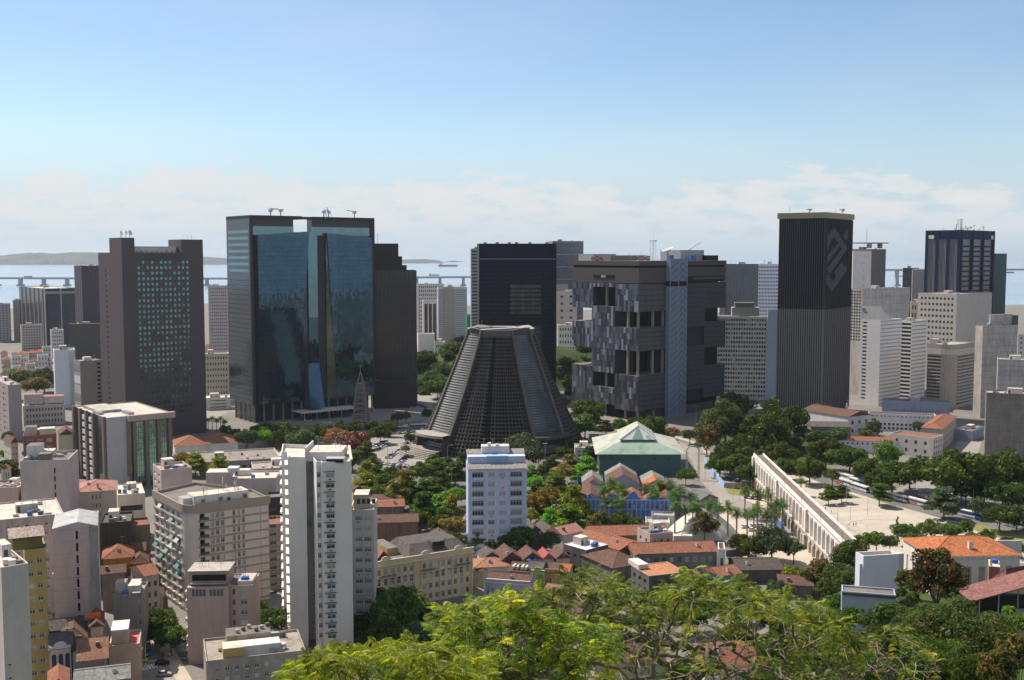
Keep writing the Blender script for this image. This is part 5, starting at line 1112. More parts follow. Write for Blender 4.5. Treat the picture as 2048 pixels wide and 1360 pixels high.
# ---------------- aqueduct ----------------
def aqueduct():
    z1 = 17.6; A = G(1517, 908, z1); Bp = G(1704, 1086, z1); A.z = Bp.z = 0; dirv = (Bp - A); L0 = dirv.length; dirv.normalize(); L = L0 + 6
    r = thing('aqueduct', 'long white two-tiered arched aqueduct carrying a tram track', 'aqueduct', A, math.atan2(dirv.y, dirv.x)); WH = M((.76, .75, .74), 'wall', (.46, .42, .37), amt=.5); WL = M((.58, .54, .49), 'dirty'); t = 2.3
    nb = round(L / 6.35); s = L / nb; b = B(); lo = B()
    # local: x along, visible face is the one with y < 0
    def tier(b, z0, zs, z2, pier, m, tt):
        for i in range(nb):
            u0, u1 = i * s + pier / 2, (i + 1) * s - pier / 2; rr = (u1 - u0) / 2; uc = (u0 + u1) / 2; n = 10
            ar = [(uc - rr * math.cos(math.pi * k / n), zs + rr * math.sin(math.pi * k / n)) for k in range(n + 1)]
            for y, fl in ((-tt, 0), (tt, 1)):
                fs = [[(i * s, y, z0), (u0, y, z0), (u0, y, zs), (u0, y, z2), (i * s, y, z2)], [(u1, y, z0), ((i + 1) * s, y, z0), ((i + 1) * s, y, z2), (u1, y, z2), (u1, y, zs)]]
                for k in range(n): fs.append([(ar[k][0], y, ar[k][1]), (ar[k + 1][0], y, ar[k + 1][1]), (ar[k + 1][0], y, z2), (ar[k][0], y, z2)])
                for f in fs: b.face(f[::-1] if fl else f, m)
            b.face([(u0, -tt, z0), (u0, tt, z0), (u0, tt, zs), (u0, -tt, zs)], m); b.face([(u1, tt, z0), (u1, -tt, z0), (u1, -tt, zs), (u1, tt, zs)], m)
            for k in range(n): b.face([(ar[k][0], -tt, ar[k][1]), (ar[k][0], tt, ar[k][1]), (ar[k + 1][0], tt, ar[k + 1][1]), (ar[k + 1][0], -tt, ar[k + 1][1])], m)
            b.box(i * s - pier * .42, i * s + pier * .42, -tt - .28, -tt - .003, z0, z2 - 2.0, m)
            if i % 9 == 0: b.box(i * s - pier * .75, i * s + pier * .75, -tt - .9, -tt - .29, z0, z2 - .5, m)
            # dark stain line / tie at the springing, and a small round hole over each pier
    tier(lo, 0, 3.6, 6.3, 2.1, WL, t + .5); lo.box(0, L, -t - .75, t + .75, 6.303, 6.75, WL); lo.build('lower_arcade', r)
    tier(b, 6.753, 12.4, 16.6, 1.75, WH, t); b.build('upper_arcade', r)
    b = B(); b.box(0, L, -t - .55, t + .55, 16.603, 17.0, WH); b.box(0, L, -t - .3, -t + .25, 17.003, 18.0, WH); b.box(0, L, t - .25, t + .3, 17.003, 18.0, WH); b.build('parapet', r)
    b = B(); b.box(.1, L - .1, -t + .27, t - .27, 17.003, 17.12, M((.20, .14, .10), 'dirty')); b.build('track_bed', r)
    b = B()
    for y in (-.5, .5): b.box(.1, L - .1, y - .05, y + .05, 17.125, 17.28, METAL)
    b.build('rail', r)
    b = B(); n = int(L / 3)
    for i in range(n): b.box(i * 3 + .5, i * 3 + .58, -t - .06, t * 0 - t + .02, 18.003, 19.0, METAL)
    b.box(0, L, -t - .06, -t, 18.9, 19.0, METAL); b.box(0, L, -t - .06, -t, 18.4, 18.46, METAL); b.build('railing', r)
    for k in range(6):
        u = 12 + k * 32; b = B(); b.tube([(u, -t - .5, 17.0), (u, -t - .5, 21.5), (u, -.5, 22)], .08, METAL, 5); b.build('lamp_post', r)
aqueduct()

# ---------------- halls round the square ----------------
GRNW = M((.06, .12, .105), amt=.6); GRNR = M((.27, .34, .28), 'dirty', (.2, .26, .21), s=.5)
def pavilion():
    p, h, t, w, d = corner_pts(1192, 1200, 1362, 905, None, 13.5, 1, dl=52)
    p = [(G(1199, 907, 12).x, G(1199, 907, 12).y), (G(1362, 909, 12).x, G(1362, 909, 12).y)]; p = p + [(p[1][0] + 2, p[1][1] + 50), (p[0][0] + 2, p[0][1] + 50)]
    bd = building('exhibition_hall', 'green metal hall with a stepped pyramid roof and glazed lantern', 'hall', p, 12, GRNW, {0: dict(n=5, f=1, ww=.12, wh=.1, kind='hole', vo=.86, skip=lambda i, j: i in (1, 2))}, 0, 0, cap=False); w = p[1][0] - p[0][0]; r = bd.root; d = 50
    b = B(); E = [(-2.5, -2.5, 12), (w + 2.5, -2.5, 12), (w + 4.5, d + 2, 12), (-.5, d + 2, 12)]; k = [(w * .29, 11, 17.2), (w * .71, 11, 17.2), (w * .75, d - 10, 17.2), (w * .33, d - 10, 17.2)]
    GL_ = M((.42, .45, .40), 'dirty', (.33, .37, .32), s=.5)
    b.face([E[0], E[1], k[1], k[0]], GRNR); b.face([E[1], E[2], k[2], k[1]], GL_); b.face([E[2], E[3], k[3], k[2]], GRNR); b.face([E[3], E[0], k[0], k[3]], GL_); b.face(E[::-1], GRNW); b.build('lower_roof', r)
    b = B(); ap = (w * .52, 15, 25.0); ap2 = (w * .54, d * .62, 25.0); k2 = [(w * .27, 9.5, 18.0), (w * .73, 9.5, 18.0), (w * .77, d - 8, 18.0), (w * .31, d - 8, 18.0)]
    b.face([k2[0], k2[1], ap], M((.70, .71, .68), 'plain')); b.face([k2[1], k2[2], ap2, ap], GL_); b.face([k2[2], k2[3], ap2], GL_); b.face([k2[3], k2[0], ap, ap2], GL_)
    b.face(k2[::-1], GRNW)
    for i in range(4): b.face([k[i], k[(i + 1) % 4], k2[(i + 1) % 4], k2[i]], GRNR)
    b.build('upper_roof', r)
    a, c = Vector(k2[0]), Vector(k2[1]); apv = Vector(ap); up = Vector((0, -.06, .06)); b = B()
    def q(s, u): return tuple(a.lerp(c, s).lerp(apv, u) + up)
    b.face([q(.34, .02), q(.66, .02), q(.66, .62), q(.5, .86), q(.34, .62)], M((.25, .36, .28), 'plain'))
    for s in (.78, .85): b.face([q(s, .02), q(s + .04, .02), q(s + .04, .3), q(s, .3)], M((.25, .36, .28), 'plain'))
    b.build('lantern_panel', r)
    for i in (0, 1): b = B(); b.tube([k2[i], ap], .35, WHITE, 5); b.build('hip_cap', r)
pavilion()
bld('office_block', 'low rounded white building beside the green hall', 1143, 1150, 1196, 895, h=9, D=None, th=14, wall=M((.55, .54, .50)), F=F_(4, 3, .6, .3, 'dark', m=1), dl=14, clut=1, roof=ROOFL)
bd = bld('workshop', 'small dark building with a white painted sign on its wall', 1176, 1178, 1200, 872, h=5, D=None, th=4, wall=M((.13, .14, .15)), clut=0, dl=8, roof=ROOFD)
b = B(); T, l, _ = bd.T[0]
for i, g in enumerate('110110111011'):
    u = l * (.08 + .07 * i); b.obox(T, u, u + l * .035, .01, .06, 1.6, 2.9 if g == '1' else 2.4, M((.5, .52, .53), 'plain')); b.obox(T, u, u + l * .055, .01, .05, 2.75 if g == '1' else 2.2, 2.95 if g == '1' else 2.4, M((.5, .52, .53), 'plain'))
b.build('wall_sign', bd.root)
bld('workshop', 'small green shed behind the green hall', 1200, 1201, 1230, 872, h=4, D=None, th=3, wall=GRNW, clut=0, dl=7)
# blue foundry facade with sawtooth tile roofs
BLU = M((.12, .25, .62), amt=.5); BLUL = M((.35, .48, .78), 'plain')
def foundry():
    A = G(1158, 998, 9); C = G(1352, 1000, 9); th = math.atan2(C.y - A.y, C.x - A.x); w = (C - A).length; d = 52
    rd, ld = Vector((math.cos(th), math.sin(th))), Vector((-math.sin(th), math.cos(th))); a = Vector((A.x, A.y)); p = [tuple(q) for q in (a, a + rd * w, a + rd * w + ld * d, a + ld * d)]
    bd = building('arts_centre', 'blue painted old foundry with arched gables and tile roofs behind palms', 'arts centre', p, 9, BLU, {0: dict(n=20, f=2, ww=.42, wh=.62, kind='old', zb=.6, zt=1.4, m=1.5, rec=.4)}, 0, th, cap=False); r = bd.root
    b = B(); T, l, _ = bd.T[0]
    for u in range(21): b.obox(T, 1 + u * (l - 2.4) / 20, 1.4 + u * (l - 2.4) / 20, .003, .25, .1, 8.9, BLUL)
    b.obox(T, 0, l, .26, .5, 8.6, 9.2, BLUL); b.obox(T, 0, l, .26, .45, 4.4, 4.7, BLUL)
    b.build('pilaster_trim', r)
    for u0, u1, hh in ((.30 * l, .40 * l, 1.8), (.50 * l, .62 * l, 3.2), (.70 * l, .84 * l, 2.6), (.05 * l, .14 * l, 1.6)):
        n = 12; f = [T(u0, 9.2, .1)] + [T(u0 + (u1 - u0) * k / n, 9.2 + .5 + hh * math.sin(math.pi * k / n), .1) for k in range(n + 1)] + [T(u1, 9.2, .1)]
        k_ = [(x - math.sin(0), y + .5, z) for x, y, z in f]; b = B(); b.face(f[::-1][::-1], BLU)
        b.face(k_[::-1], BLU)
        for i in range(len(f) - 1): b.face([f[i + 1], f[i], k_[i], k_[i + 1]], BLUL)
        b.build('arched_gable', r)
    for i, (x0, x1, y0, y1, m, z, rs) in enumerate(((0, .25, .3, 24, TILED, 9, 2.6), (.04, .28, 24.5, 48, TILED, 9.5, 3.4), (.26, .46, .5, 19, TILE, 9, 2.4), (.47, .66, .5, 19, TILE, 9, 2.4), (.30, .66, 19.5, 48, TILED, 12, 4.6), (.67, .83, .5, 24, TILE, 9, 2.2), (.84, 1.0, .5, 24, TILED, 9, 2.2), (.70, .97, 24.5, 48, TILEO, 10, 3.0))):
        x0, x1 = x0 * w + .3, x1 * w - .3; b = B()
        if z > 9: b.box(x0, x1, y0, y1, 9.01, z, M((.42, .44, .56)))
        xm = (x0 + x1) / 2
        if len(b.f): b.build('hall_wall', r)
        b = B()
        for y in (y0, y1): b.face([(x0, y, z + .01), (x1, y, z + .01), (xm, y, z + rs)], M((.42, .44, .56)))
        ym = y0 + (y1 - y0) * (.45 if i % 2 else .7)
        for ya, yb, mm in ((y0 - .4, ym, m), (ym, y1 + .2, M((.24, .26, .25), 'dirty') if i % 3 == 1 else m)):
            b.face([(x0 - .3, ya, z), (xm, ya, z + rs + .1), (xm, yb, z + rs + .1), (x0 - .3, yb, z)][::-1], mm); b.face([(xm, ya, z + rs + .1), (x1 + .3, ya, z), (x1 + .3, yb, z), (xm, yb, z + rs + .1)], mm)
        b.build('tile_roof', r)
foundry()
bd = house('market_hall', 'long grey corrugated roof hall stepping down beside the light road', 1358, 1400, 1436, 1000, 4.5, th=28, wall=M((.25, .25, .26)), rm=M((.22, .22, .22), 'tile', (.17, .17, .17)), rk='gy', rise=2.4, dl=44, cat='hall')
r = thing('lattice_arch', 'tall steel lattice portal tower beside the green hall', 'steel portal', G(1385, 958)); b = B()
for x in (-3.2, 3.2):
    for dx, dy in ((-.5, -.5), (.5, -.5), (0, .6)): b.tube([(x + dx, dy, 0), (x + dx, dy, 15)], .12, GRNR, 4)
    for k in range(9): b.tube([(x - .5, -.5, k * 1.65), (x + .5, -.5, k * 1.65 + 1.6)], .08, GRNR, 4)
b.build('pylon', r); b = B(); b.tube([(3.4 * math.cos(math.pi * k / 8), 0, 15 + 3.0 * math.sin(math.pi * k / 8)) for k in range(9)], .35, GRNR, 5); b.build('arch', r)
# white tent
def tent():
    c = G(1412, 1082); r = thing('circus_tent', 'large cream white domed circus tent among the royal palms', 'tent', (c.x, c.y + 13, 0)); TM = M((.66, .62, .54), 'plain'); rx, ry, hh = 15.5, 13.5, 10.5; n, m = 48, 14
    lobes = 6
    def pt(i, j):
        a = 2 * math.pi * i / n; f = j / m; lob = 1 - .10 * (abs(math.sin(a * lobes / 2))) * (1 - f); rr = (1 - f) ** .72 * lob; z = hh * (f ** .85) * (1 + .06 * math.cos(a * lobes)); return (rx * rr * math.cos(a), ry * rr * math.sin(a), z)
    b = B(); k = b.mi(TM)
    for j in range(m + 1):
        for i in range(n): b.v.append(pt(i, j))
    for j in range(m):
        for i in range(n): b.f.append((j * n + i, j * n + (i + 1) % n, (j + 1) * n + (i + 1) % n, (j + 1) * n + i)); b.m.append(k)
    b.build('canopy', r, smooth=True)
    for q in range(lobes): b = B(); i = int(q * n / lobes); b.tube([Vector(pt(i, j)) * 1.012 for j in range(m)], .14, METAL, 5); b.build('seam_cable', r)
    b = B(); b.tube([(-12, -14.2, 0), (-9, -14.6, 6.2), (-4, -14.8, 8.8), (2, -14.6, 9.4)], .2, METAL, 5); b.build('arch_truss', r)
    b = B(); b.box(-14, -6, -15.5, -11.8, 0, 2.8, M((.55, .52, .48))); b.build('entrance_block', r)
tent()
bd = bld('shed', 'low white curved shed with a grey roof behind the circus tent', 1288, 1292, 1340, 1044, h=4, D=None, th=-14, wall=WHITE2, clut=0, roof=METALR, dl=10)
bld('shed', 'grey metal clad shed at the foot of the blue foundry', 1300, 1304, 1350, 1030, h=5, D=None, th=-6, wall=METALR, clut=0, roof=METALR, dl=8)
# blue hoarding along the road
def wall_line(label, px, h, m, name='hoarding', cat='hoarding', th=.2, z0=0):
    P = [G(x, y) for x, y in px]; o = P[0].copy(); b = B()
    for a, c in zip(P, P[1:]):
        T, l, _ = frame((a.x - o.x, a.y - o.y), (c.x - o.x, c.y - o.y)); b.obox(T, 0, l - .005, -th / 2, th / 2, z0, h, m)
    ob = b.build(name); ob.location = o; tag(ob, label, cat); return ob
wall_line('light blue painted wall curving beside the road under the park trees', [(1408, 926), (1417, 940), (1430, 958), (1448, 975)], 3.2, M((.30, .50, .72)), 'painted_wall', 'wall')
wall_line('grey wall continuing from the light blue wall beside the lawn', [(1449, 976), (1470, 978), (1510, 974)], 3.0, M((.3, .3, .29)), 'boundary_wall', 'wall')
wall_line('bright blue hoarding at the foot of the aqueduct behind the palms', [(1543, 1035), (1560, 1055), (1580, 1085)], 2.6, M((.05, .16, .45), 'plain'))
wall_line('graffiti covered low wall beside the taxi in front of the tent', [(1452, 1113), (1500, 1108)], 2.5, M((.16, .17, .22), 'dirty'), 'street_wall', 'wall')
wall_line('low concrete wall below the red-leaved trees near the mirrored tower', [(556, 888), (640, 884), (690, 888)], 3, M((.5, .47, .42)), 'street_wall', 'wall')
wall_line('long pale concrete wall by the big roofs left of the cathedral car park', [(480, 905), (540, 893), (590, 900)], 4, M((.36, .34, .31)), 'boundary_wall', 'wall')

# white and blue apartment house in the middle
bd = bld('apartment_house', 'light blue apartment house with balconies and corrugated roof edges, centre', 935, 936, 1053, 938, D=427, th=1, wall=BLUEW, clut=0, par=.2, dl=18, roof=ROOFG,
    F=[dict(n=1, f=9, ww=.86, wh=.55, kind='wide', m0=1.2, m1=16.6, zb=1, zt=.6, rec=.8), dict(n=2, f=9, ww=.62, wh=.5, kind='blind', m0=7, m1=7.2, zb=1, zt=.6, ac=.25), dict(n=1, f=9, ww=.86, wh=.55, kind='wide', m0=16.3, m1=1.4, zb=1, zt=.6, rec=.8)])
T, l, _ = bd.T[0]
for j in range(9):
    z = 1 + (bd.h - 1.6) * j / 9
    for u0, u1 in ((1.3, 6.4), (l - 6.6, l - 1.3)):
        b = B(); b.obox(T, u0, u1, .01, .9, z + .1, z + .95, BLUEW); b.obox(T, u0 - .1, u1 + .1, .01, 1.0, z - .02, z + .095, WHITE2); b.build('balcony', bd.root)
b = B(); cor = M((.40, .37, .33), 'tile', (.3, .28, .25))
b.face([(-.4, -.9, bd.h + .1), (l + .4, -.9, bd.h + .1), (l + .2, 3.5, bd.h + 1.6), (-.2, 3.5, bd.h + 1.6)], cor); b.face([(-.2, 9, bd.h + 4.3), (l + .2, 9, bd.h + 4.3), (l + .2, 13, bd.h + 5.6), (-.2, 13, bd.h + 5.6)], cor); b.build('corrugated_roof', bd.root)
b = B(); b.box(.1, l * .33, 4, 12, bd.h + .01, bd.h + 4.1, BLUEW); b.box(l * .33, l * .70, 3.6, 12, bd.h + .01, bd.h + 4.3, M((.32, .44, .66))); b.box(l * .70, l - .1, 4, 12, bd.h + .01, bd.h + 4.1, BLUEW); b.build('setback_storey', bd.root)
b = B(); b.box(l * .26, l * .74, 9.5, 15, bd.h + 4.31, bd.h + 7.2, WHITE2, ROOFL); b.box(l * .36, l * .42, 9, 10.5, bd.h + 7.2, bd.h + 8.6, WHITE); b.box(l * .5, l * .56, 10, 11.5, bd.h + 7.2, bd.h + 7.9, WHITE); b.build('penthouse', bd.root)
for u in (.3, .45, .68): b = B(); b.tube([(l * u, 11, bd.h + 7.2), (l * u, 11, bd.h + 10.5)], .07, METAL, 4); b.tube([(l * u - .9, 11, bd.h + 10), (l * u + .9, 11, bd.h + 10)], .04, METAL, 4); b.build('antenna', bd.root)

# ---------------- yellow grand hotel-like block ----------------
def hotel():
    z = 16; A = G(746, 1130, z); C = G(946, 1099, z); th = math.atan2(C.y - A.y, C.x - A.x); w = (C - A).length; d = 22; YW = M((.70, .55, .33), amt=.35); TR = M((.66, .61, .53), amt=.4)
    rd, ld = Vector((math.cos(th), math.sin(th))), Vector((-math.sin(th), math.cos(th))); a = Vector((A.x, A.y)); p = [tuple(q) for q in (a, a + rd * w, a + rd * w + ld * d, a + ld * d)]
    rows = dict(n=15, ww=.52, kind=['old', 'old', 'std', 'blind'], m=1.0, rec=.3)
    sk = lambda i, j: i in (6,)
    bd = building('old_hotel', 'ornate yellow four-storey old hotel block with white window trim', 'hotel', p, z, YW, {0: dict(rows, f=4, wh=.56, zb=.2, zt=1.4, skip=sk), 1: F_(4, 4, .35, .5, 'old')}, 0, th, cap=False); r = bd.root; T, l, _ = bd.T[0]
    ch = (z - 1.6) / 4; cw = (l - 2) / 15; b = B(); ar = B()
    for i in range(15):
        if i == 6: continue
        u = 1 + cw * (i + .5); ww = cw * .52
        for j in range(4):
            zc = .2 + ch * (j + .5); hh = ch * .28
            b.obox(T, u - ww / 2 - .15, u + ww / 2 + .15, .003, .2, zc - hh - .28, zc - hh - .02, TR); b.obox(T, u - ww / 2 - .2, u + ww / 2 + .2, .003, .12, zc - hh - .9, zc - hh - .3, TR)
            if j == 2:
                n = 6; f = [T(u + (ww / 2 + .05) * math.cos(math.pi * k / n), zc + hh + .02 + .5 * math.sin(math.pi * k / n), .06) for k in range(n + 1)]; ar.face(f, M((.13, .12, .11), 'plain'))
            else: b.obox(T, u - ww / 2 - .12, u + ww / 2 + .12, .003, .14, zc + hh + .02, zc + hh + .2, TR)
    b.build('window_trim', r); ar.build('fanlight', r)
    b = B()
    for u in (.4, 1 + cw * 3, 1 + cw * 6, 1 + cw * 7, 1 + cw * 10, 1 + cw * 12, l - .5): b.obox(T, u - .28, u + .28, .003, .25, .01, z - 1.2, YW)
    b.build('pilaster', r)
    b = B(); b.obox(T, -.3, l + .3, .003, .7, z - 1.0, z - .6, TR); b.obox(T, -.1, l + .1, .003, .3, z - .59, z + .8, YW); b.obox(T, -.2, l + .2, .003, .45, z + .81, z + 1.05, TR); b.obox(T, 0, l, .26, .5, .2 + ch * 3 - .15, .2 + ch * 3 + .05, TR); b.build('cornice', r)
    for i in (1.5, 7.7, 13): u = 1 + cw * i; b = B(); n = 10; f = [T(u + 1.7 * math.cos(math.pi * k / n), z + 1.06 + 1.3 * math.sin(math.pi * k / n), .3) for k in range(n + 1)]; k2 = [T(u + 1.7 * math.cos(math.pi * k / n), z + 1.06 + 1.3 * math.sin(math.pi * k / n), 0) for k in range(n + 1)]; b.face(f, TR); [b.face([f[q + 1], f[q], k2[q], k2[q + 1]], TR) for q in range(n)]; b.build('crest', r)
    for i0, i1 in ((0.6, 3.2), (6.9, 9.2), (12.1, 15)):
        b = B(); u0, u1 = 1 + cw * i0, min(l - .2, 1 + cw * i1); zz = .2 + ch * 3; b.obox(T, u0, u1, .51, 1.2, zz - .1, zz + .12, TR)
        for q in range(int((u1 - u0) / .35)): b.obox(T, u0 + q * .35, u0 + q * .35 + .1, 1.08, 1.18, zz + .13, zz + .95, FRAMED)
        b.obox(T, u0, u1, 1.05, 1.2, zz + .951, zz + 1.02, FRAMED); b.build('balcony', r)
    b = B(); q = [(0, .4), (l, .4), (l, d), (0, d)]; zt = z - .3
    b.face([(x, y, zt) for x, y in q], ROOFD)
    def mans(x0, x1, y0, y1, rs, m):
        b.face([(x0, y0, zt + .01), (x1, y0, zt + .01), (x1 - 3, y0 + 6, zt + rs), (x0 + 3, y0 + 6, zt + rs)], m); b.face([(x1, y0, zt + .01), (x1, y1, zt + .01), (x1 - 3, y1 - 4, zt + rs), (x1 - 3, y0 + 6, zt + rs)], m); b.face([(x1, y1, zt + .01), (x0, y1, zt + .01), (x0 + 3, y1 - 4, zt + rs), (x1 - 3, y1 - 4, zt + rs)], m); b.face([(x0, y1, zt + .01), (x0, y0, zt + .01), (x0 + 3, y0 + 6, zt + rs), (x0 + 3, y1 - 4, zt + rs)], m); b.face([(x0 + 3, y0 + 6, zt + rs), (x1 - 3, y0 + 6, zt + rs), (x1 - 3, y1 - 4, zt + rs), (x0 + 3, y1 - 4, zt + rs)], m)
    mans(l * .36, l - .2, .8, d - .3, 3.6, TILEG); b.build('roof', r)
    b = B(); b.box(l * .62, l * .75, 3.2, 7, zt + 2, zt + 4.2, TILEG); b.box(l * .63, l * .74, 3.1, 3.19, zt + 2.4, zt + 3.9, BLACK); b.build('dormer', r)
    b = B(); x0, x1, y0, y1 = .4, l * .22, 1, d; zz = zt + .02; xm = (x0 + x1) / 2; b.face([(x0, y0, zz), (xm, y0, zz + 4.2), (xm, y1, zz + 4.2), (x0, y1, zz)][::-1], TILE); b.face([(xm, y0, zz + 4.2), (x1, y0, zz), (x1, y1, zz), (xm, y1, zz + 4.2)], TILE); b.face([(x0, y0, zz), (x1, y0, zz), (xm, y0, zz + 4.2)], M((.07, .05, .045), 'dirty')); b.build('gabled_roof', r)
    b = B(); b.box(l * .24, l * .35, 9, d, zt + .01, zt + 2.5, M((.5, .36, .2), 'dirty'), ROOFD); b.build('rear_wing', r)
hotel()
# brick warehouses behind it
BRK = M((.19, .12, .10), 'dirty')
house('warehouse', 'brown brick warehouse with long tile roof above the yellow hotel', 735, 740, 836, 1046, 12, th=8, wall=BRK, rm=TILED, rk='gx', rise=2, dl=12, cat='warehouse')
house('warehouse', 'brown brick shed with bright tile roof next to the car park', 742, 746, 808, 1014, 11, th=8, wall=M((.2, .17, .15), 'dirty'), rm=TILE, rk='gx', rise=2, dl=12, F=F_(3, 1, .12, .3, 'old'), cat='warehouse')
house('house', 'low brown tile roof behind the white balcony apartment wall', 742, 746, 785, 1000, 9, th=8, wall=BRK, rm=TILED, rk='gx', rise=1.6, dl=10)
house('house', 'small maroon roofed house between the yellow hotel and the car park trees', 862, 866, 893, 1076, 8, th=8, wall=BRK, rm=TILED, rk='hip', rise=2.4, dl=10)

# ---------------- old town houses (centre) ----------------
HW = lambda n, f=1: dict(n=n, f=f, ww=.36, wh=.5, kind='old', m=.6, zb=.6, zt=.6)
GV = 'old tile-roofed houses below the blue apartment house'
house('town_house', 'house with a wide pale hip tile roof next to the yellow hotel corner', 946, 950, 1018, 1135, 7, th=10, wall=CREAM, rm=M((.50, .24, .14), 'tile', (.40, .2, .13)), rise=2.0, F=HW(6), group=GV, dl=11)
house('town_house', 'white gabled house peeping over the wide pale hip roof', 962, 965, 1001, 1117, 8, th=14, wall=WHITE, rm=TILEG, rk='gy', rise=2.2, F=HW(3), group=GV, dl=9)
house('town_house', 'brown gabled house right of the small white gabled house', 1000, 1003, 1044, 1121, 8, th=14, wall=BRK, rm=TILED, rk='gy', rise=3.0, F=HW(3), group=GV, dl=12)
bd = house('town_house', 'gabled house with two bright blue water tanks on its terrace', 1043, 1046, 1084, 1120, 8, th=12, wall=PINKW, rm=TILED, rk='gy', rise=2.8, F=HW(3), group=GV, dl=10)
for k in range(2):
    b = B(); x, y = 2.0 + k * 2.4, -1.0; b.lathe([(.75, 6.9), (.95, 8.2), (.9, 8.3), (.3, 8.6)], M((.03, .12, .5), 'plain'), 12, (x, y)); b.box(x - .6, x + .6, y - .6, y + .95, 6.5, 6.9, CONC); b.build('water_tank', bd.root)
bd = house('town_house', 'white twin-gabled house with a bright red awning roof', 1083, 1086, 1108, 1118, 7.5, th=14, wall=WHITE, rm=M((.48, .14, .12), 'tile', (.4, .12, .1)), rk='gy', rise=2.2, F=HW(2), group=GV, dl=8)
house('town_house', 'white gabled house tight against the dark flat-roofed block', 1110, 1113, 1140, 1117, 7.5, th=14, wall=WHITE2, rm=TILED, rk='gy', rise=2.4, F=HW(2), group=GV, dl=9)
bd = house('town_house', 'grey house with skylight strips between blue and green facades', 1015, 1018, 1056, 1141, 6.5, th=-16, wall=GREYW, rm=TILED, rk='gx', rise=1.8, F=HW(3), group=GV, dl=12)
b = B()
for k in range(4): b.box(1 + k * 1.6, 1.7 + k * 1.6, .4, 4, 7.2, 8.1, WHITE2)
b.build('skylight', bd.root)
house('town_house', 'house with black felt roof behind the lime green facade', 1053, 1056, 1084, 1136, 7.5, th=-14, wall=WHITE2, rm=TILEG, rk='gx', rise=1.6, group=GV, dl=8)
house('town_house', 'long bright orange tile roof behind the lime green facade', 1068, 1072, 1138, 1139, 6.5, th=-12, wall=PEACH, rm=TILEO, rk='gx', rise=1.6, group=GV, dl=9)
LIME = M((.26, .42, .06), amt=.3)
def facade_house(label, xl, xc, xr, yt, h, th, wall, n, trim, rm=TILED, arch=True, dl=14, group=GV, f=1):
    bd = house('town_house', label, xl, xc, xr, yt, h, th=th, wall=wall, rm=rm, rk='gx', rise=1.8, F=dict(n=n, f=f, ww=.42, wh=.6, kind='old', m=.5, zb=.4, zt=1.2), group=group, dl=dl, ov=-.2); T, l, _ = bd.T[0]
    b = B(); b.obox(T, -.1, l + .1, .003, .35, h - .2, h + .1, trim); b.obox(T, 0, l, -.25, .12, h + .11, h + 1.0, wall); b.obox(T, -.05, l + .05, -.3, .2, h + 1.01, h + 1.2, trim)
    for u in (.15, l - .15): b.obox(T, u - .15, u + .15, .003, .2, .01, h - .21, trim)
    b.build('parapet', bd.root)
    if arch: k = B(); nn = 10; u = l / 2; ff = [T(u + l * .28 * math.cos(math.pi * q / nn), h + 1.21 + 1.1 * math.sin(math.pi * q / nn), .1) for q in range(nn + 1)]; kk = [T(u + l * .28 * math.cos(math.pi * q / nn), h + 1.21 + 1.1 * math.sin(math.pi * q / nn), -.2) for q in range(nn + 1)]; k.face(ff, wall); [k.face([ff[q + 1], ff[q], kk[q], kk[q + 1]], trim) for q in range(nn)]; k.build('crest', bd.root)
    return bd
facade_house('narrow lime green townhouse with an arched white-edged gable', 1061, 1062, 1089, 1146, 6.5, -10, LIME, 3, M((.6, .66, .4), 'plain'))
facade_house('ochre townhouse with brown doors right of the lime green one', 1089, 1090, 1117, 1144, 6.5, -10, M((.50, .36, .14)), 4, TILEP, arch=False)
bd = facade_house('long grey-blue arcaded townhouse under a dark sagging tile roof', 966, 968, 1060, 1163, 6, -14, M((.36, .40, .46)), 9, WHITE2, arch=False, dl=13)
house('town_house', 'small pale yellow house squeezed at the hotel corner', 943, 946, 968, 1140, 6, th=-20, wall=M((.55, .47, .33)), rm=TILED, rk='hip', rise=1.4, F=HW(2), L=HW(2), group=GV, dl=8)
house('town_house', 'pink and orange roofed house beneath the lime green townhouse', 1085, 1088, 1138, 1185, 6, th=-20, wall=M((.42, .30, .22)), rm=M((.42, .2, .13), 'tile', (.3, .16, .11)), rk='gx', rise=1.8, F=HW(4), group=GV, dl=10)
bd = house('convent', 'very large dark brown tile roof with white ridge stripes in the foreground', 852, 858, 1122, 1262, 6, th=14, wall=M((.36, .3, .24), 'dirty'), rm=TILED, rk='gx', rise=3.2, F=HW(10), cat='old building', dl=17)
for k in (.27, .5, .74): b = B(); x = bd.w * k; b.tube([(x, -.4, 6.1), (x, 8.5, 9.4)], .22, M((.55, .48, .42), 'plain'), 5); b.build('roof_ridge', bd.root)
for k in (.02, .1): b = B(); x = bd.w * k; b.lathe([(.3, 6), (.45, 6.5), (.2, 7), (.35, 7.6), (.12, 8.4)], M((.06, .055, .05), 'plain'), 8, (x, -.4)); b.build('urn', bd.root)
house('old_building', 'brown walled wing with tile roof behind the foreground branches', 1085, 1095, 1160, 1215, 9, th=-25, wall=M((.38, .3, .2), 'dirty'), rm=TILED, rk='gx', rise=2.5, F=HW(4), dl=16)
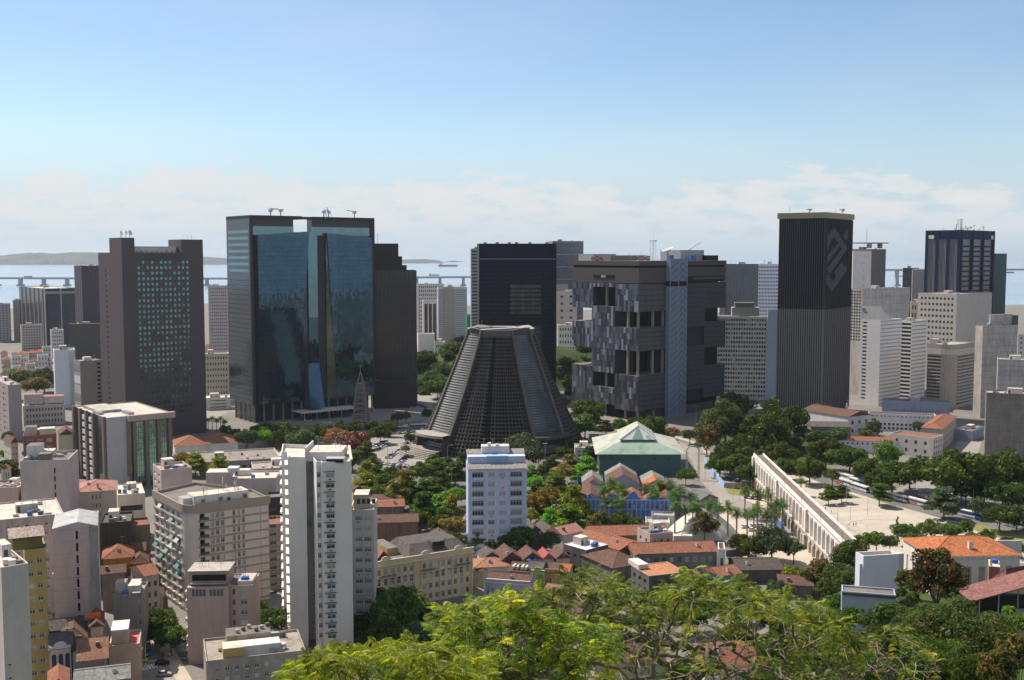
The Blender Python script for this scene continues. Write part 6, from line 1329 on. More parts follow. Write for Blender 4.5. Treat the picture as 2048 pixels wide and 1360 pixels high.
# block of tiled buildings right of them
house('old_building', 'rear wing with a long tile roof and ragged black parapet', 1178, 1182, 1336, 1072, 9, th=6, wall=M((.24, .22, .2), 'dirty'), rm=TILE, rk='gx', rise=2.6, dl=12)
house('old_building', 'left wing with tile roof and white cap joining front and rear wings', 1210, 1238, 1290, 1100, 9, th=38, wall=M((.26, .24, .22), 'dirty'), rm=TILE, rk='gy', rise=2.2, dl=24)
house('old_building', 'grey stained front wing with a long bright tile roof and many windows', 1262, 1268, 1434, 1108, 9, th=7, wall=M((.23, .225, .22), 'dirty'), rm=TILE, rk='gx', rise=2.6, F=dict(n=10, f=2, ww=.5, wh=.5, kind=['wide', 'dark', 'blind'], m=1, zb=.5, zt=.8), dl=12)
bld('stair_tower', 'white wall end with a single green shuttered window', 1434, 1437, 1450, 1098, h=10.5, D=None, th=12, wall=WHITE, clut=0, dl=10, F=dict(n=1, f=1, ww=.5, wh=.45, kind='teal', vo=.45, zt=0, zb=0), roof=TILED)
bld('roof_house', 'pinkish flat-roofed storey box rising within the tiled courtyard', 1274, 1300, 1346, 1068, D=None, h=14, th=20, wall=M((.44, .40, .39)), clut=1, F=F_(3, 3, .3, .35, 'dark'), L=F_(2, 3, .3, .35, 'dark'), roof=ROOFD)
bld('flat_roof_block', 'dark grey block with a bright white flat roof', 1128, 1172, 1216, 1100, D=None, h=10.5, th=42, wall=M((.17, .16, .155), 'dirty'), roof=M((.74, .73, .72), 'plain'), rimm=WHITE2, clut=1, par=.25, L=F_(3, 2, .4, .3, 'dark'))
house('old_building', 'dark brown hip roof between the white flat roof and orange terrace', 1190, 1226, 1290, 1136, 8.5, th=30, wall=M((.2, .19, .18), 'dirty'), rm=TILED, rk='hip', rise=3, dl=20)
bd = bld('flat_roof_block', 'dark grey block under a vivid orange sloping terrace roof', 1262, 1298, 1372, 1152, D=None, h=11, th=20, wall=M((.15, .15, .15), 'dirty'), roof=M((.60, .26, .12), 'tile', (.55, .25, .13)), clut=0, F=F_(5, 3, .5, .5, 'dark'), L=F_(3, 3, .5, .5, 'dark'), rimm=M((.5, .32, .24)), par=.2)
b = B(); b.box(.2, 4, bd.d * .6, bd.d * 1.2, bd.h + .01, bd.h + 1.6, WHITE2); b.build('water_housing', bd.root)
house('town_house', 'pink-roofed white gabled house beside the dark flat-roofed block', 1122, 1126, 1166, 1070, 7, th=40, wall=WHITE2, rm=TILEP, rk='gx', rise=2.4, dl=10)
for lab, a in (('dark slate gabled shed right of the light blue apartment house', (1054, 1058, 1082, 1064)), ('second dark gabled shed in front of the slate gabled shed', (1058, 1062, 1090, 1080)), ('brown pitched roof shed between the slate sheds and the pink roof', (1086, 1090, 1116, 1066))):
    house('shed', lab, *a, 6, th=20, wall=M((.12, .12, .13), 'dirty'), rm=TILEG if 'slate' in lab else TILED, rk='gy', rise=2.6, dl=12, cat='shed')
house('town_house', 'small teal gabled house with an orange roof behind the branches', 1436, 1440, 1482, 1152, 6, th=24, wall=M((.10, .30, .30)), rm=TILE, rk='gx', rise=2, dl=10)
house('shed', 'wide dark corrugated roof near the taxi below the aqueduct', 1470, 1480, 1566, 1140, 5, th=4, wall=M((.15, .14, .13), 'dirty'), rm=M((.13, .10, .085), 'tile', (.09, .075, .065)), rk='gx', rise=2, dl=16, cat='shed')
house('shed', 'brown tile roof among the trees under the aqueduct end', 1555, 1560, 1625, 1168, 5, th=-10, wall=M((.2, .17, .15), 'dirty'), rm=TILED, rk='gx', rise=1.8, dl=12, cat='shed')
house('house', 'white house with a red tile hip roof glimpsed between branches', 1400, 1410, 1540, 1335, 10, th=8, wall=WHITE2, rm=M((.34, .12, .085), 'tile', (.25, .1, .07)), rise=4, F=F_(5, 2, .3, .5, 'old'), dl=16)
house('house', 'pale house with brown roof at the bottom edge under the branches', 1180, 1190, 1330, 1322, 9, th=-6, wall=M((.42, .38, .32)), rm=TILED, rise=3, F=F_(5, 2, .3, .5, 'old'), dl=14)
# ---------------- hillside houses on the right ----------------
zh = 33.0
bd = bld('annex', 'plain white windowless annex with angled roof parapets', 1711, 1727, 1798, 1112, D=262, th=12, z0=5, wall=M((.66, .66, .70), 'plain'), clut=0, roof=ROOFD, par=1.4, rimm=WHITE)
b = B(); b.box(bd.w + .01, bd.w + 2.6, 2, bd.d, 0, bd.h - .6, WHITE2, ROOFL); b.build('side_wing', bd.root)
b = B(); b.box(-.6, -.003, bd.d * .15, bd.d * .25, 0, bd.h - 2, WHITE); b.build('pipe_casing', bd.root)
bd = house('mansion', 'large white mansion with a bright orange tile roof and arched windows', 1806, 1862, 2040, 1112, None, D=268, th=3, wall=M((.68, .66, .63)), rm=TILEO, rise=2.8, z0=zh - 8, F=dict(n=6, f=2, ww=.32, wh=.58, kind='old', zb=.5, zt=1.2, rec=.35, m=1, skip=lambda i, j: i == 0), L=dict(n=4, f=2, ww=.34, wh=.5, kind='old', zb=.8, zt=1.2, rec=.3), cat='house')
T, l, _ = bd.T[0]; b = B(); b.obox(T, -.1, l + .1, .003, .4, bd.h - .5, bd.h - .02, WHITE); b.obox(T, 0, l, .003, .2, bd.h * .47, bd.h * .47 + .25, WHITE2)
rows = rects_of(dict(n=6, f=2, ww=.32, wh=.58, zb=.5, zt=1.2, m=1, skip=lambda i, j: i == 0), l, bd.h)
for u0, u1, z0_, z1_ in rows:
    for q in (u0 - .2, u1 + .003): b.obox(T, q, q + .197, .003, .1, z0_ - .1, z1_ + .1, M((.42, .33, .27), 'plain'))
    b.obox(T, u0 - .2, u1 + .2, .003, .12, z1_ + .101, z1_ + .35, M((.42, .33, .27), 'plain'))
b.build('window_trim', bd.root)
p = AT(1940, 1092, 292); b = B(); b.box(-12, 14, 0, .4, 0, 4.5, WHITE2); ob = b.build('boundary_wall'); ob.location = (p.x, p.y, p.z - 3); tag(ob, 'white parapet wall rising behind the orange mansion roof', 'wall')
bd = house('house', 'small yellow house with a weathered dark red hip roof', 1990, 2012, 2090, 1164, None, D=246, th=24, wall=M((.58, .42, .22)), rm=M((.24, .085, .06), 'tile', (.17, .075, .06)), rise=2.4, z0=zh - 5, F=F_(4, 1, .3, .4, 'old'), L=F_(2, 1, .3, .4, 'old'))
bd = bld('cabin', 'narrow brick cabin with a pale flat slab roof beside the yellow house', 1971, 1978, 2000, 1132, D=250, th=12, z0=zh - 5, wall=M((.36, .17, .13)), clut=0, dl=6, roof=M((.62, .56, .42)), rimm=M((.62, .56, .42)), F=dict(n=1, f=2, ww=.8, wh=.6, kind='hole', rec=.6, skip=lambda i, j: j == 0))
b = B(); b.lathe([(.7, bd.h), (.8, bd.h + .9), (.2, bd.h + 1.1)], M((.04, .12, .4), 'plain'), 12, (bd.w - 1, 3)); b.build('water_tank', bd.root)
r = thing('shed', 'open shed with a long sloping rusty red metal roof', 'shed', (AT(1945, 1203, 226).x, 226, zh - 10)); b = B(); q0 = AT(1942, 1203, 224) - r.location; q1 = AT(2090, 1163, 224) - r.location
RM = M((.33, .16, .14), 'tile', (.25, .1, .08)); b.face([(q0.x, -2, q0.z), (q1.x, -2, q1.z), (q1.x, 6, q1.z + .3), (q0.x, 6, q0.z + .3)], RM); b.face([(q0.x, -2, q0.z - .25), (q0.x, 6, q0.z + .05), (q1.x, 6, q1.z + .05), (q1.x, -2, q1.z - .25)], RM); b.face([(q0.x, -2, q0.z - .25), (q1.x, -2, q1.z - .25), (q1.x, -2, q1.z), (q0.x, -2, q0.z)], RM); b.build('roof', r)
b = B(); b.box(q0.x + 3, q1.x, 3, 5.5, 0, q0.z - .4, M((.05, .045, .045), 'dirty')); b.build('wall', r)
for k in range(4): b = B(); x = q0.x + 2 + k * 4; b.tube([(x, -1.5, 0), (x, -1.5, q0.z + (q1.z - q0.z) * (x - q0.x) / (q1.x - q0.x) - .2)], .15, METAL, 5); b.build('post', r)
bd = bld('garage', 'low blue-grey walled building in front of the white annex', 1676, 1684, 1792, 1182, D=246, th=4, z0=5, wall=M((.40, .42, .52)), clut=0, dl=5, roof=ROOFD, par=.4)
b = B(); b.obox(bd.T[0][0], 0, bd.w, .003, .3, bd.h - .8, bd.h - .2, M((.10, .09, .09), 'plain')); b.build('gutter', bd.root)
bld('terrace', 'concrete terrace walls stepping down at the right edge', 1996, 2004, 2080, 1222, D=225, th=-20, z0=37, wall=M((.42, .38, .33), 'dirty'), clut=0, roof=ROOFL, dl=8, F=F_(4, 2, .6, .6, 'hole', rec=.8))
# ---------------- lower left: apartment blocks and old houses ----------------
# main white tower
def white_tower():
    Wt = M((.70, .69, .68), amt=.35); X = lambda px, D: (AT(px, 930, D).x, D); h = 58.8
    px = [(563, 338), (575, 338), (575.5, 329), (612, 329), (613, 335), (626, 335), (627, 327), (632.5, 321.5), (642, 322), (643, 320.5), (703, 322.5), (699, 347), (566, 352)]
    pts = [X(a, D) for a, D in px]
    sp = {0: dict(n=1, f=1, skip=SL_), 7: dict(n=1, f=17, ww=.9, wh=.5, kind='std', m=.1, zb=4.5, zt=2.5, rec=.25), 9: dict(n=1, f=17, ww=.95, wh=.5, kind='std', m0=1.1, m1=5.0, zb=4.5, zt=2.5, rec=.3)}
    bd = building('apartment_tower', 'tall narrow white tower with stacked windows and ledges in front', 'apartment tower', pts, h, Wt, sp, 0, 0, par=1.2, roof=ROOFL); r = bd.root; ch = (h - 7) / 17
    T, l, _ = bd.T[9]
    for j in range(17):
        z = 4.5 + ch * (j + .5)
        b = B(); b.obox(T, .5, 3.9, .003, .5, z + ch * .36, z + ch * .36 + .12, FRAMED); b.build('window_hood', r)
        a = link('air_conditioner', ac_mesh(), r); a.location = T(2.4, z - ch * .36, 0); a.rotation_euler = (0, 0, bd.T[9][2])
    for e, off in ((1, 3.0), (11, .0)):
        T, l, _ = bd.T[e] if e == 1 else frame(bd.poly[-1], bd.poly[0])
        for j in range(18):
            b = B(); z = 4 + ch * j; b.obox(T, .3, l * .5 if e != 1 else l - .3, .003, .9, z, z + .55, WHITE); b.build('ledge', r)
    T, l, _ = bd.T[3]
    for j in range(17): b = B(); z = 5 + ch * j; T2 = bd.T[5][0]; b.obox(T2, 2, 3, .003, .8, z, z + .7, GREYW); b.build('air_conditioner', r)
    o = bd.poly
    b = B(); x0 = o[9][0]; b.box(x0 - 6, x0 + 4.6, o[9][1] + 8, o[9][1] + 20, h - 1.19, h + 1.6, WHITE2, ROOFL); b.box(x0 - 6.3, x0 - 5.99, o[9][1] + 7.5, o[9][1] + 20.5, h - 1.19, h + 3, WHITE); b.build('roof_storey', r)
    b = B(); b.box(x0 + 1, x0 + 6.4, o[9][1] + 1, o[9][1] + 4.5, h - .6, h + .9, METALR); b.box(x0 + 1.3, x0 + 6.1, o[9][1] + .9, o[9][1] + .99, h - .3, h + .6, BLACK); b.build('roof_unit', r)
    b = B(); q = [(p[0], p[1]) for p in o[9:11]]; T, l, _ = frame(o[10], o[11]); b.obox(T, .1, l - .2, -.4, .3, h + .003, h + .5, M((.6, .55, .46))); b.build('coping', r)
    for x, y in ((x0 - 3, 12), (x0 + 4, 10), (x0 + 2, 14)): b = B(); b.tube([(x, o[9][1] + y, h + 1.5), (x, o[9][1] + y, h + 5)], .07, METAL, 4); b.build('antenna', r)
    b = B(); c = Vector(bd.T[5][0](.2, h - 22, 1.4)); n = 12
    rim = [c + Vector((math.cos(2 * math.pi * i / n) * .9, -.3, math.sin(2 * math.pi * i / n) * .9)) for i in range(n)]
    for i in range(n): b.face([c, rim[i], rim[(i + 1) % n]], GREYW); b.face([c + Vector((0, .05, 0)), rim[(i + 1) % n], rim[i]], GREYW)
    b.build('satellite_dish', r)
    # open ground storey posts
    for k in range(4): b = B(); T, l, _ = bd.T[9]; b.obox(T, .3 + k * (l - 1) / 3, .9 + k * (l - 1) / 3, .003, .25, 0, 3.6, WHITE2); b.build('pillar', r)
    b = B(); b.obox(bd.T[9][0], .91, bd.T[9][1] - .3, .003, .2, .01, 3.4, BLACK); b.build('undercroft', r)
white_tower()
bd = bld('apartment_block', 'weathered white block with wide window bands right of the white tower', 690, 699, 747, 1020, D=343, th=3, wall=M((.55, .54, .52), amt=.8), F=dict(n=2, f=11, ww=.84, wh=.46, kind='wide', m0=1.4, m1=.5, zb=1, zt=1, rec=.2, ac=.2), dl=16, clut=0, roof=ROOFL)
b = B(); b.box(1, bd.w * .75, 4, 12, bd.h - .79, bd.h + 4.0, M((.4, .35, .28)), ROOFL); b.build('setback_storey', bd.root)
for k in range(4): b = B(); b.box(2 + k * 1.6, 3.1 + k * 1.6, 3.93, 3.99, bd.h + 1, bd.h + 2.6, GL_D); b.build('setback_window', bd.root)
# curved corner apartment block
def curved():
    h = 36.0; X = lambda px, D: (AT(px, 1015, D).x, D); OW = M((.58, .56, .53), amt=.45); BD = M((.33, .29, .22), amt=.4)
    A, C, E = Vector(X(308, 385)), Vector(X(372, 360)), Vector(X(537, 376)); d1 = (A - C).normalized(); d2 = (E - C).normalized(); rr = 4.0; pts = []
    P0, P1 = C + d1 * rr, C + d2 * rr
    for i in range(6):
        t = i / 5; pts.append(tuple((P0 * (1 - t) ** 2 + C * 2 * t * (1 - t) + P1 * t * t)))
    bk = Vector((-d2.y, d2.x)) * 15
    pts += [tuple(E), tuple(E + bk), tuple(A + Vector((10, 16))), tuple(A)]
    base = dict(f=11, zb=1.2, zt=2.4, wh=.62, rec=.5)
    BR_ = lambda n: (.55, .22, BD)
    sp = {5: [dict(base, n=1, ww=.8, wh=.7, kind='hole', m0=.3, m1=22.3, rec=1.3, band=BR_(1), b0=-.1, b1=-.1), dict(base, n=3, ww=.72, kind=['std', 'std', 'old', 'wide'], m0=4.0, m1=15.5, ac=.5), dict(base, n=3, ww=.6, kind=['std', 'old', 'blind'], m0=11.5, m1=8.3, ac=.5), dict(base, n=1, ww=.75, wh=.7, kind='hole', m0=19.0, m1=6.0, rec=1.3), dict(base, n=1, ww=.75, kind=['wide', 'std'], m0=21.6, m1=2.9, ac=.6), dict(base, n=1, ww=.8, wh=.7, kind='hole', m0=24.6, m1=.3, rec=1.3)],
          9: [dict(base, n=5, ww=.62, kind=['std', 'blind', 'old'], m0=.5, m1=.5, ac=.4, band=BR_(1), b0=-.1, b1=-.1)]}
    bd = building('apartment_block', 'grey apartment block with rounded corner, beige floor bands and a rooftop box', 'apartment block', pts, h, OW, sp, 0, 0, roof=ROOFD, rimm=BD, par=1.0); r = bd.root
    b = B(); n = len(bd.poly)
    ins = inset(bd.poly, -.5)
    idx = [9, 0, 1, 2, 3, 4, 5]
    for i in idx:
        a, c, e, g = bd.poly[i], bd.poly[(i + 1) % n], ins[(i + 1) % n], ins[i]
        b.face([(g[0], g[1], h - 2.2), (e[0], e[1], h - 2.2), (e[0], e[1], h + .6), (g[0], g[1], h + .6)], BD); b.face([(g[0], g[1], h + .6), (e[0], e[1], h + .6), (c[0], c[1], h + .6), (a[0], a[1], h + .6)], BD); b.face([(a[0], a[1], h - 2.2), (c[0], c[1], h - 2.2), (e[0], e[1], h - 2.2), (g[0], g[1], h - 2.2)], BD)
    b.build('parapet_band', r)
    T, l, _ = bd.T[5]; cx, cy, _z = T(l * .3, 0, -5.5); z = h - .99; an = math.atan2(d2.y, d2.x)
    pb = B(); pb.box(-11, 8, -3, 4, 0, 4.2, WHITE2, ROOFL); pb.box(-14, -11.01, -1, 4, 0, 3.4, WHITE, METALR); o = pb.build('penthouse', r); o.location = (cx + 3, cy, z); o.rotation_euler = (0, 0, an)
    for u in (-8.5, -2.5, 6): pb = B(); pb.box(u, u + 1.4, -3.08, -3.01, 1.8, 3, GL_X); q = pb.build('window', o)
    pb = B(); pb.box(.5, 1.6, -3.08, -3.01, .1, 2.6, FRAMED); pb.build('door', o)
    rn = random.Random(4)
    for k in range(16):
        pb = B(); x, y, a = rn.uniform(-10, 7), rn.uniform(-2, 3), rn.uniform(1.5, 5); pb.tube([(x, y, 4.2), (x, y, 4.2 + a)], .08, METAL, 4)
        if k % 2: pb.box(x - .15, x + .15, y - .2, y + .2, 4.2 + a * .5, 4.2 + a, STEEL)
        pb.build('antenna', o)
    # awnings on the left face
    T, l, _ = bd.T[9]; rn = random.Random(2); AW = [M((.10, .24, .22), 'plain'), M((.45, .5, .45), 'plain'), M((.2, .3, .3), 'plain')]
    for k in range(12):
        j = rn.randint(1, 10); i = rn.randint(0, 4); u = .5 + (l - 1) * (i + .5) / 5; z = 1.2 + (h - 3.6) / 11 * (j + .85); b = B(); m = rn.choice(AW)
        f = [T(u - 1.5, z, .6), T(u + 1.5, z, .6), T(u + 1.5, z - 1.2, 1.6), T(u - 1.5, z - 1.2, 1.6)]; b.face(f, m); b.face([(x, y, zz - .06) for x, y, zz in f][::-1], m); b.build('awning', r)
    for j in range(11):
        for (u0, u1) in ((.4, 3.5), (l * 0 + 24.9, 27.2)):
            T5 = bd.T[5][0]; b = B(); z = 1.2 + (h - 3.6) / 11 * j; b.obox(T5, u0, u1, .3, .38, z + .4, z + 1.25, FRAMED); b.build('balcony_rail', r)
curved()
bld('apartment_block', 'grimy block with window grilles wedged between curved block and white tower', 530, 536, 566, 1048, D=386, th=4, wall=M((.38, .35, .31), 'dirty'), F=dict(n=2, f=9, ww=.7, wh=.5, kind='wide', m=.4, zb=1), dl=12, clut=0, roof=TILE)
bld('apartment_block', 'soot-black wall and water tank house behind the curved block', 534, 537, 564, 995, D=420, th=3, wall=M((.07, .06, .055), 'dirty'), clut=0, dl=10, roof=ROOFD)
bd = bld('apartment_block', 'pale blank-walled block with a stepped roof behind the curved block', 398, 412, 552, 958, D=432, th=5, wall=M((.52, .46, .43)), clut=3, dl=16, roof=ROOFL)
b = B(); b.box(bd.w * .0, bd.w * .35, .01, 8, bd.h + .01, bd.h + 2.6, M((.52, .46, .43)), ROOFL); b.box(bd.w * .3, bd.w * .45, 1, 6, bd.h + 2.61, bd.h + 4, WHITE2); b.build('upper_storey', bd.root)
bd = bld('apartment_block', 'pink slim block with one window column and a blank wall', 286, 322, 384, 940, D=398, th=30, wall=M((.50, .42, .41)), L=dict(n=2, f=14, ww=.5, wh=.42, kind=['std', 'old'], zb=1, m=.5, rec=.25, ac=.15), F=dict(n=1, f=1, skip=SL_), dl=14, clut=2)
# beige block front centre
bd = bld('apartment_block', 'beige block with a blank front wall and cluttered white balconies', 367, 376, 505, 1172, D=316, th=3, wall=M((.50, .36, .30)), dl=12, clut=0, roof=ROOFD, par=.3,
    F=[dict(n=1, f=7, ww=.6, wh=.5, kind=['std', 'old', 'blind'], m0=14.4, m1=.8, zb=.8, zt=.4, wm=None or M((.50, .36, .30)), ac=.3), dict(n=1, f=7, ww=.25, wh=.5, kind='dark', m0=11.8, m1=4, zb=.8, zt=.4)])
b = B(); T, l, _ = bd.T[0]; b.obox(T, 12.0, 12.4, .003, .9, 0, bd.h + .6, M((.44, .29, .22))); b.obox(T, 14.0, l, .004, .12, 0.2, bd.h, M((.62, .38, .20))) if False else b.obox(T, 0, 11.98, .003, 1.6, 0, bd.h - .01, M((.50, .37, .32))); b.build('front_bay', bd.root)
b = B(); b.box(.2, 11.6, .4, 9, bd.h + .003, bd.h + 4.2, M((.46, .33, .28)), ROOFD); b.box(.8, 11.2, -.8, .35, bd.h + .6, bd.h + 1.0, ROOFG); b.box(1.2, 11, .33, .395, bd.h + 1.4, bd.h + 3.2, BLACK); b.box(-.1, 12, -.4, 9.2, bd.h + 4.21, bd.h + 4.5, ROOFG); b.build('penthouse', bd.root)
for u in (1.3, 6.4): b = B(); b.obox(T, u, u + 4.2, 1.603, 1.65, bd.h - 2.6, bd.h - .6, GL_X); [b.obox(T, u + k * 1.05, u + k * 1.05 + .1, 1.651, 1.7, bd.h - 2.6, bd.h - .6, FRAMEW) for k in range(5)]; b.build('window', bd.root)
b = B(); b.box(14.2, l - .2, 1, 9, bd.h + .01, bd.h + 1.0, WHITE2, M((.5, .42, .36))); b.box(15, 17, 2, 4, bd.h + 1.01, bd.h + 1.7, M((.03, .12, .5), 'plain')); b.build('roof_terrace', bd.root)
Tl, ll, _ = bd.T[3]; rn = random.Random(9)
for j in range(8):
    for k in range(3): b = B(); z = .8 + (bd.h - 1.2) * j / 8 + .4; u = .3 + k * ll / 3.1; b.obox(Tl, u, u + ll / 3.6, .003, rn.uniform(.8, 1.3), z, z + .9, WHITE if k % 2 else M((.6, .5, .45))); b.obox(Tl, u, u + ll / 3.6, .003, 1.0, z - .15, z - .003, WHITE2); b.build('balcony', bd.root)
for k in range(8): b = B(); x, y, a = rn.uniform(1, l - 1), rn.uniform(2, 8), rn.uniform(1.5, 3); z = bd.h + (4.5 if x < 12 else 1.0); b.tube([(x, y, z), (x, y, z + a)], .06, METAL, 4); b.tube([(x - .7, y, z + a * .9), (x + .7, y, z + a * .9)], .04, METAL, 4); b.build('antenna', bd.root)
# low cluttered roof at the bottom
bd = bld('low_building', 'low building with a jumbled stained concrete roof under the white tower', 404, 412, 612, 1322, D=288, th=2, wall=M((.42, .38, .33), 'dirty'), clut=3, dl=18, roof=M((.34, .32, .29), 'dirty'), F=F_(9, 3, .5, .45, 'old'), par=.6)
b = B(); b.box(4.5, 10, .5, 6, bd.h - .59, bd.h + 2.6, M((.55, .38, .16)), ROOFL); b.box(10.01, 20, 2, 7, bd.h - .59, bd.h + 2.2, WHITE2, WHITE); b.box(6, 18, 8, 15, bd.h - .59, bd.h + 3.4, M((.4, .37, .34), 'dirty'), ROOFD); b.build('upper_storey', bd.root)
for k in range(6): b = B(); x = 9 + k * 1.7; b.lathe([(.5, bd.h + 3.4), (.6, bd.h + 4.4), (.2, bd.h + 4.6)], ROOFD if k % 2 else GREYW, 10, (x, 10 + (k % 3) * 1.5)); b.build('water_tank', bd.root)
# left edge
bd = bld('apartment_block', 'white end block with a terrace roof at the lower left corner', -60, 2, 57, 1135, D=250, th=38, wall=M((.62, .57, .57)), F=dict(n=1, f=14, ww=.16, wh=.34, kind='hole', m0=1.0, m1=5, zb=1, rec=.4), clut=1, roof=ROOFL, rimm=M((.6, .52, .45)), dl=18)
bd = bld('apartment_block', 'mustard yellow block with barred windows beside the white corner block', 44, 50, 92, 1100, D=292, th=4, wall=YELLOW, F=dict(n=2, f=11, ww=.62, wh=.42, kind=['std', 'old'], m0=.2, m1=.6, zb=.6, zt=1.6, rec=.25, ac=.15), clut=1, dl=12, roof=ROOFD)
b = B(); f = [(-4, -.6, bd.h + 3.6), (bd.w - .2, -.6, bd.h + 3.6), (bd.w - .2, 6, bd.h + 5.0), (-4, 6, bd.h + 5.0)]; b.face(f, M((.40, .26, .2), 'tile', (.5, .44, .4))); b.face([(x, y, z - .12) for x, y, z in f][::-1], FRAMED); b.build('canopy_roof', bd.root)
b = B(); b.box(-3, bd.w - .8, .5, 5.8, bd.h + .01, bd.h + 3.4, M((.22, .17, .06), 'dirty')); b.build('setback_storey', bd.root)
bd = bld('apartment_block', 'tall pinkish windowless block with a dark slot column, lower left', 78, 104, 196, 1058, D=312, th=20, wall=M((.54, .46, .47)), F=[dict(n=1, f=11, ww=.5, wh=.72, kind='hole', m0=6.0, m1=5.2, zb=1, zt=.6, rec=.8)], L=dict(n=2, f=11, ww=.5, wh=.45, kind='old', m=.4, zb=1), clut=0, roof=METALR, dl=20, par=.3)
b = B(); T, l, _ = bd.T[0]; b.obox(T, l * .81, l - .02, .003, .3, 0, bd.h + .01, M((.40, .38, .40), 'dirty'))
for j in range(12): b.obox(T, .05, l * .8, .003, .03, 1 + j * (bd.h - 1.6) / 11, 1.09 + j * (bd.h - 1.6) / 11, M((.36, .30, .31), 'plain'))
b.build('render_joint', bd.root)
b = B(); zz = bd.h + .01; b.face([(0, 0, zz), (l, 0, zz), (l * .55, 0, zz + 1.5)][:3], M((.54, .46, .47))); b.face([(0, 0, zz), (l * .55, 0, zz + 1.5), (l * .55, 18, zz + 1.5), (0, 18, zz)], METALR); b.face([(l * .55, 0, zz + 1.5), (l, 0, zz), (l, 18, zz), (l * .55, 18, zz + 1.5)], METALR); b.build('metal_roof', bd.root)
bd = bld('apartment_block', 'block with white cluttered roof terraces behind the tall pinkish wall', -10, -2, 128, 1040, D=338, th=3, wall=M((.52, .46, .44), 'dirty'), clut=3, roof=M((.62, .58, .54), 'dirty'), F=F_(6, 12, .4, .4, 'old'), dl=26, par=.5)
bld('apartment_block', 'peach block with flat terrace roof at the left edge', -40, -6, 36, 975, D=392, th=4, wall=M((.56, .40, .32)), clut=1, dl=14, roof=ROOFL)
bld('low_building', 'small peach rooftop block beside the tall blank wall', 30, 34, 80, 985, D=402, th=20, wall=M((.56, .42, .34)), clut=0, dl=12, roof=M((.55, .4, .36), 'dirty'))
bd = bld('apartment_block', 'large blank pinkish-grey end wall with a recessed slot of small openings', 5, 40, 137, 922, D=392, th=12, wall=M((.50, .44, .43)), L=dict(n=5, f=15, ww=.5, wh=.5, kind='std', m=.4, zb=1), F=[dict(n=1, f=14, ww=.62, wh=.68, kind='hole', m0=11.2, m1=4.4, zb=1, zt=2.5, rec=.7)], clut=2, roof=ROOFD)
b = B(); b.box(bd.w * .06, bd.w * .35, 6, 13, bd.h - .79, bd.h + 4.4, WHITE2, ROOFD); b.box(bd.w * .36, bd.w * .62, .4, 5, bd.h + .01, bd.h + 2.2, M((.2, .19, .19), 'dirty'), ROOFD); b.build('upper_storey', bd.root)
# glass office with brown ribs
def ribbed_office():
    p, h, t, w, d = corner_pts(148, 212, 342, 836, 552, th=38); BRB = M((.22, .155, .125), amt=.5); GG = M((.26, .52, .42), 'mirror', (.34, .60, .46), rough=.05, metal=.8, amt=.8)
    bd = building('office_block', 'green glass office with thick brown ribs and a pale flat roof', 'office block', p, h, M((.05, .07, .065), 'mirror', (.07, .09, .08), rough=.1, metal=.3), {}, 0, t, roof=M((.60, .54, .46), 'dirty'), rimm=M((.42, .33, .27)), par=.5); r = bd.root; bd.w, bd.d = w, d
    T, l, _ = bd.T[0]; T3, l3, _ = bd.T[3]
    b = B(); b.obox(T, l * .0, l * .30, .003, .9, 0, h + .2, M((.44, .44, .46), amt=.5)); b.build('blank_panel', r)
    b = B(); b.obox(T, l * .34, l - .4, .003, .25, 2, h - 3.2, GG); b.build('curtain_wall', r)
    b = B()
    for j in range(12): z = 2.2 + (h - 5.6) * j / 11; b.obox(T, l * .345, l - .5, .26, .34, z, z + .14, FRAMED)
    for i in range(20): u = l * .345 + (l * .64) * i / 19; b.obox(T, u, u + .12, .26, .34, 2.1, h - 3.3, FRAMED)
    b.build('mullion', r)
    for u in (.32, .41, .60, .79, .965): b = B(); b.obox(T, l * u - .9, l * u + .9, .35, 1.9, 0, h - 2.6, BRB); b.build('rib', r)
    b = B(); b.obox(T, l * .31, l + 1.4, .003, 2.6, h - 2.59, h + .4, M((.46, .36, .29))); b.build('roof_fascia', r)
    for i, u in enumerate((.04, .25, .45, .66, .97)): b = B(); b.obox(T3, max(0, l3 * u - 1.3), min(l3, l3 * u + 1.3), .003, 1.4, 0, h + .5, BRB); b.build('rib', r)
    for u0, u1 in ((.31, .39), (.52, .60)):
        for k in range(9): b = B(); z = 2 + (h - 3) * k / 9; b.obox(T3, l3 * u0, l3 * u1, .003, .8, z, z + (h - 3) / 9 * .62, WHITE2); b.build('spandrel_panel', r)
    b = B(); b.box(w * .1, w * .45, d * .4, d * .9, h - .49, h + .9, M((.4, .36, .31), 'dirty'), M((.5, .45, .39), 'dirty')); b.box(w * .4, w * .48, d * .1, d * .3, h - .49, h + 1.0, METAL); b.box(w * .05, w * .12, d * .3, d * .5, h - .49, h + .8, METAL); b.build('roof_unit', r)
ribbed_office()
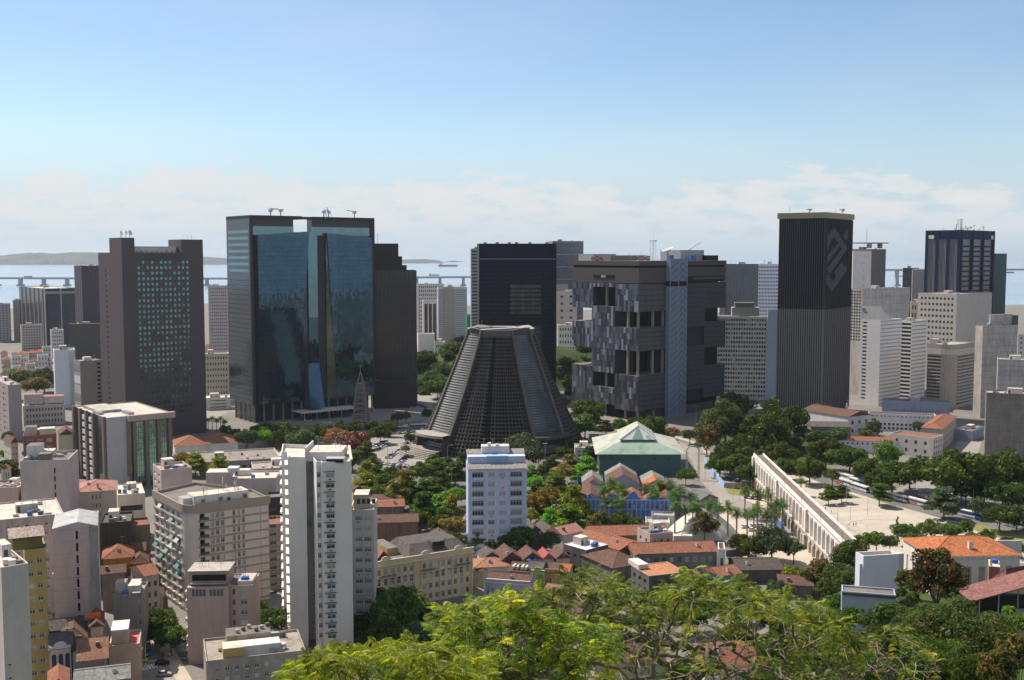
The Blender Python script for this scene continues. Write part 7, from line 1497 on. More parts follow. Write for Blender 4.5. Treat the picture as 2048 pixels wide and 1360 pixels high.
# brick house and neighbours behind
bd = bld('apartment_house', 'red brick house with cream penthouse boxes among grey blocks', 34, 46, 112, 872, D=588, th=22, wall=M((.30, .10, .075)), F=dict(n=3, f=5, ww=.55, wh=.5, kind='std', m=1, zb=1, zt=1), clut=1, dl=18, roof=ROOFD)
b = B(); b.box(1, bd.w * .42, 3, 10, bd.h - .79, bd.h + 4.2, M((.52, .47, .36)), ROOFD); b.box(bd.w * .5, bd.w - .5, .6, 8, bd.h - .79, bd.h + 3.2, M((.58, .52, .38)), ROOFL); b.build('penthouse', bd.root)
house('house', 'cream house with a red tile roof left of the brick house', 4, 22, 36, 886, None, D=600, th=40, wall=M((.58, .55, .48)), rm=TILED, rk='gy', rise=3, F=F_(2, 4, .3, .3, 'dark'), L=F_(4, 4, .3, .3, 'dark'), dl=14)
house('house', 'cream blank gable house with a maroon tile roof right of the brick house', 108, 118, 148, 870, None, D=590, th=24, wall=M((.58, .50, .36)), rm=TILED, rk='gy', rise=3, dl=14)
bd = house('apartment_house', 'cream block with pinkish red hip roofs and a narrow light well', 138, 150, 233, 985, None, D=414, th=12, wall=M((.60, .54, .40)), rm=TILEP, rise=2.6, F=dict(n=3, f=8, ww=.42, wh=.48, kind='std', m0=5.6, m1=5.4, zb=1, zt=.5, rec=.3), dl=18)
b = B(); b.obox(bd.T[0][0], 5.6, bd.T[0][1] - 5.4, .003, .15, 0, .5, CREAM); b.tube([(bd.w * .55, 2, bd.h), (bd.w * .55, 2, bd.h + 3)], .5, M((.6, .54, .4)), 6); b.build('chimney', bd.root)
bld('low_building', 'low building with a dazzling white flat roof right of the cream block', 231, 235, 290, 990, D=445, th=8, wall=M((.60, .55, .47)), roof=M((.72, .68, .6), 'dirty'), clut=1, dl=22, F=dict(n=1, f=3, ww=.9, wh=.4, kind='dark', zb=1, zt=3, m=.5), par=.4)
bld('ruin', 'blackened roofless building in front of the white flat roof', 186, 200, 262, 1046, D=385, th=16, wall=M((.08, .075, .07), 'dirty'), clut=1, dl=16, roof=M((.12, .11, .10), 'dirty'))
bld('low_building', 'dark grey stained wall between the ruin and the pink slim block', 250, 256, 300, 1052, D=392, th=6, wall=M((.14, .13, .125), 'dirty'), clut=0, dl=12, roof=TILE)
# low tiled roofs in the middle left
house('school', 'wide red tiled hip roof of a white pavilion below the stone tower', 338, 350, 412, 893, 7, th=20, wall=WHITE2, rm=TILE, rise=4, dl=24, cat='pavilion')
house('school', 'second red tiled hip roof of a white pavilion, nearer the mirrored tower', 402, 412, 476, 888, 7, th=20, wall=WHITE2, rm=TILE, rise=4, dl=26, cat='pavilion')
bd = bld('low_building', 'long low grey hall with white roof parapets and arched openings', 392, 398, 562, 925, h=7, D=None, th=-10, wall=M((.25, .24, .23)), clut=2, dl=34, roof=M((.27, .25, .23), 'dirty'), rimm=WHITE2, F=dict(n=10, f=1, ww=.5, wh=.5, kind='hole', zb=1, zt=2, rec=.8))
bd2 = bld('low_building', 'flat white-edged hall roof left of the white tower', 500, 506, 600, 938, h=8, D=None, th=-4, wall=M((.33, .31, .29)), clut=1, dl=20, roof=M((.36, .33, .3), 'dirty'), rimm=WHITE)
bld('low_building', 'small white flat pavilion between the red roofs and the green glass office', 340, 346, 380, 912, h=5, D=None, th=6, wall=WHITE, clut=0, dl=9)
# lower-left old houses
house('old_house', 'house with brown tile roof and white arched windows beneath the ruin', 198, 204, 246, 1072, None, D=402, th=8, wall=M((.42, .42, .42), 'dirty'), rm=TILED, rk='gx', rise=2, F=HW(4, 2), dl=12)
house('old_house', 'orange-walled house with a wide tile roof', 198, 206, 266, 1118, None, D=372, th=16, wall=M((.55, .26, .04)), rm=TILE, rise=2.6, F=HW(4), dl=14)
house('old_house', 'low house with tile roof below the orange-walled house', 196, 204, 250, 1148, None, D=362, th=10, wall=M((.25, .23, .22), 'dirty'), rm=TILED, rk='gx', rise=1.8, dl=9)
house('old_house', 'deep orange house tucked beside the pink slim block', 262, 266, 290, 1102, None, D=384, th=8, wall=M((.55, .27, .05)), rm=TILED, rk='gx', rise=2, dl=9)
house('old_house', 'tile roofed house between the orange house and the grey tenement', 258, 264, 296, 1128, None, D=372, th=14, wall=BRK, rm=TILED, rise=2.4, dl=10)
house('tenement', 'cream-grey tenement with balconies and a tile roof by the street tree', 262, 290, 318, 1152, None, D=348, th=40, wall=M((.40, .37, .32)), rm=TILE, rk='gx', rise=2.2, L=F_(3, 4, .35, .5, 'dark'), F=F_(2, 4, .5, .5, 'dark'), dl=None)
bd = bld('tenement', 'decayed stained tower with rubble on its roof', 203, 226, 284, 1190, D=314, th=10, wall=M((.30, .26, .23), 'dirty'), L=dict(n=1, f=6, ww=.5, wh=.6, kind='old', m=1.2, zb=1), F=dict(n=1, f=6, ww=.6, wh=.5, kind='old', m0=6.7, m1=.3, zb=1, zt=.6), clut=3, roof=M((.4, .37, .34), 'dirty'), dl=12)
b = B(); b.box(.3, 3.2, 2, 6, bd.h - .79, bd.h + 3, M((.45, .4, .36), 'dirty')); b.box(4, 7.4, 1, 5, bd.h - .79, bd.h + 2.2, M((.5, .47, .43), 'dirty'), ROOFL); b.box(5.4, 7.6, -.3, 2, bd.h + .2, bd.h + .5, WHITE); b.build('roof_room', bd.root)
bd = bld('house', 'peach house with a blank front and a red roof terrace', 213, 218, 279, 1292, D=293, th=16, wall=M((.60, .42, .31)), clut=0, dl=12, roof=M((.55, .16, .12)), rimm=M((.6, .45, .36)), par=.5, Rr=F_(3, 4, .4, .5, 'std'))
b = B(); b.box(.6, 4.9, 1.0, 9, bd.h - .49, bd.h + 3.6, M((.56, .42, .33)), WHITE); b.box(.5, 5.0, .9, 9.1, bd.h + 3.61, bd.h + 4.0, WHITE); b.build('roof_hut', bd.root)
b = B(); b.box(2.0, 3.2, .93, .99, bd.h + .6, bd.h + 2.2, GL_C); b.build('window', bd.root)
def church():
    bd = house('chapel', 'small white and grey chapel with three dark arched windows and a cross', 92, 100, 142, 1300, None, D=284, th=6, wall=M((.55, .55, .55)), rm=TILEG, rk='gx', rise=1.6, dl=14, cat='chapel'); T, l, _ = bd.T[0]; h = bd.h
    for u in (.18, .5, .82):
        b = B(); n = 8; w2 = l * .11; f = [T(l * u - w2, .6, .05), T(l * u + w2, .6, .05)] + [T(l * u + w2 * math.cos(math.pi * k / n), h - 1.9 + w2 * math.sin(math.pi * k / n), .05) for k in range(n + 1)]; b.face(f, M((.04, .06, .13), 'plain')); b.build('arched_window', bd.root)
    b = B(); b.obox(T, 0, l, .003, .3, h - .4, h + .8, WHITE2); n = 8; f = [T(l * .5 + 1.6 * math.cos(math.pi * k / n), h + .8 + 1.2 * math.sin(math.pi * k / n), .1) for k in range(n + 1)]; b.face(f, WHITE2); b.face([(x, y + .2, z) for x, y, z in f][::-1], WHITE2); b.build('parapet', bd.root)
church()
r = thing('cross', 'small white cross standing in front of the chapel', 'cross', G(122, 1348, 2)); b = B(); b.box(-.12, .12, -.1, .1, -2, 2.4, WHITE); b.box(-.7, -.121, -.1, .1, 1.3, 1.55, WHITE); b.box(.121, .7, -.1, .1, 1.3, 1.55, WHITE); b.build('cross_beam', r)
house('old_house', 'teal and white town house right of the chapel', 142, 145, 160, 1302, None, D=286, th=6, wall=M((.25, .40, .46)), rm=TILED, rk='gx', rise=1.6, F=HW(2), dl=12)
house('old_house', 'house with skylit brown tile roof and pale ridge above the chapel', 112, 124, 172, 1282, None, D=296, th=-20, wall=M((.45, .40, .34)), rm=TILED, rise=2.4, dl=14)
house('old_house', 'large rough brown tile roof beside the peach house', 150, 156, 214, 1322, None, D=278, th=-14, wall=M((.3, .25, .2), 'dirty'), rm=M((.36, .17, .10), 'tile', (.24, .13, .09)), rk='gx', rise=3.2, dl=16)
house('old_house', 'white-fronted house with an orange tarpaulin wall on the roof', 158, 181, 206, 1254, None, D=300, th=14, wall=M((.52, .46, .40)), rm=TILED, rk='gy', rise=1.6, F=HW(2), dl=12)
p = AT(186, 1238, 303); b = B(); T, l, _ = frame((-1.6, 0), (1.6, 1.5)); b.obox(T, 0, l, -.1, .1, 0, 1.6, M((.75, .17, .02), 'plain')); o = b.build('tarpaulin'); o.location = p; tag(o, 'bright orange tarpaulin strip on the roof left of the decayed tower', 'tarpaulin')
house('shed', 'grey corrugated roof shed at the bottom left', 140, 150, 258, 1368, None, D=266, th=-8, wall=M((.3, .28, .26), 'dirty'), rm=M((.36, .35, .33), 'tile', (.2, .2, .19)), rk='gx', rise=1.6, dl=10, cat='shed')
house('shed', 'small bright orange tile roof at the bottom left corner', 92, 98, 136, 1372, None, D=262, th=10, wall=M((.4, .35, .3), 'dirty'), rm=TILE, rk='gy', rise=1.6, dl=10, cat='shed')
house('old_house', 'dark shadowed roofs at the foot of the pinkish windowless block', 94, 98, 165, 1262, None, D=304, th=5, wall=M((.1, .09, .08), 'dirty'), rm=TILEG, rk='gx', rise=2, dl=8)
# distant small houses on the far left
rn = random.Random(21); FW = [FARW, M((.56, .48, .44)), M((.6, .55, .48)), M((.45, .43, .42)), WHITE2]
FL = 'small distant houses crowded beyond the stone tower'
k = 0
spots = [(x + rn.uniform(-4, 4), y + rn.uniform(-3, 3)) for y in (706, 722, 738, 752) for x in range(4, 100, 17)] + [(410 + 15 * i, 694 + (i % 2) * 6) for i in range(3)]
spots.sort()
for i, (x, y) in enumerate(spots):
    D = 120 * FPX / (y + 22 - HOR); wpx = rn.uniform(13, 22); m = FW[i % 5]; n = len(spots)
    what = ['white', 'pinkish', 'cream', 'grey', 'off-white'][i % 5]; rf = rn.random()
    lab = '%s %s house, %s from left of the small distant houses' % (what, 'tile-roofed' if rf < .5 else 'flat-roofed', ORD[i].replace('leftmost', 'first'))
    if rf < .5: house('house', lab, x - 2, x, x + wpx, y, None, D=D, th=rn.uniform(5, 30), wall=m, rm=rn.choice([TILE, TILED, TILEO]), rise=3, group=FL, dl=12, F=F_(3, 2, .35, .4, 'dark'))
    else: bld('house', lab, x - 2, x, x + wpx, y - rn.uniform(0, 14), D=D, th=rn.uniform(5, 30), wall=m, group=FL, dl=12, clut=0, F=F_(3, 3, .4, .4, 'dark'), cat='house')
# filler rows of city far behind, before the water
FB = 'far city blocks near the bay shore'
rows = [(x, 2250 - (j % 3) * 260, rn.uniform(12, 40)) for j, x in enumerate(list(range(-1150, -700, 62)) + list(range(-240, -120, 36)) + list(range(560, 1150, 58)))]
for i, (x, y, hh) in enumerate(rows):
    w = rn.uniform(24, 44); d = 20; an = rn.uniform(-.3, .5); p = [(x, y), (x + w * math.cos(an), y + w * math.sin(an))]; p += [(p[1][0] - d * math.sin(an), p[1][1] + d * math.cos(an)), (x - d * math.sin(an), y + d * math.cos(an))]
    bd = building('city_block', 'far pale city block near the bay shore, %s from left of its row' % ORD[i].replace('leftmost', 'first'), 'building', p, hh, FW[i % 5], {0: F_(6, max(3, int(hh / 4)), .5, .4, 'dark')}, 0, an, group=FB)
# small roofs that fill the gaps between the blocks
FG = 'small roofs in the gaps between the lower-left blocks'
gaps = sorted([(2, 938, 20, 7), (28, 1000, 26, 30), (52, 962, 24, 6), (150, 1046, 30, 22), (482, 1010, 30, 12), (512, 1040, 24, 14), (206, 1064, 26, 12), (226, 1142, 30, 8), (300, 1196, 26, 6), (176, 1262, 26, 7), (120, 1246, 28, 7), (560, 968, 26, 7), (722, 960, 26, 6), (706, 980, 24, 8), (248, 1168, 24, 7), (590, 1330, 40, 6)])
for i, (x, y, w, hh) in enumerate(gaps): house('small_house', 'small tile-roofed house, %s from left of the roofs filling gaps between lower-left blocks' % ORD[i].replace('leftmost', 'first'), x - 2, x, x + w, y, hh, th=rn.uniform(10, 35), wall=[CREAM, PINKW, GREYW, BRK, PEACH][i % 5], rm=[TILE, TILED, TILED, TILEG][i % 4], rk=['hip', 'gx', 'gy'][i % 3], rise=1.8, dl=10, group=FG, F=HW(3))
for i in range(12):
    x, y, hh = 320 + 75 * (i % 4) + rn.uniform(-15, 15), 330 + 95 * (i // 4) + rn.uniform(-20, 20), rn.uniform(25, 70); w, d, an = rn.uniform(22, 34), 22, rn.uniform(-.6, .2); p = [(x, y), (x + w * math.cos(an), y + w * math.sin(an))]; p += [(p[1][0] - d * math.sin(an), p[1][1] + d * math.cos(an)), (x - d * math.sin(an), y + d * math.cos(an))]
    building('city_block', 'city block seen only as a reflection in the mirrored tower', 'building', p, hh, FW[i % 5], {3: F_(5, int(hh / 4), .5, .45, 'dark'), 2: F_(6, int(hh / 4), .5, .45, 'dark')}, 0, an, group='blocks mirrored in the glass tower')
# ---------------- trees ----------------
CROWN = {}
def crown_mesh(kind, seed):
    key = (kind, seed)
    if key in CROWN: return CROWN[key]
    r = random.Random(hash(kind) % 1 + seed * 31 + {'round': 1, 'umb': 2, 'tall': 3, 'mango': 4, 'sparse': 5, 'bush': 6, 'fine': 7}[kind] * 1000); b = B(); lobes = []
    if kind == 'umb':
        for t in range(4):
            z = -.45 + .32 * t; R0 = (.95, .85, .62, .3)[t]
            for i in range(max(3, 9 - 2 * t)):
                a = r.uniform(0, 6.28); q = R0 * math.sqrt(r.uniform(.1, 1)); lobes.append((Vector((q * math.cos(a) * .75, q * math.sin(a) * .75, z + r.uniform(-.07, .07))), r.uniform(.3, .42), .32))
    else:
        n = {'round': 34, 'tall': 34, 'mango': 34, 'sparse': 18, 'bush': 12, 'fine': 40}[kind]; hz = {'round': .62, 'tall': 1.15, 'mango': .8, 'sparse': .6, 'bush': .5, 'fine': .7}[kind]
        for i in range(n):
            z = 1 - 1.6 * (i + .5) / n; a = i * 2.4 + r.uniform(-.4, .4); q = math.sqrt(max(.05, 1 - z * z)); k = r.uniform(.5, .92); lobes.append((Vector((q * math.cos(a) * k, q * math.sin(a) * k, z * hz * k)), r.uniform(.17, .36), r.uniform(.65, .95)))
        lobes.append((Vector((0, 0, 0)), .5, .8))
    tot = {'round': 5200, 'umb': 4200, 'tall': 5200, 'mango': 6000, 'sparse': 2600, 'bush': 1800, 'fine': 12000}[kind]; s0 = {'round': .042, 'umb': .05, 'tall': .042, 'mango': .04, 'sparse': .048, 'bush': .07, 'fine': .024}[kind]
    sm = sum(l[1] ** 2 for l in lobes)
    for c, rad, fl in lobes:
        for _ in range(int(tot * rad ** 2 / sm)):
            d = Vector((r.gauss(0, 1), r.gauss(0, 1), r.gauss(0, 1) + .35)).normalized(); p = c + Vector((d.x, d.y, d.z * fl)) * rad * (r.uniform(.55, 1.06) ** .6)
            nrm = (d + Vector((r.gauss(0, .55), r.gauss(0, .55), r.gauss(0, .55)))).normalized(); u = nrm.orthogonal().normalized(); a = r.uniform(0, 6.28); w = nrm.cross(u); e1 = u * math.cos(a) + w * math.sin(a); e2 = nrm.cross(e1); s = s0 * r.uniform(.6, 1.5)
            b.face([p - e1 * s * 1.3, p - e2 * s * .8, p + e1 * s * 1.3, p + e2 * s * .8], BLACK)
    CROWN[key] = b.mesh('crown_%s' % kind); return CROWN[key]
TRUNK = {}
BARK = M((.14, .11, .085), 'wall', (.08, .065, .05), s=3)
def trunk_mesh(seed):
    if seed in TRUNK: return TRUNK[seed]
    r = random.Random(seed); b = B(); b.tube([(0, 0, -.05), (.02, .01, .3), (-.02, .02, .62)], [.075, .055, .05], BARK, 7)
    for i in range(6):
        a = i * 1.05 + r.uniform(-.3, .3); b.tube([(-.02, .02, .55 + .02 * i), (.2 * math.cos(a), .2 * math.sin(a), .78), (.45 * math.cos(a), .45 * math.sin(a), 1.0 + r.uniform(-.05, .15))], [.038, .026, .01], BARK, 5)
    TRUNK[seed] = b.mesh('trunk'); return TRUNK[seed]
LEAF = {'dg': M((.034, .060, .010), 'leaf', (.082, .115, .017), amt=.27), 'mg': M((.06, .105, .015), 'leaf', (.10, .15, .022), amt=.28), 'yg': M((.14, .20, .015), 'leaf', (.24, .28, .025), amt=.33), 'bg': M((.09, .21, .012), 'leaf', (.15, .29, .02), amt=.33),
        'ol': M((.09, .11, .018), 'leaf', (.26, .17, .022), amt=.28), 'rd': M((.17, .075, .045), 'leaf', (.23, .115, .06), amt=.22), 'mn': M((.022, .042, .012), 'leaf', (.17, .11, .03), s=1.6, amt=.2), 'gy': M((.055, .085, .04), 'leaf', (.085, .115, .055), amt=.22), 'lv': M((.05, .085, .02), 'leaf', (.09, .10, .03), amt=.25)}
TREES = {}
def tree(cx, cy, wpx, kind, col, name, phrase, zt=None, z0=None, D=None):
    """crown centre and width as seen; the tree stands where a crown of that height meets the sight line"""
    if D:                                   # on a slope: given distance, the trunk reaches down to the ground
        p = AT(cx, cy, D); Rr = wpx / 2 * D / FPX; g = min(TH(p.x, p.y), p.z - .6 * Rr); TREES.setdefault((name, phrase), []).append((cx, p.x, p.y, g, p.z - g, Rr, kind, col)); return
    D = 500.0
    for _ in range(12):
        Rr = wpx / 2 * D / FPX; zc = (zt or {'round': 1.0, 'umb': 1.1, 'tall': 1.25, 'mango': 1.05, 'sparse': 1.3, 'bush': .55, 'fine': 1}[kind]) * Rr + (1.6 if kind != 'bush' else 0); p = AT(cx, cy, D); g = TH(p.x, p.y) if z0 is None else z0
        D2 = G(cx, cy, g + zc).y
        if abs(D2 - D) < .05: break
        D = D * .4 + D2 * .6
    TREES.setdefault((name, phrase), []).append((cx, p.x, p.y, g, zc, Rr, kind, col))
COLN = {'dg': 'dark green', 'mg': 'mid-green', 'yg': 'yellow-green', 'bg': 'bright green', 'ol': 'olive and ochre', 'rd': 'rust-red', 'mn': 'dark green gold-tipped', 'gy': 'grey-green', 'lv': 'green'}
NUMW = ['', 'one', 'two', 'three', 'four', 'five', 'six', 'seven', 'eight', 'nine', 'ten', 'eleven', 'twelve', 'thirteen', 'fourteen', 'fifteen', 'sixteen']
def flush_trees():
    s = 0
    for (name, phrase), lst in TREES.items():
        byc = {}
        for t in lst: byc.setdefault(t[7], []).append(t)
        for col, ts in byc.items():
            ts.sort(); n = len(ts)
            for i, (cx, x, y, g, zc, Rr, kind, c) in enumerate(ts):
                s += 1; r = random.Random(s)
                lab = ('%s tree %s' if n == 1 else ('rightmost' if i == n - 1 else ORD[i]) + ' %s tree' + (' from left ' if 0 < i < n - 1 else ' ') + '%s') % (COLN[col], phrase)
                if kind == 'bush': lab = lab.replace('tree ', 'bush ', 1)
                o = thing('bush' if kind == 'bush' else name, lab, 'bush' if kind == 'bush' else 'tree', (x, y, g), r.uniform(0, 6.28), 'trees ' + phrase)
                cr = link('crown', crown_mesh(kind, s % 3), o); cr.location = (0, 0, zc); q = Rr * 1.3; cr.scale = (q * r.uniform(.86, 1.14), q * r.uniform(.86, 1.14), q * r.uniform(.85, 1.15)); cr.rotation_euler = (0, 0, r.uniform(0, 6.28))
                cr.material_slots[0].link = 'OBJECT'; cr.material_slots[0].material = LEAF[col]
                if kind != 'bush': t = link('trunk', trunk_mesh(s % 4), o); t.scale = (Rr * 1.0, Rr * 1.0, zc * .95)
def T_(phrase, rows, name='shade_tree'):
    for q in rows: tree(*q[:5], name, phrase, **(q[5] if len(q) > 5 else {}))
T_('beside the cathedral car park', [(675, 872, 38, 'round', 'rd'), (709, 884, 60, 'round', 'rd'), (731, 899, 44, 'umb', 'mg'), (705, 917, 38, 'umb', 'mg'), (735, 935, 40, 'umb', 'ol'), (730, 968, 58, 'umb', 'yg'), (781, 949, 38, 'round', 'dg'), (799, 953, 32, 'round', 'dg'), (813, 967, 58, 'umb', 'ol'), (794, 986, 60, 'umb', 'ol'), (758, 984, 36, 'sparse', 'mg'), (812, 897, 18, 'sparse', 'mg')])
T_('left of the light blue apartment house', [(843, 943, 38, 'round', 'dg'), (875, 937, 52, 'umb', 'mg'), (910, 943, 50, 'umb', 'mg'), (857, 979, 58, 'umb', 'mg'), (846, 1010, 52, 'umb', 'dg'), (913, 990, 38, 'round', 'bg'), (904, 1016, 60, 'umb', 'ol'), (880, 1010, 44, 'umb', 'bg'), (874, 1046, 36, 'round', 'dg'), (913, 1050, 46, 'round', 'ol'), (830, 1030, 30, 'round', 'mg')])
T_('at the foot of the cathedral', [(1043, 903, 70, 'round', 'gy'), (1000, 922, 34, 'round', 'mg'), (1173, 822, 58, 'round', 'dg'), (1170, 848, 50, 'umb', 'mg'), (1150, 868, 30, 'umb', 'mg'), (1192, 838, 30, 'umb', 'mg')])
T_('right of the light blue apartment house', [(1063, 946, 34, 'umb', 'bg'), (1069, 966, 32, 'round', 'bg'), (1078, 1003, 52, 'sparse', 'ol'), (1107, 958, 36, 'umb', 'yg'), (1113, 998, 28, 'round', 'ol'), (1171, 937, 52, 'umb', 'bg'), (1115, 968, 48, 'umb', 'mg'), (1127, 944, 42, 'sparse', 'ol'), (1092, 990, 42, 'sparse', 'ol'), (1148, 1003, 68, 'umb', 'yg'), (1136, 1033, 62, 'umb', 'bg'), (1100, 1035, 40, 'umb', 'bg'), (1062, 1030, 36, 'sparse', 'yg')])
T_('in the garden before the blue foundry', [(1200, 1048, 48, 'mango', 'mn'), (1240, 1044, 44, 'round', 'dg'), (1272, 1046, 34, 'bush', 'dg'), (1175, 1030, 34, 'round', 'dg'), (1410, 1050, 42, 'tall', 'mn')])
T_('below the light blue apartment house', [(905, 1082, 46, 'round', 'dg'), (955, 1080, 48, 'round', 'gy'), (983, 1090, 32, 'round', 'dg'), (1012, 1084, 40, 'round', 'gy'), (1037, 1078, 60, 'round', 'dg'), (1102, 1080, 42, 'sparse', 'gy'), (958, 1150, 20, 'bush', 'dg')])
T_('before the cube tower', [(1302, 853, 52, 'round', 'dg'), (1330, 870, 30, 'bush', 'mg'), (1275, 846, 30, 'round', 'dg'), (1345, 862, 24, 'bush', 'rd'), (1414, 836, 26, 'round', 'ol'), (1472, 810, 56, 'round', 'dg'), (1430, 822, 30, 'round', 'gy')])
T_('in the hill park left of the aqueduct end', [(1451, 850, 78, 'tall', 'lv', dict(zt=1.2)), (1414, 876, 46, 'tall', 'ol'), (1528, 853, 80, 'round', 'dg'), (1543, 818, 46, 'umb', 'yg'), (1553, 800, 24, 'umb', 'bg'), (1590, 838, 54, 'round', 'dg'), (1462, 908, 68, 'round', 'dg'), (1479, 930, 56, 'round', 'dg'), (1440, 930, 40, 'round', 'dg'), (1505, 912, 40, 'round', 'dg'), (1500, 946, 46, 'round', 'dg'), (1500, 880, 46, 'round', 'dg')])
T_('in the park behind the aqueduct', [(1647, 822, 32, 'round', 'mg'), (1635, 876, 40, 'round', 'dg'), (1532, 888, 42, 'round', 'mg'), (1562, 907, 58, 'round', 'dg'), (1588, 884, 38, 'bush', 'mg'), (1620, 940, 48, 'round', 'dg'), (1652, 906, 64, 'round', 'dg'), (1665, 950, 36, 'sparse', 'lv'), (1700, 916, 62, 'round', 'dg'), (1575, 935, 40, 'round', 'mg'), (1605, 862, 30, 'bush', 'mg'), (1560, 872, 36, 'bush', 'bg'), (1672, 870, 40, 'round', 'gy')])
T_('between the school and the bus avenue', [(1735, 938, 54, 'round', 'dg'), (1774, 908, 48, 'tall', 'mg'), (1785, 950, 72, 'round', 'dg'), (1820, 946, 56, 'round', 'dg'), (1752, 960, 44, 'round', 'dg')])
T_('in the school courtyard', [(1748, 856, 26, 'tall', 'gy'), (1732, 866, 24, 'round', 'mg'), (1838, 852, 22, 'round', 'gy')])
T_('beyond the bus avenue at right', [(1909, 946, 112, 'round', 'dg', dict(zt=1.0)), (2006, 942, 92, 'round', 'dg'), (2040, 950, 66, 'round', 'dg'), (1932, 982, 46, 'round', 'dg'), (1970, 982, 50, 'round', 'dg'), (2006, 988, 62, 'round', 'dg'), (2040, 990, 54, 'round', 'dg'), (2000, 1030, 56, 'round', 'dg'), (2034, 1034, 46, 'round', 'dg'), (1888, 1000, 62, 'umb', 'gy'), (1955, 1010, 34, 'sparse', 'gy')])
T_('on the open plaza', [(1657, 985, 33, 'umb', 'mg'), (1684, 984, 29, 'umb', 'mg'), (1759, 984, 42, 'umb', 'mg')])
T_('along the near edge of the plaza', [(1812, 1064, 41, 'round', 'mg'), (1753, 1079, 41, 'round', 'mg'), (1716, 1082, 33, 'round', 'mg'), (1862, 1058, 39, 'round', 'mg'), (1897, 1061, 41, 'round', 'mg'), (1932, 1056, 25, 'tall', 'dg'), (1941, 1076, 27, 'round', 'mg'), (1974, 1074, 27, 'tall', 'dg'), (2012, 1088, 30, 'mango', 'mn'), (2043, 1097, 27, 'round', 'dg'), (1780, 1084, 31, 'round', 'lv'), (1836, 1082, 34, 'round', 'lv')])
T_('below the aqueduct', [(1544, 1083, 68, 'round', 'gy'), (1512, 1094, 50, 'round', 'dg'), (1588, 1096, 42, 'sparse', 'gy'), (1647, 1144, 58, 'mango', 'mn'), (1688, 1118, 50, 'tall', 'dg', dict(D=372)), (1676, 1146, 48, 'round', 'dg', dict(D=352)), (1704, 1100, 44, 'round', 'mg', dict(D=380)), (1694, 1160, 44, 'round', 'lv', dict(D=330)), (1620, 1160, 40, 'mango', 'mn'), (1480, 1086, 36, 'mango', 'mn'), (1660, 1180, 46, 'round', 'dg'), (1590, 1150, 40, 'round', 'yg'), (1500, 1190, 50, 'round', 'dg'), (1560, 1185, 50, 'round', 'gy')])
dd = lambda d: dict(D=d)
T_('in front of the white mansion', [(1873, 1152, 92, 'mango', 'mn', dd(238)), (1817, 1160, 46, 'mango', 'mn', dd(246)), (1962, 1186, 26, 'bush', 'dg', dd(240)), (1905, 1192, 34, 'bush', 'mg', dd(232)), (1826, 1196, 30, 'bush', 'lv', dd(236)), (1940, 1200, 30, 'bush', 'bg', dd(230)), (1802, 1186, 26, 'bush', 'dg', dd(250))])
T_('on the slope at lower right', [(1912, 1266, 150, 'fine', 'lv', dd(150)), (1838, 1252, 84, 'fine', 'lv', dd(170)), (1985, 1272, 90, 'fine', 'dg', dd(160)), (1785, 1230, 60, 'round', 'lv', dd(205)), (2032, 1300, 62, 'mango', 'mn', dd(140)), (1998, 1336, 66, 'mango', 'mn', dd(130)), (1870, 1335, 120, 'fine', 'dg', dd(140)), (1765, 1300, 100, 'fine', 'dg', dd(170)), (2040, 1245, 46, 'bush', 'mg', dd(190)), (1930, 1345, 90, 'fine', 'dg', dd(135)), (1700, 1232, 50, 'round', 'dg', dd(232)), (1745, 1246, 50, 'round', 'lv', dd(215)), (1670, 1206, 44, 'round', 'dg', dd(262)), (2020, 1222, 30, 'bush', 'bg', dd(215)), (1655, 1262, 70, 'fine', 'dg', dd(220)), (1720, 1340, 90, 'fine', 'lv', dd(150))])
T_('behind the low tiled houses on the far left', [(88, 758, 46, 'round', 'dg'), (72, 770, 42, 'round', 'ol'), (45, 754, 34, 'round', 'dg'), (86, 824, 24, 'round', 'dg'), (60, 828, 20, 'bush', 'mg'), (72, 834, 22, 'bush', 'bg'), (46, 812, 24, 'round', 'dg'), (100, 838, 26, 'bush', 'mg'), (28, 750, 26, 'round', 'mg'), (12, 905, 24, 'bush', 'yg'), (142, 925, 14, 'bush', 'mg')])
T_('on the wooded hill left of the cathedral', [(861, 709, 34, 'round', 'dg'), (880, 726, 44, 'round', 'dg'), (898, 696, 40, 'round', 'mg'), (922, 688, 42, 'round', 'dg'), (843, 724, 34, 'round', 'dg'), (866, 758, 42, 'round', 'gy'), (846, 742, 38, 'round', 'dg'), (891, 755, 38, 'round', 'dg'), (909, 716, 36, 'round', 'dg'), (876, 776, 34, 'round', 'dg'), (858, 722, 26, 'round', 'mg'), (890, 738, 32, 'round', 'ol'), (938, 690, 30, 'round', 'dg'), (905, 740, 30, 'round', 'mg')])
T_('on the hill right of the cathedral', [(1130, 745, 26, 'round', 'dg'), (1150, 742, 30, 'sparse', 'gy'), (1172, 745, 28, 'round', 'dg'), (1125, 762, 24, 'bush', 'mg'), (1160, 764, 28, 'round', 'dg'), (1140, 726, 20, 'round', 'gy')])
T_('before the mirrored tower', [(538, 864, 42, 'round', 'dg'), (556, 858, 34, 'round', 'dg'), (494, 875, 46, 'round', 'gy'), (527, 872, 36, 'round', 'bg'), (604, 880, 48, 'round', 'gy'), (560, 876, 36, 'round', 'dg'), (630, 866, 34, 'round', 'dg'), (655, 862, 30, 'round', 'dg'), (760, 866, 34, 'round', 'dg'), (795, 834, 26, 'sparse', 'mg'), (812, 831, 24, 'sparse', 'mg'), (744, 852, 28, 'round', 'dg'), (470, 868, 28, 'bush', 'dg')])
T_('by the green glass office', [(390, 924, 44, 'umb', 'yg'), (365, 917, 38, 'sparse', 'ol'), (438, 932, 46, 'umb', 'yg')])
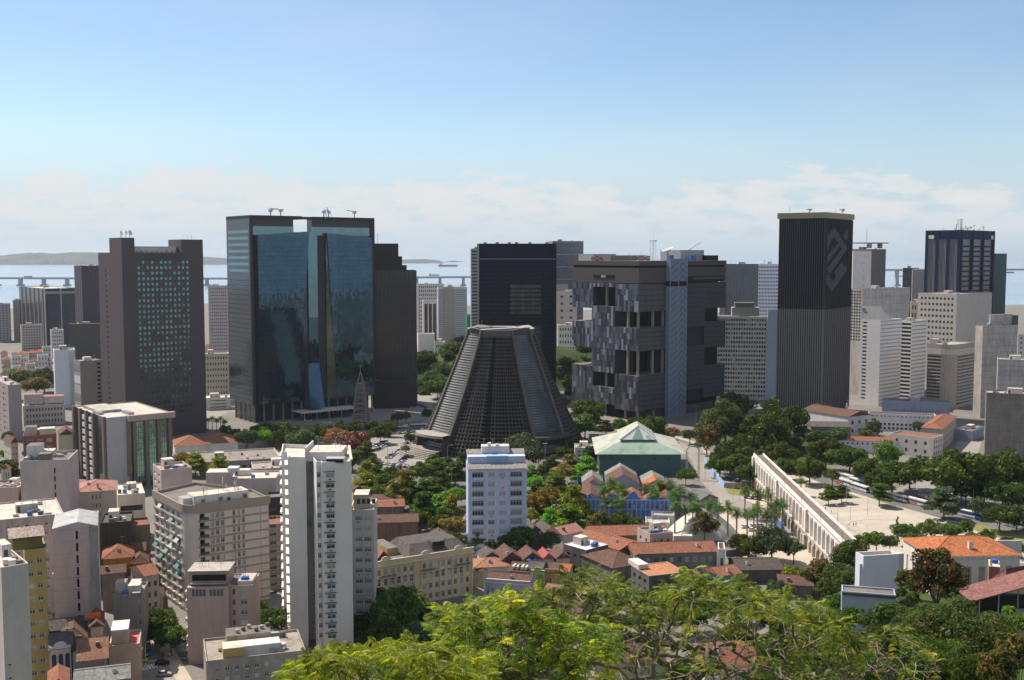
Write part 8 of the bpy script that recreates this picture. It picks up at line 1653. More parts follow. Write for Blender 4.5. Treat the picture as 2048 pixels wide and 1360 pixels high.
T_('among the old houses at left', [(252, 1072, 62, 'round', 'gy'), (236, 1148, 58, 'umb', 'bg'), (205, 1164, 30, 'round', 'bg')])
T_('shading the street with the yellow taxi', [(312, 1246, 70, 'round', 'dg'), (342, 1274, 56, 'round', 'dg'), (300, 1266, 46, 'round', 'dg')])
T_('between the beige block and the white tower', [(536, 1240, 60, 'round', 'dg'), (516, 1222, 40, 'round', 'dg'), (556, 1232, 36, 'round', 'dg')])
T_('right of the white tower base', [(764, 1200, 60, 'round', 'dg'), (793, 1228, 108, 'round', 'mg', dict(zt=.8)), (720, 1214, 48, 'round', 'dg'), (723, 1252, 56, 'round', 'dg'), (836, 1282, 84, 'round', 'gy', dict(zt=.8)), (770, 1275, 76, 'round', 'dg'), (808, 1190, 40, 'round', 'gy'), (850, 1230, 46, 'round', 'mg'), (890, 1290, 70, 'round', 'dg'), (950, 1300, 60, 'round', 'mg'), (1010, 1310, 60, 'round', 'dg'), (1560, 1300, 80, 'round', 'mg'), (1640, 1300, 90, 'round', 'dg'), (1080, 1300, 60, 'round', 'dg'), (1250, 1345, 70, 'round', 'mg'), (1350, 1330, 50, 'round', 'dg')][:9])
T_('under the foreground branches', [(950, 1305, 66, 'round', 'mg'), (1012, 1312, 66, 'round', 'dg'), (1560, 1300, 84, 'round', 'mg'), (1630, 1310, 90, 'round', 'dg'), (1085, 1296, 66, 'round', 'dg'), (1350, 1345, 56, 'round', 'dg'), (1610, 1240, 66, 'round', 'mg'), (1200, 1250, 60, 'round', 'dg'), (1290, 1238, 56, 'round', 'lv'), (1380, 1230, 60, 'round', 'dg'), (1470, 1222, 60, 'round', 'mg'), (1540, 1236, 60, 'round', 'dg'), (1140, 1330, 70, 'round', 'dg'), (1480, 1275, 70, 'round', 'dg'), (1250, 1290, 66, 'round', 'mg'), (1040, 1350, 70, 'round', 'dg'), (1560, 1360, 80, 'round', 'dg'), (1228, 1206, 40, 'round', 'mg'), (1292, 1198, 40, 'round', 'dg'), (1336, 1186, 40, 'round', 'lv'), (1396, 1176, 44, 'round', 'dg'), (1440, 1184, 40, 'round', 'mg')])
T_('in the shady car park below the cathedral', [(752, 950, 40, 'umb', 'dg'), (770, 962, 44, 'round', 'dg'), (826, 985, 46, 'umb', 'dg'), (880, 962, 44, 'umb', 'lv'), (894, 930, 38, 'umb', 'dg'), (925, 920, 34, 'umb', 'dg'), (778, 1003, 44, 'umb', 'mg'), (842, 1036, 40, 'round', 'dg'), (890, 1036, 46, 'umb', 'dg'), (868, 920, 30, 'umb', 'mg'), (746, 925, 30, 'umb', 'lv')])
T_('between the cathedral and the green hall', [(1090, 935, 34, 'umb', 'dg'), (1140, 925, 34, 'umb', 'ol'), (1105, 922, 30, 'umb', 'mg'), (1180, 905, 30, 'umb', 'mg'), (1128, 905, 30, 'round', 'dg'), (1085, 1015, 40, 'umb', 'mg'), (1128, 1012, 40, 'umb', 'ol'), (1170, 965, 36, 'umb', 'lv'), (1075, 975, 36, 'umb', 'lv'), (1160, 890, 26, 'round', 'dg'), (1212, 852, 26, 'umb', 'lv'), (1240, 850, 26, 'round', 'dg'), (1380, 870, 30, 'round', 'dg'), (1372, 950, 30, 'round', 'dg')])
T_('on the avenue left of the cathedral', [(820, 876, 22, 'round', 'lv'), (778, 856, 26, 'round', 'dg'), (855, 826, 22, 'bush', 'mg'), (700, 856, 30, 'round', 'dg'), (680, 852, 26, 'round', 'dg'), (590, 868, 34, 'round', 'dg'), (575, 858, 30, 'round', 'dg'), (450, 858, 24, 'bush', 'mg'), (515, 860, 28, 'round', 'dg')])
rt = random.Random(77)
T_('thick on the wooded hill left of the cathedral', [(x, y, rt.uniform(20, 34), rt.choice(['round', 'round', 'bush']), rt.choice(['dg', 'dg', 'gy', 'mg']), dict(D=hit(x, y + 6))) for x, y in [(rt.uniform(836, 948), rt.uniform(690, 785)) for _ in range(46)] if hit(x, y + 6) and not (850 < x < 880 and 748 < y < 800)])
T_('thick on the convent hill right of the cathedral', [(x, y, rt.uniform(16, 26), rt.choice(['round', 'bush']), rt.choice(['dg', 'gy', 'mg']), dict(D=hit(x, y + 5))) for x, y in [(rt.uniform(1112, 1190), rt.uniform(716, 764)) for _ in range(26)] if hit(x, y + 5)])
T_('in the yards at the left edge', [(10, 935, 36, 'round', 'dg'), (30, 950, 26, 'bush', 'mg'), (60, 905, 22, 'round', 'dg'), (14, 872, 20, 'round', 'lv'), (150, 1005, 22, 'round', 'dg'), (575, 905, 30, 'round', 'dg'), (600, 950, 30, 'round', 'mg'), (545, 1002, 26, 'round', 'dg')])
flush_trees()
# palms
def palm_meshes():
    out = []; PT = M((.26, .23, .19), 'wall', (.16, .14, .12)); FL = [M((.05, .10, .02), 'leaf', (.09, .15, .03), amt=.2), M((.035, .07, .018), 'leaf', (.06, .11, .025), amt=.2)]
    for v in range(2):
        b = B(); b.tube([(0, 0, 0), (0, 0, 4), (.04, 0, 9), (0, 0, 11.4)], [.34, .26, .28, .2], PT, 8); b.tube([(0, 0, 11.4), (0, 0, 13.0)], [.2, .14], M((.10, .16, .04), 'plain'), 7); tm = b.mesh('trunk'); r = random.Random(v + 40); b = B()
        for i in range(22):
            a = i * 2.4 + r.uniform(-.2, .2); el = R(80 - 5.4 * i + r.uniform(-8, 8)); L = r.uniform(2.9, 3.7); p = Vector((0, 0, 12.7)); d = Vector((math.cos(a) * math.cos(el), math.sin(a) * math.cos(el), math.sin(el))); side = Vector((-math.sin(a), math.cos(a), 0)); n = 9; prev = p
            for k in range(n):
                q = prev + d * (L / n); d = (d + Vector((0, 0, -.2))).normalized(); wd = .95 * math.sin(math.pi * (k + 1.2) / (n + 1.6)); up = side.cross(d)
                for s in (-1, 1):
                    for h in (0, 1):
                        m0 = prev.lerp(q, .5 * h); m1 = prev.lerp(q, .5 * h + .32); t = m0 + side * s * wd + d * .28 - up * s * 0 + Vector((0, 0, -.16 * wd)); b.face([m0, m1, t + d * .1, t], FL[v])
                prev = q
        out.append((tm, b.mesh('frond_crown')))
    return out
PALM = palm_meshes()
PP = {'royal palms clumped before the blue foundry': [(1208, 984), (1222, 973), (1236, 977), (1246, 988), (1214, 1000), (1228, 1003), (1240, 1006), (1293, 974), (1308, 986), (1320, 968), (1340, 972), (1360, 982), (1382, 990), (1349, 990)],
      'royal palms round the circus tent': [(1350, 1017), (1371, 1014), (1395, 1013), (1436, 1017), (1456, 1020), (1474, 1024), (1420, 1010), (1386, 1020)],
      'royal palms beside the aqueduct car park': [(1490, 985), (1515, 984), (1536, 992), (1553, 1006), (1495, 1024), (1515, 1016), (1533, 1030), (1551, 1026), (1508, 1032), (1543, 1014), (1565, 1010)]}
for grp, lst in PP.items():
    lst = sorted(lst); n = len(lst)
    for i, (x, y) in enumerate(lst):
        p = G(x, y, 12.6 if i % 2 else 12.0); o = thing('royal_palm', '%s of %s %s' % ('rightmost' if i == n - 1 else ORD[i] + (' from left' if i else ''), NUMW[n], grp), 'palm tree', (p.x, p.y, 0), i * 1.3, grp); r = random.Random(i)
        k = r.uniform(.92, 1.08)
        for me, nm in zip(PALM[i % 2], ('trunk', 'crown')): q = link(nm, me, o); f = 1.5 if 'foundry' in grp else 1.2; q.scale = (f, f, k)
for i, (x, y) in enumerate(((416, 842), (424, 838), (433, 843), (441, 839), (449, 845))):
    p = G(x, y, 7); o = thing('small_palm', '%s of five small palms between the stone and mirrored towers' % ('rightmost' if i == 4 else ORD[i]), 'palm tree', (p.x, p.y, 0), i, 'small palms between the towers')
    for me, nm in zip(PALM[1], ('trunk', 'crown')): q = link(nm, me, o); q.scale = (1.0, 1.0, .62)
for x, y, lab in ((1640, 866, 'feathery palm in the park below the grey shed'), (1602, 960, 'small palm at the kerb behind the parked buses'), (1925, 1178, 'coconut palm against the white mansion wall')):
    z = TH(AT(x, y, 270 if y > 1100 else 600).x, 270 if y > 1100 else 600); p = G(x, y, z + 8) if y < 1100 else AT(x, y, 262); o = thing('palm', lab, 'palm tree', (p.x, p.y, p.z - 8), 0)
    for me, nm in zip(PALM[0], ('trunk', 'crown')): q = link(nm, me, o); q.scale = (1.1, 1.1, .63)

# ---------------- vehicles ----------------
def car_body(col, taxi=False):
    b = B(); pm = M(col, "plain", rough=.3); g = GL_D; w = .86
    prof = [(-2.05, .35), (-2.1, .75), (-1.95, .95), (-1.3, 1.0), (1.15, 1.0), (2.0, .82), (2.1, .6), (2.05, .35)]
    for s in (-1, 1):
        f = [(x, s * w, z) for x, z in prof]; b.face(f if s < 0 else f[::-1], pm)
    for (x0, z0), (x1, z1) in zip(prof, prof[1:]): b.face([(x0, -w, z0), (x0, w, z0), (x1, w, z1), (x1, -w, z1)][::-1], pm)
    cab = [(-1.75, .98), (-1.25, 1.46), (.25, 1.48), (1.0, .98)]; wi = .72
    b.face([(cab[1][0], -wi, cab[1][1]), (cab[2][0], -wi, cab[2][1]), (cab[2][0], wi, cab[2][1]), (cab[1][0], wi, cab[1][1])], pm)
    for s in (-1, 1):
        f = [(cab[0][0], s * w, .99), (cab[3][0], s * w, .99), (cab[2][0], s * wi, cab[2][1]), (cab[1][0], s * wi, cab[1][1])]; b.face(f if s < 0 else f[::-1], g)
    b.face([(cab[3][0], -w, .99), (cab[3][0], w, .99), (cab[2][0], wi, cab[2][1]), (cab[2][0], -wi, cab[2][1])], g); b.face([(cab[0][0], w, .99), (cab[0][0], -w, .99), (cab[1][0], -wi, cab[1][1]), (cab[1][0], wi, cab[1][1])], g)
    return b
def wheel_geo(b, x, s, k=3):
    if k & 1: b.tube([(x, s * .62, .32), (x, s * .9, .32)], .32, BLACK, 10)
    if k & 2: b.tube([(x, s * .9, .32), (x, s * .92, .32)], .18, STEEL, 8)
CARC = [('white', (.7, .7, .7)), ('silver', (.42, .43, .44)), ('black', (.02, .02, .022)), ('dark grey', (.09, .09, .1)), ('white', (.7, .7, .7)), ('blue', (.05, .1, .3)), ('red', (.4, .04, .03)), ('silver', (.42, .43, .44))]
CARM = {}
def small_car(ci):
    if ci not in CARM:
        b = car_body(CARC[ci][1])
        for x in (-1.3, 1.3):
            for s in (-1, 1): wheel_geo(b, x, s)
        CARM[ci] = b.mesh('parked_car')
    return CARM[ci]
def row(p0, p1, n, turn, phrase, seed):
    r = random.Random(seed); a, c = G(*p0), G(*p1); d = c - a; an = math.atan2(d.y, d.x) + turn; grp = 'cars parked ' + phrase; cars = []
    cnt = {}
    for i in range(n):
        if r.random() < .06: continue
        cars.append((i, r.choice([0, 0, 1, 1, 2, 3, 4, 5, 6, 7, 2])))
    tot = {}
    for i, ci in cars: tot[CARC[ci][0]] = tot.get(CARC[ci][0], 0) + 1
    for i, ci in cars:
        nm = CARC[ci][0]; k = cnt.get(nm, 0); cnt[nm] = k + 1
        lab = ('%s car parked %s' if tot[nm] == 1 else ('rightmost' if k == tot[nm] - 1 else ORD[k]) + ' %s car' + (' from left' if 0 < k < tot[nm] - 1 else '') + ' parked %s') % (nm, phrase)
        o = link('parked_car', small_car(ci)); p = a + d * (i / max(1, n - 1)); o.location = (p.x + r.uniform(-.2, .2), p.y + r.uniform(-.3, .3), TH(p.x, p.y) + .06); o.rotation_euler = (0, 0, an + (math.pi if r.random() < .4 else 0)); tag(o, lab, 'car', grp)
H = math.pi / 2
row((776, 917), (808, 895), 13, H, 'in the slanting row by the cathedral porch', 1); row((801, 926), (824, 904), 8, H, 'along the kerb nearest the cathedral steps', 2); row((766, 928), (834, 938), 12, H, 'in the front row of the cathedral car park', 3)
row((748, 894), (770, 884), 6, H, 'in the back rows of the cathedral car park', 4); row((752, 902), (776, 890), 7, H, 'behind the slanting middle row', 5); row((808, 888), (832, 886), 5, H, 'at the far kerb of the cathedral car park', 6)
row((800, 868), (850, 862), 7, 0, 'along the grass below the parked coaches', 7); row((834, 950), (930, 962), 14, H, 'under the trees before the cathedral', 8); row((830, 1006), (880, 1036), 9, H, 'under the trees above the yellow hotel', 9)
row((748, 975), (800, 1020), 7, H, 'in the shade beside the brick warehouses', 10); row((1066, 956), (1098, 962), 6, H, 'right of the light blue apartment house', 11); row((1062, 985), (1110, 1016), 8, H, 'between the ochre trees', 12); row((1140, 972), (1165, 985), 4, H, 'left of the blue foundry', 13)
row((1494, 996), (1530, 1001), 6, H, 'in the far row beside the aqueduct', 14); row((1490, 1056), (1530, 1052), 4, 0, 'behind the palms beside the circus tent', 15); row((1806, 962), (1842, 958), 5, H, 'by the side street below the school', 16); row((840, 812), (866, 822), 5, H, 'on the pale terrace left of the cathedral', 17); row((1985, 1040), (2000, 1046), 2, 0, 'on the bus avenue at right', 18); row((640, 872), (700, 878), 6, H, 'below the mirrored tower steps', 19)
def full_car(px, an, col, label, cat='car', band=None):
    p = G(*px); r = thing('taxi' if cat == 'taxi' else 'car', label, cat, (p.x, p.y, .06), an); b = car_body(col); b.build('body', r)
    for x in (-1.3, 1.3):
        for s in (-1, 1): b = B(); wheel_geo(b, x, s, 1); wh = b.build('wheel', r); b = B(); wheel_geo(b, x, s, 2); b.build('rim', wh)
    for s in (-1, 1): b = B(); b.box(2.03, 2.12, s * .6 - .18, s * .6 + .18, .62, .78, WHITE); b.build('headlight', r)
    if band:
        b = B(); b.box(-1.3, 1.3, -.875, -.861, .62, .78, M(band, 'plain')); b.box(-1.3, 1.3, .861, .875, .62, .78, M(band, 'plain')); b.build('side_stripe', r)
sa = R(-75)
full_car((291, 1321), sa, (.75, .42, .01), 'bright yellow taxi waiting at the zebra crossing on the left street', 'taxi', (.03, .06, .25)); full_car((297, 1308), sa, (.03, .22, .62), 'bright blue car behind the yellow taxi on the left street')
full_car((328, 1352), R(12), (.38, .37, .37), 'silver hatchback at the bottom of the left street'); full_car((325, 1330), R(10), (.025, .025, .025), 'black car in tree shade right of the zebra crossing'); full_car((1493, 1121), R(4), (.75, .45, .01), 'yellow taxi on the street below the white circus tent', 'taxi', (.03, .06, .25))
full_car((287, 1310), sa, (.72, .40, .01), 'second yellow taxi half hidden behind the peach house', 'taxi', (.03, .06, .25)); full_car((1505, 1062), R(8), (.68, .68, .68), 'white car parked below the palms by the white tent')
# buses
def bus(px, an, col, roofc, label, acc, L=11.5):
    p = G(*px); r = thing('bus', label, 'bus', (p.x, p.y, .08), an); w = 1.25; pm = M(col, 'plain', rough=.35); rm = M(roofc, 'plain', rough=.4); am = M(acc, 'plain', rough=.35)
    b = B(); b.box(-L / 2, L / 2, -w, w, .35, 1.55, pm); b.box(-L / 2 + .05, L / 2 - .05, -w + .04, w - .04, 1.551, 2.5, BLACK); b.box(-L / 2, L / 2, -w, w, 2.501, 3.05, pm, rm); b.build('body', r)
    b = B()
    for i in range(7):
        x0 = -L / 2 + .5 + i * (L - 1) / 7
        for s in (-1, 1): y = s * (w - .02); b.box(x0, x0 + (L - 1) / 7 - .18, min(y, y + s * .02), max(y, y + s * .02), 1.6, 2.46, GL_B)
    b.build('window', r)
    b = B(); b.box(L / 2 + .003, L / 2 + .03, -w + .1, w - .1, 1.2, 2.6, GL_B); b.build('windscreen', r)
    b = B(); b.box(-L / 2 - .01, L * .1, -w - .02, -w - .003, .6, 1.4, am); b.box(-L / 2 - .01, L * .1, w + .003, w + .02, .6, 1.4, am); b.box(-L / 2 - .02, -L / 2 - .003, -w, w, .5, 2.9, am); b.build('livery_panel', r)
    for x in (-L * .3, L * .3):
        for s in (-1, 1): b = B(); b.tube([(x, s * (w - .3), .45), (x, s * (w + .02), .45)], .47, BLACK, 12); wh = b.build('wheel', r); b = B(); b.tube([(x, s * (w + .02), .45), (x, s * (w + .04), .45)], .26, STEEL, 8); b.build('rim', wh)
    for x in (-L * .2, L * .15): b = B(); b.box(x, x + 2.2, -.8, .8, 3.051, 3.25, rm); b.build('roof_unit', r)
ra = lambda a, c: math.atan2(G(*c).y - G(*a).y, G(*c).x - G(*a).x)
A1 = ra((1680, 966), (1800, 1003)); A2 = ra((1800, 1003), (1900, 1030)); A3 = ra((1900, 1030), (2080, 1070)); WB = (.62, .62, .62); WR = (.72, .70, .66)
for px, an, col, lab, acc in (((1690, 959), A1, WB, 'white-roofed bus farthest up the bus avenue', (.5, .5, .5)), ((1688, 970), A1, WB, 'white bus with a dark red tail beside the farthest bus', (.35, .06, .05)), ((1717, 970), A1, WB, 'white bus with a yellow front on the bus avenue', (.7, .45, .03)), ((1720, 981), A1, WB, 'white bus along the kerb behind the plaza lawn', (.45, .46, .48)), ((1797, 1001), A2, WB, 'white bus just right of the lone plaza tree', (.45, .46, .48)), ((1834, 1010), A2, (.5, .5, .5), 'white bus with red doors between two white buses', (.5, .08, .06)), ((1881, 1020), A2, (.3, .3, .32), 'dark-sided bus shaded by the flat-topped tree', (.12, .12, .13)), ((1948, 1037), A3, (.06, .15, .42), 'blue bus with a white roof on the bus avenue', (.6, .65, .7)), ((2034, 1056), A3, WB, 'white bus cut by the right edge', (.45, .46, .48)), ((798, 862), R(8), (.45, .48, .5), 'white coach parked above the lawn near the cathedral', (.2, .25, .3)), ((838, 857), R(8), (.45, .48, .5), 'white coach parked nearest the cathedral flank', (.2, .25, .3)), ((1150, 975), R(10), (.6, .6, .6), 'white box truck left of the blue foundry', (.6, .6, .6))):
    bus(px, an, col, WR, lab, acc, 8 if 'truck' in lab else 12.5)

# ---------------- lamps, masts, goals, people ----------------
def lamp_mesh(h, kind):
    b = B(); b.tube([(0, 0, 0), (0, 0, h)], [.13, .08], STEEL, 6)
    if kind == 'arm': b.tube([(0, 0, h), (.3, 0, h + .8), (1.2, 0, h + 1.2), (2.4, 0, h + 1.2)], .06, STEEL, 5); b.box(2.2, 3.1, -.16, .16, h + 1.08, h + 1.24, WHITE2)
    elif kind == 'twin':
        for s in (-1, 1): b.tube([(0, 0, h), (s * .5, 0, h + .7), (s * 1.6, 0, h + .9)], .06, STEEL, 5); b.box(min(s * 1.5, s * 2.3), max(s * 1.5, s * 2.3), -.15, .15, h + .8, h + .95, WHITE2)
    else:
        b.box(-1.2, 1.2, -.15, .15, h - .1, h + .1, STEEL)
        for x in (-1, -.35, .35, 1): b.box(x - .25, x + .25, -.35, -.1, h + .05, h + .4, WHITE2)
    return b.mesh('street_lamp')
LM = {('arm', 9): lamp_mesh(9, 'arm'), ('twin', 12): lamp_mesh(12, 'twin'), ('flood', 14): lamp_mesh(14, 'flood'), ('arm', 7): lamp_mesh(7, 'arm'), ('flood', 20): lamp_mesh(20, 'flood')}
for kd, x, y, an, lab in ((('twin', 12), 1392, 848, 0, 'tall twin-armed street lamp before the cube tower'), (('arm', 9), 1466, 1000, 30, 'curved street lamp by the grey boundary wall'), (('arm', 9), 1480, 1004, 40, 'right one of the pair of curved lamps by the lawn'), (('arm', 9), 1410, 962, 200, 'slim street lamp on the light road near the portal tower'), (('flood', 14), 1692, 1014, 0, 'tall floodlight mast between the two plaza trees'), (('arm', 9), 1758, 975, 20, 'curved street lamp over the yellow-fronted bus'), (('arm', 9), 1764, 990, 40, 'lower curved street lamp left of the lone plaza tree'), (('arm', 9), 1830, 988, 200, 'street lamp at the mouth of the side street'), (('arm', 7), 1735, 1030, 90, 'short thin lamp in the middle of the plaza'), (('arm', 7), 1675, 1048, 90, 'short lamp near the aqueduct parapet'), (('flood', 14), 775, 935, 0, 'floodlight mast in the cathedral car park front row'), (('flood', 14), 812, 895, 0, 'floodlight mast at the far end of the car park'), (('twin', 12), 903, 985, 0, 'lamp mast among trees left of the light blue apartment house'), (('flood', 20), 1090, 962, 0, 'tall floodlight mast right of the light blue apartment house'), (('twin', 12), 655, 885, 0, 'tall lamp by the rust-red trees'), (('twin', 12), 617, 880, 0, 'tall lamp before the mirrored tower'), (('arm', 9), 895, 925, 0, 'lamp against the cathedral tiers'), (('arm', 9), 292, 1352, -20, 'street lamp leaning over the zebra crossing'), (('arm', 9), 1356, 885, 150, 'lamp at the bend beside the green hall'), (('arm', 9), 1946, 1018, 200, 'street lamp above the blue bus'), (('arm', 7), 1700, 1042, 90, 'short lamp left of the plaza ring')):
    p = G(x, y); o = link('street_lamp', LM[kd]); o.location = p; o.rotation_euler = (0, 0, R(an)); tag(o, lab, 'street lamp', 'street lamps')
for i, (x, y, an, lab) in enumerate(((1664, 1046, 8, 'far football goal frame on the plaza by the aqueduct'), (1707, 1082, 8, 'near football goal frame on the plaza by the aqueduct'))):
    b = B(); b.tube([(-2.6, 0, 0), (-2.6, 0, 4.4), (2.6, 0, 4.4), (2.6, 0, 0)], .07, STEEL, 5); o = b.build('goal_frame'); o.location = G(x, y); tag(o, lab, 'goal', 'goal frames')
b = B(); 
for k, (dx, s) in enumerate(((0, .5), (.25, .8), (-.2, .7), (.1, .9), (-.25, .6), (.2, .5))): b.box(dx - s / 2, dx + s / 2, -.3, .3, k * 1.2, k * 1.2 + 1.19, BLACK)
o = b.build('sculpture'); o.location = G(1794, 1066); tag(o, 'black stacked totem sculpture standing on the plaza ring', 'sculpture')
def person_mesh(shirt, trousers):
    """standing walker: one continuous skinned body, coloured by height"""
    V = [(0, 0, .95), (0, 0, 1.15), (0, 0, 1.38), (0, 0, 1.50), (0, .02, 1.62), (.09, 0, .9), (.11, .10, .5), (.11, .0, .06), (-.09, 0, .9), (-.11, -.12, .5), (-.11, -.22, .06), (.19, 0, 1.38), (.25, -.06, 1.1), (.26, .06, .86), (-.19, 0, 1.38), (-.25, .08, 1.1), (-.26, .2, .9), (.11, .12, .03), (-.11, -.1, .03)]
    E = [(0, 1), (1, 2), (2, 3), (3, 4), (0, 5), (5, 6), (6, 7), (0, 8), (8, 9), (9, 10), (2, 11), (11, 12), (12, 13), (2, 14), (14, 15), (15, 16), (7, 17), (10, 18)]
    Rd = [.14, .14, .15, .06, .105, .10, .07, .05, .10, .07, .05, .065, .05, .035, .065, .05, .035, .04, .04]
    me = bpy.data.meshes.new('person'); me.from_pydata(V, E, []); o = bpy.data.objects.new('person_form', me); COL.objects.link(o); m = o.modifiers.new('skin', 'SKIN')
    for i, r in enumerate(Rd): me.skin_vertices[0].data[i].radius = (r, r)
    me.skin_vertices[0].data[0].use_root = True
    o.modifiers.new('sub', 'SUBSURF').levels = 1
    dg = bpy.context.evaluated_depsgraph_get(); nm = bpy.data.meshes.new_from_object(o.evaluated_get(dg)); bpy.data.objects.remove(o); nm.name = 'person'; nm.materials.clear()
    for mm in (M(shirt, 'plain'), M(trousers, 'plain'), M((.30, .18, .12), 'plain'), M((.03, .02, .015), 'plain')): nm.materials.append(mm)
    for f in nm.polygons:
        z = f.center.z; ax = abs(f.center.x); f.material_index = 1 if z < .98 and ax < .2 else (3 if z > 1.66 else (2 if z > 1.46 or (ax > .2 and z < 1.12) else 0))
    return nm
PMS = [person_mesh((.1, .15, .4), (.05, .05, .07)), person_mesh((.6, .6, .6), (.1, .1, .2)), person_mesh((.03, .03, .04), (.08, .07, .06)), person_mesh((.5, .06, .05), (.06, .06, .1))]
for i, (x, y, k, lab) in enumerate(((1651, 1020, 0, 'person in a blue top walking near the far goal frame'), (1663, 1026, 2, 'person in dark clothes right of the far goal frame'), (1707, 1053, 2, 'dark-clothed person left of a pair near the goal'), (1712, 1052, 2, 'dark-clothed person right of a pair near the goal'), (1995, 1052, 2, 'person in dark clothes on the verge by the bus avenue'), (318, 1336, 2, 'person at the right end of the zebra crossing'), (1810, 1062, 1, 'person in a pale shirt beside the black sculpture'), (326, 1313, 3, 'person in a red top in the shade of the street tree'), (442, 866, 1, 'person in a pale shirt between the stone and mirrored towers'), (455, 862, 0, 'person in a blue shirt on the pale pavement by the glass tower'))):
    o = link('person', PMS[k]); o.location = G(x, y, .16 if x < 400 else .05); o.rotation_euler = (0, 0, i * 1.7); tag(o, lab, 'person', 'people on foot')

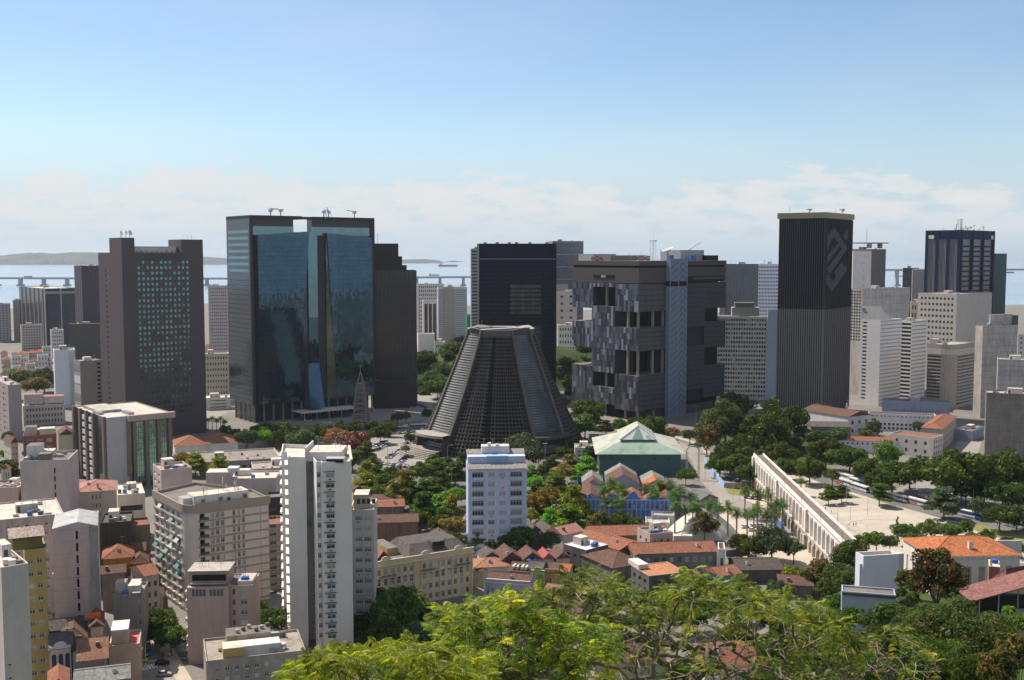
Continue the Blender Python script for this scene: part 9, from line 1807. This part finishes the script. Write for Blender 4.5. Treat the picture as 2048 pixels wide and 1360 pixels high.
# ---------------- the tree the photographer looks over ----------------
def grow(name, label, base, prof, xr, D, ntip, leafm, seed, frond=.36, per=6, low=1365, bare=.25, barkm=None, dens_low=.25):
    rn = random.Random(seed); bark = barkm or M((.17, .12, .085), 'wall', (.06, .042, .032), s=6)
    twig = M((.34, .26, .19), 'plain')
    def top(x):
        for (a, ya), (c, yc) in zip(prof, prof[1:]):
            if a <= x <= c: return ya + (yc - ya) * (x - a) / (c - a)
        return prof[-1][1]
    tips = []
    for _ in range(ntip):
        x = rn.uniform(*xr); f = rn.random() ** 1.5; y = top(x) + 6 + (low - top(x)) * f; d = rn.uniform(*D); tips.append((AT(x, y, d), f))
    root = AT(*base); nodes = [root + Vector((.3, .5, -6)), root + Vector((0, .2, -2)), root]; par = [None, 0, 1]
    tips.sort(key=lambda t: (t[0] - root).length)
    ends = []
    for p, f in tips:
        best, bi = 1e9, 0
        for i in range(2, len(nodes)):
            q = nodes[i]; dd = (q - p).length + .12 * (q - root).length
            if dd < best: best, bi = dd, i
        q = nodes[bi]; L = (p - q).length; n = max(1, int(L / .28)); prev = bi; off = Vector((rn.gauss(0, 1), rn.gauss(0, 1), rn.gauss(0, .8))) * L * .10
        for k in range(1, n + 1):
            t = k / n; v = q.lerp(p, t) + off * math.sin(math.pi * t) + Vector((0, 0, .10 * L * math.sin(math.pi * t))) + Vector((rn.gauss(0, .02), rn.gauss(0, .02), rn.gauss(0, .02))); nodes.append(v); par.append(prev); prev = len(nodes) - 1
        ends.append((prev, f))
    cnt = [0.0] * len(nodes); has = [0] * len(nodes)
    for e, f in ends: cnt[e] += 1
    for i in range(len(nodes) - 1, 0, -1): cnt[par[i]] += cnt[i]
    rad = [min(.2, .0068 * max(1, c) ** .46) for c in cnt]; b = B(); mm = b.mi(bark)
    kids = {}
    for i in range(1, len(nodes)): kids.setdefault(par[i], []).append(i)
    def chain(i):
        pth = [i]
        while True:
            ks = kids.get(pth[-1], [])
            if not ks: return pth
            pth.append(max(ks, key=lambda q: cnt[q]))
    st = [0]
    while st:
        i = st.pop(); c = chain(i); pts = ([nodes[par[i]]] if par[i] is not None else []) + [nodes[q] for q in c]; rs = ([min(rad[par[i]], rad[i] * 1.15)] if par[i] is not None else []) + [rad[q] for q in c]
        if len(pts) > 1: b.tube(pts, rs, bark if rs[0] > .022 else twig, 6 if rs[0] > .04 else 4, False)
        for q in c:
            big = max(kids.get(q, [0]), key=lambda z: cnt[z]) if kids.get(q) else None
            st += [k for k in kids.get(q, []) if k != big]
    r = thing(name, label, 'tree', root - Vector((0, 0, 6)) + Vector((.3, .5, 0)))
    o = b.build('trunk', None); o.parent = r; o.location = -Vector(r.location)
    lb = B()
    def spray(p, d, L, m):
        side = d.cross(Vector((0, 0, 1))).normalized(); side = (side + Vector((0, 0, rn.gauss(0, .35)))).normalized(); n = 8; prev = p
        for k in range(n):
            q = prev + d * (L / n); d = (d + Vector((0, 0, -.10))).normalized(); w = L * .34 * math.sin(math.pi * (k + 1.4) / (n + 2.2))
            for s in (-1, 1):
                t = q + side * s * w + d * w * .55 + Vector((0, 0, -.25 * w)); h = d * L * .05
                lb.face([q - h, q + side * s * w * .5 + d * w * .05 - Vector((0, 0, .05 * w)), t, q + side * s * w * .5 + d * w * .5], m)
            prev = q
        lb.face([prev - side * L * .03, prev + d * L * .14, prev + side * L * .03], m)
    for e, f in ends:
        if f > .30 and rn.random() > dens_low: continue
        if rn.random() < bare * .4: continue
        p = nodes[e]; m = rn.choices(leafm, (5, 3, 2)[:len(leafm)])[0]; stem = (p - nodes[par[e]]).normalized()
        for k in range(rn.randint(per - 2, per + 2)):
            a = rn.uniform(0, 6.28); d = (Vector((math.cos(a), math.sin(a), rn.uniform(-.25, .7))) + stem * .5).normalized(); pp = p if k < 3 else p.lerp(nodes[par[par[e]] or 0], rn.random()); spray(pp, d, frond * rn.uniform(.6, 1.25), m)
    o = lb.build('crown', None); o.parent = r; o.location = -Vector(r.location); return r
LA = M((.17, .235, .014), 'leaf', (.27, .29, .018), amt=.42); LB = M((.085, .14, .012), 'leaf', (.13, .18, .018), amt=.36); LC = M((.24, .26, .015), 'leaf', (.36, .31, .02), amt=.4); LD = M((.17, .25, .016), 'leaf', (.25, .30, .02), amt=.42); LE = M((.05, .075, .012), 'leaf', (.07, .095, .015), amt=.28)
grow('mimosa_tree', 'spreading feathery tree with tangled bare boughs filling the bottom foreground', (1405, 1420, 33), [(860, 1235), (900, 1212), (1000, 1200), (1060, 1175), (1110, 1180), (1130, 1140), (1180, 1125), (1230, 1150), (1290, 1190), (1340, 1160), (1380, 1130), (1420, 1150), (1500, 1165), (1560, 1185), (1640, 1200), (1690, 1235), (1720, 1290)], (880, 1715), (27, 40), 1050, [LB, LE, LA], 3, frond=.36, per=7, dens_low=.34)
grow('mimosa_tree', 'thin half-bare boughs with scattered leaves at the right of the foreground', (1790, 1430, 34), [(1660, 1290), (1720, 1270), (1790, 1240), (1840, 1290), (1890, 1330)], (1665, 1885), (30, 36), 120, [LB, LE, LA], 12, frond=.34, per=5, dens_low=.3, bare=.8)
grow('mimosa_tree', 'lower yellow-green feathery boughs left of the tangled foreground tree', (1010, 1440, 30), [(855, 1240), (880, 1215), (930, 1205), (990, 1185), (1050, 1200), (1120, 1230), (1180, 1240), (1250, 1250)], (860, 1230), (27, 34), 330, [LB, LA, LC], 8, frond=.36, per=8, dens_low=.55)
grow('mimosa_tree', 'bright lime green leafy treetop at the bottom left of centre', (740, 1450, 24), [(560, 1345), (590, 1320), (650, 1300), (700, 1305), (760, 1288), (820, 1282), (880, 1290), (940, 1300), (1000, 1310)], (570, 980), (20, 27), 300, [LD, LA, LB], 5, frond=.34, per=8, low=1400, bare=.3, dens_low=.8)
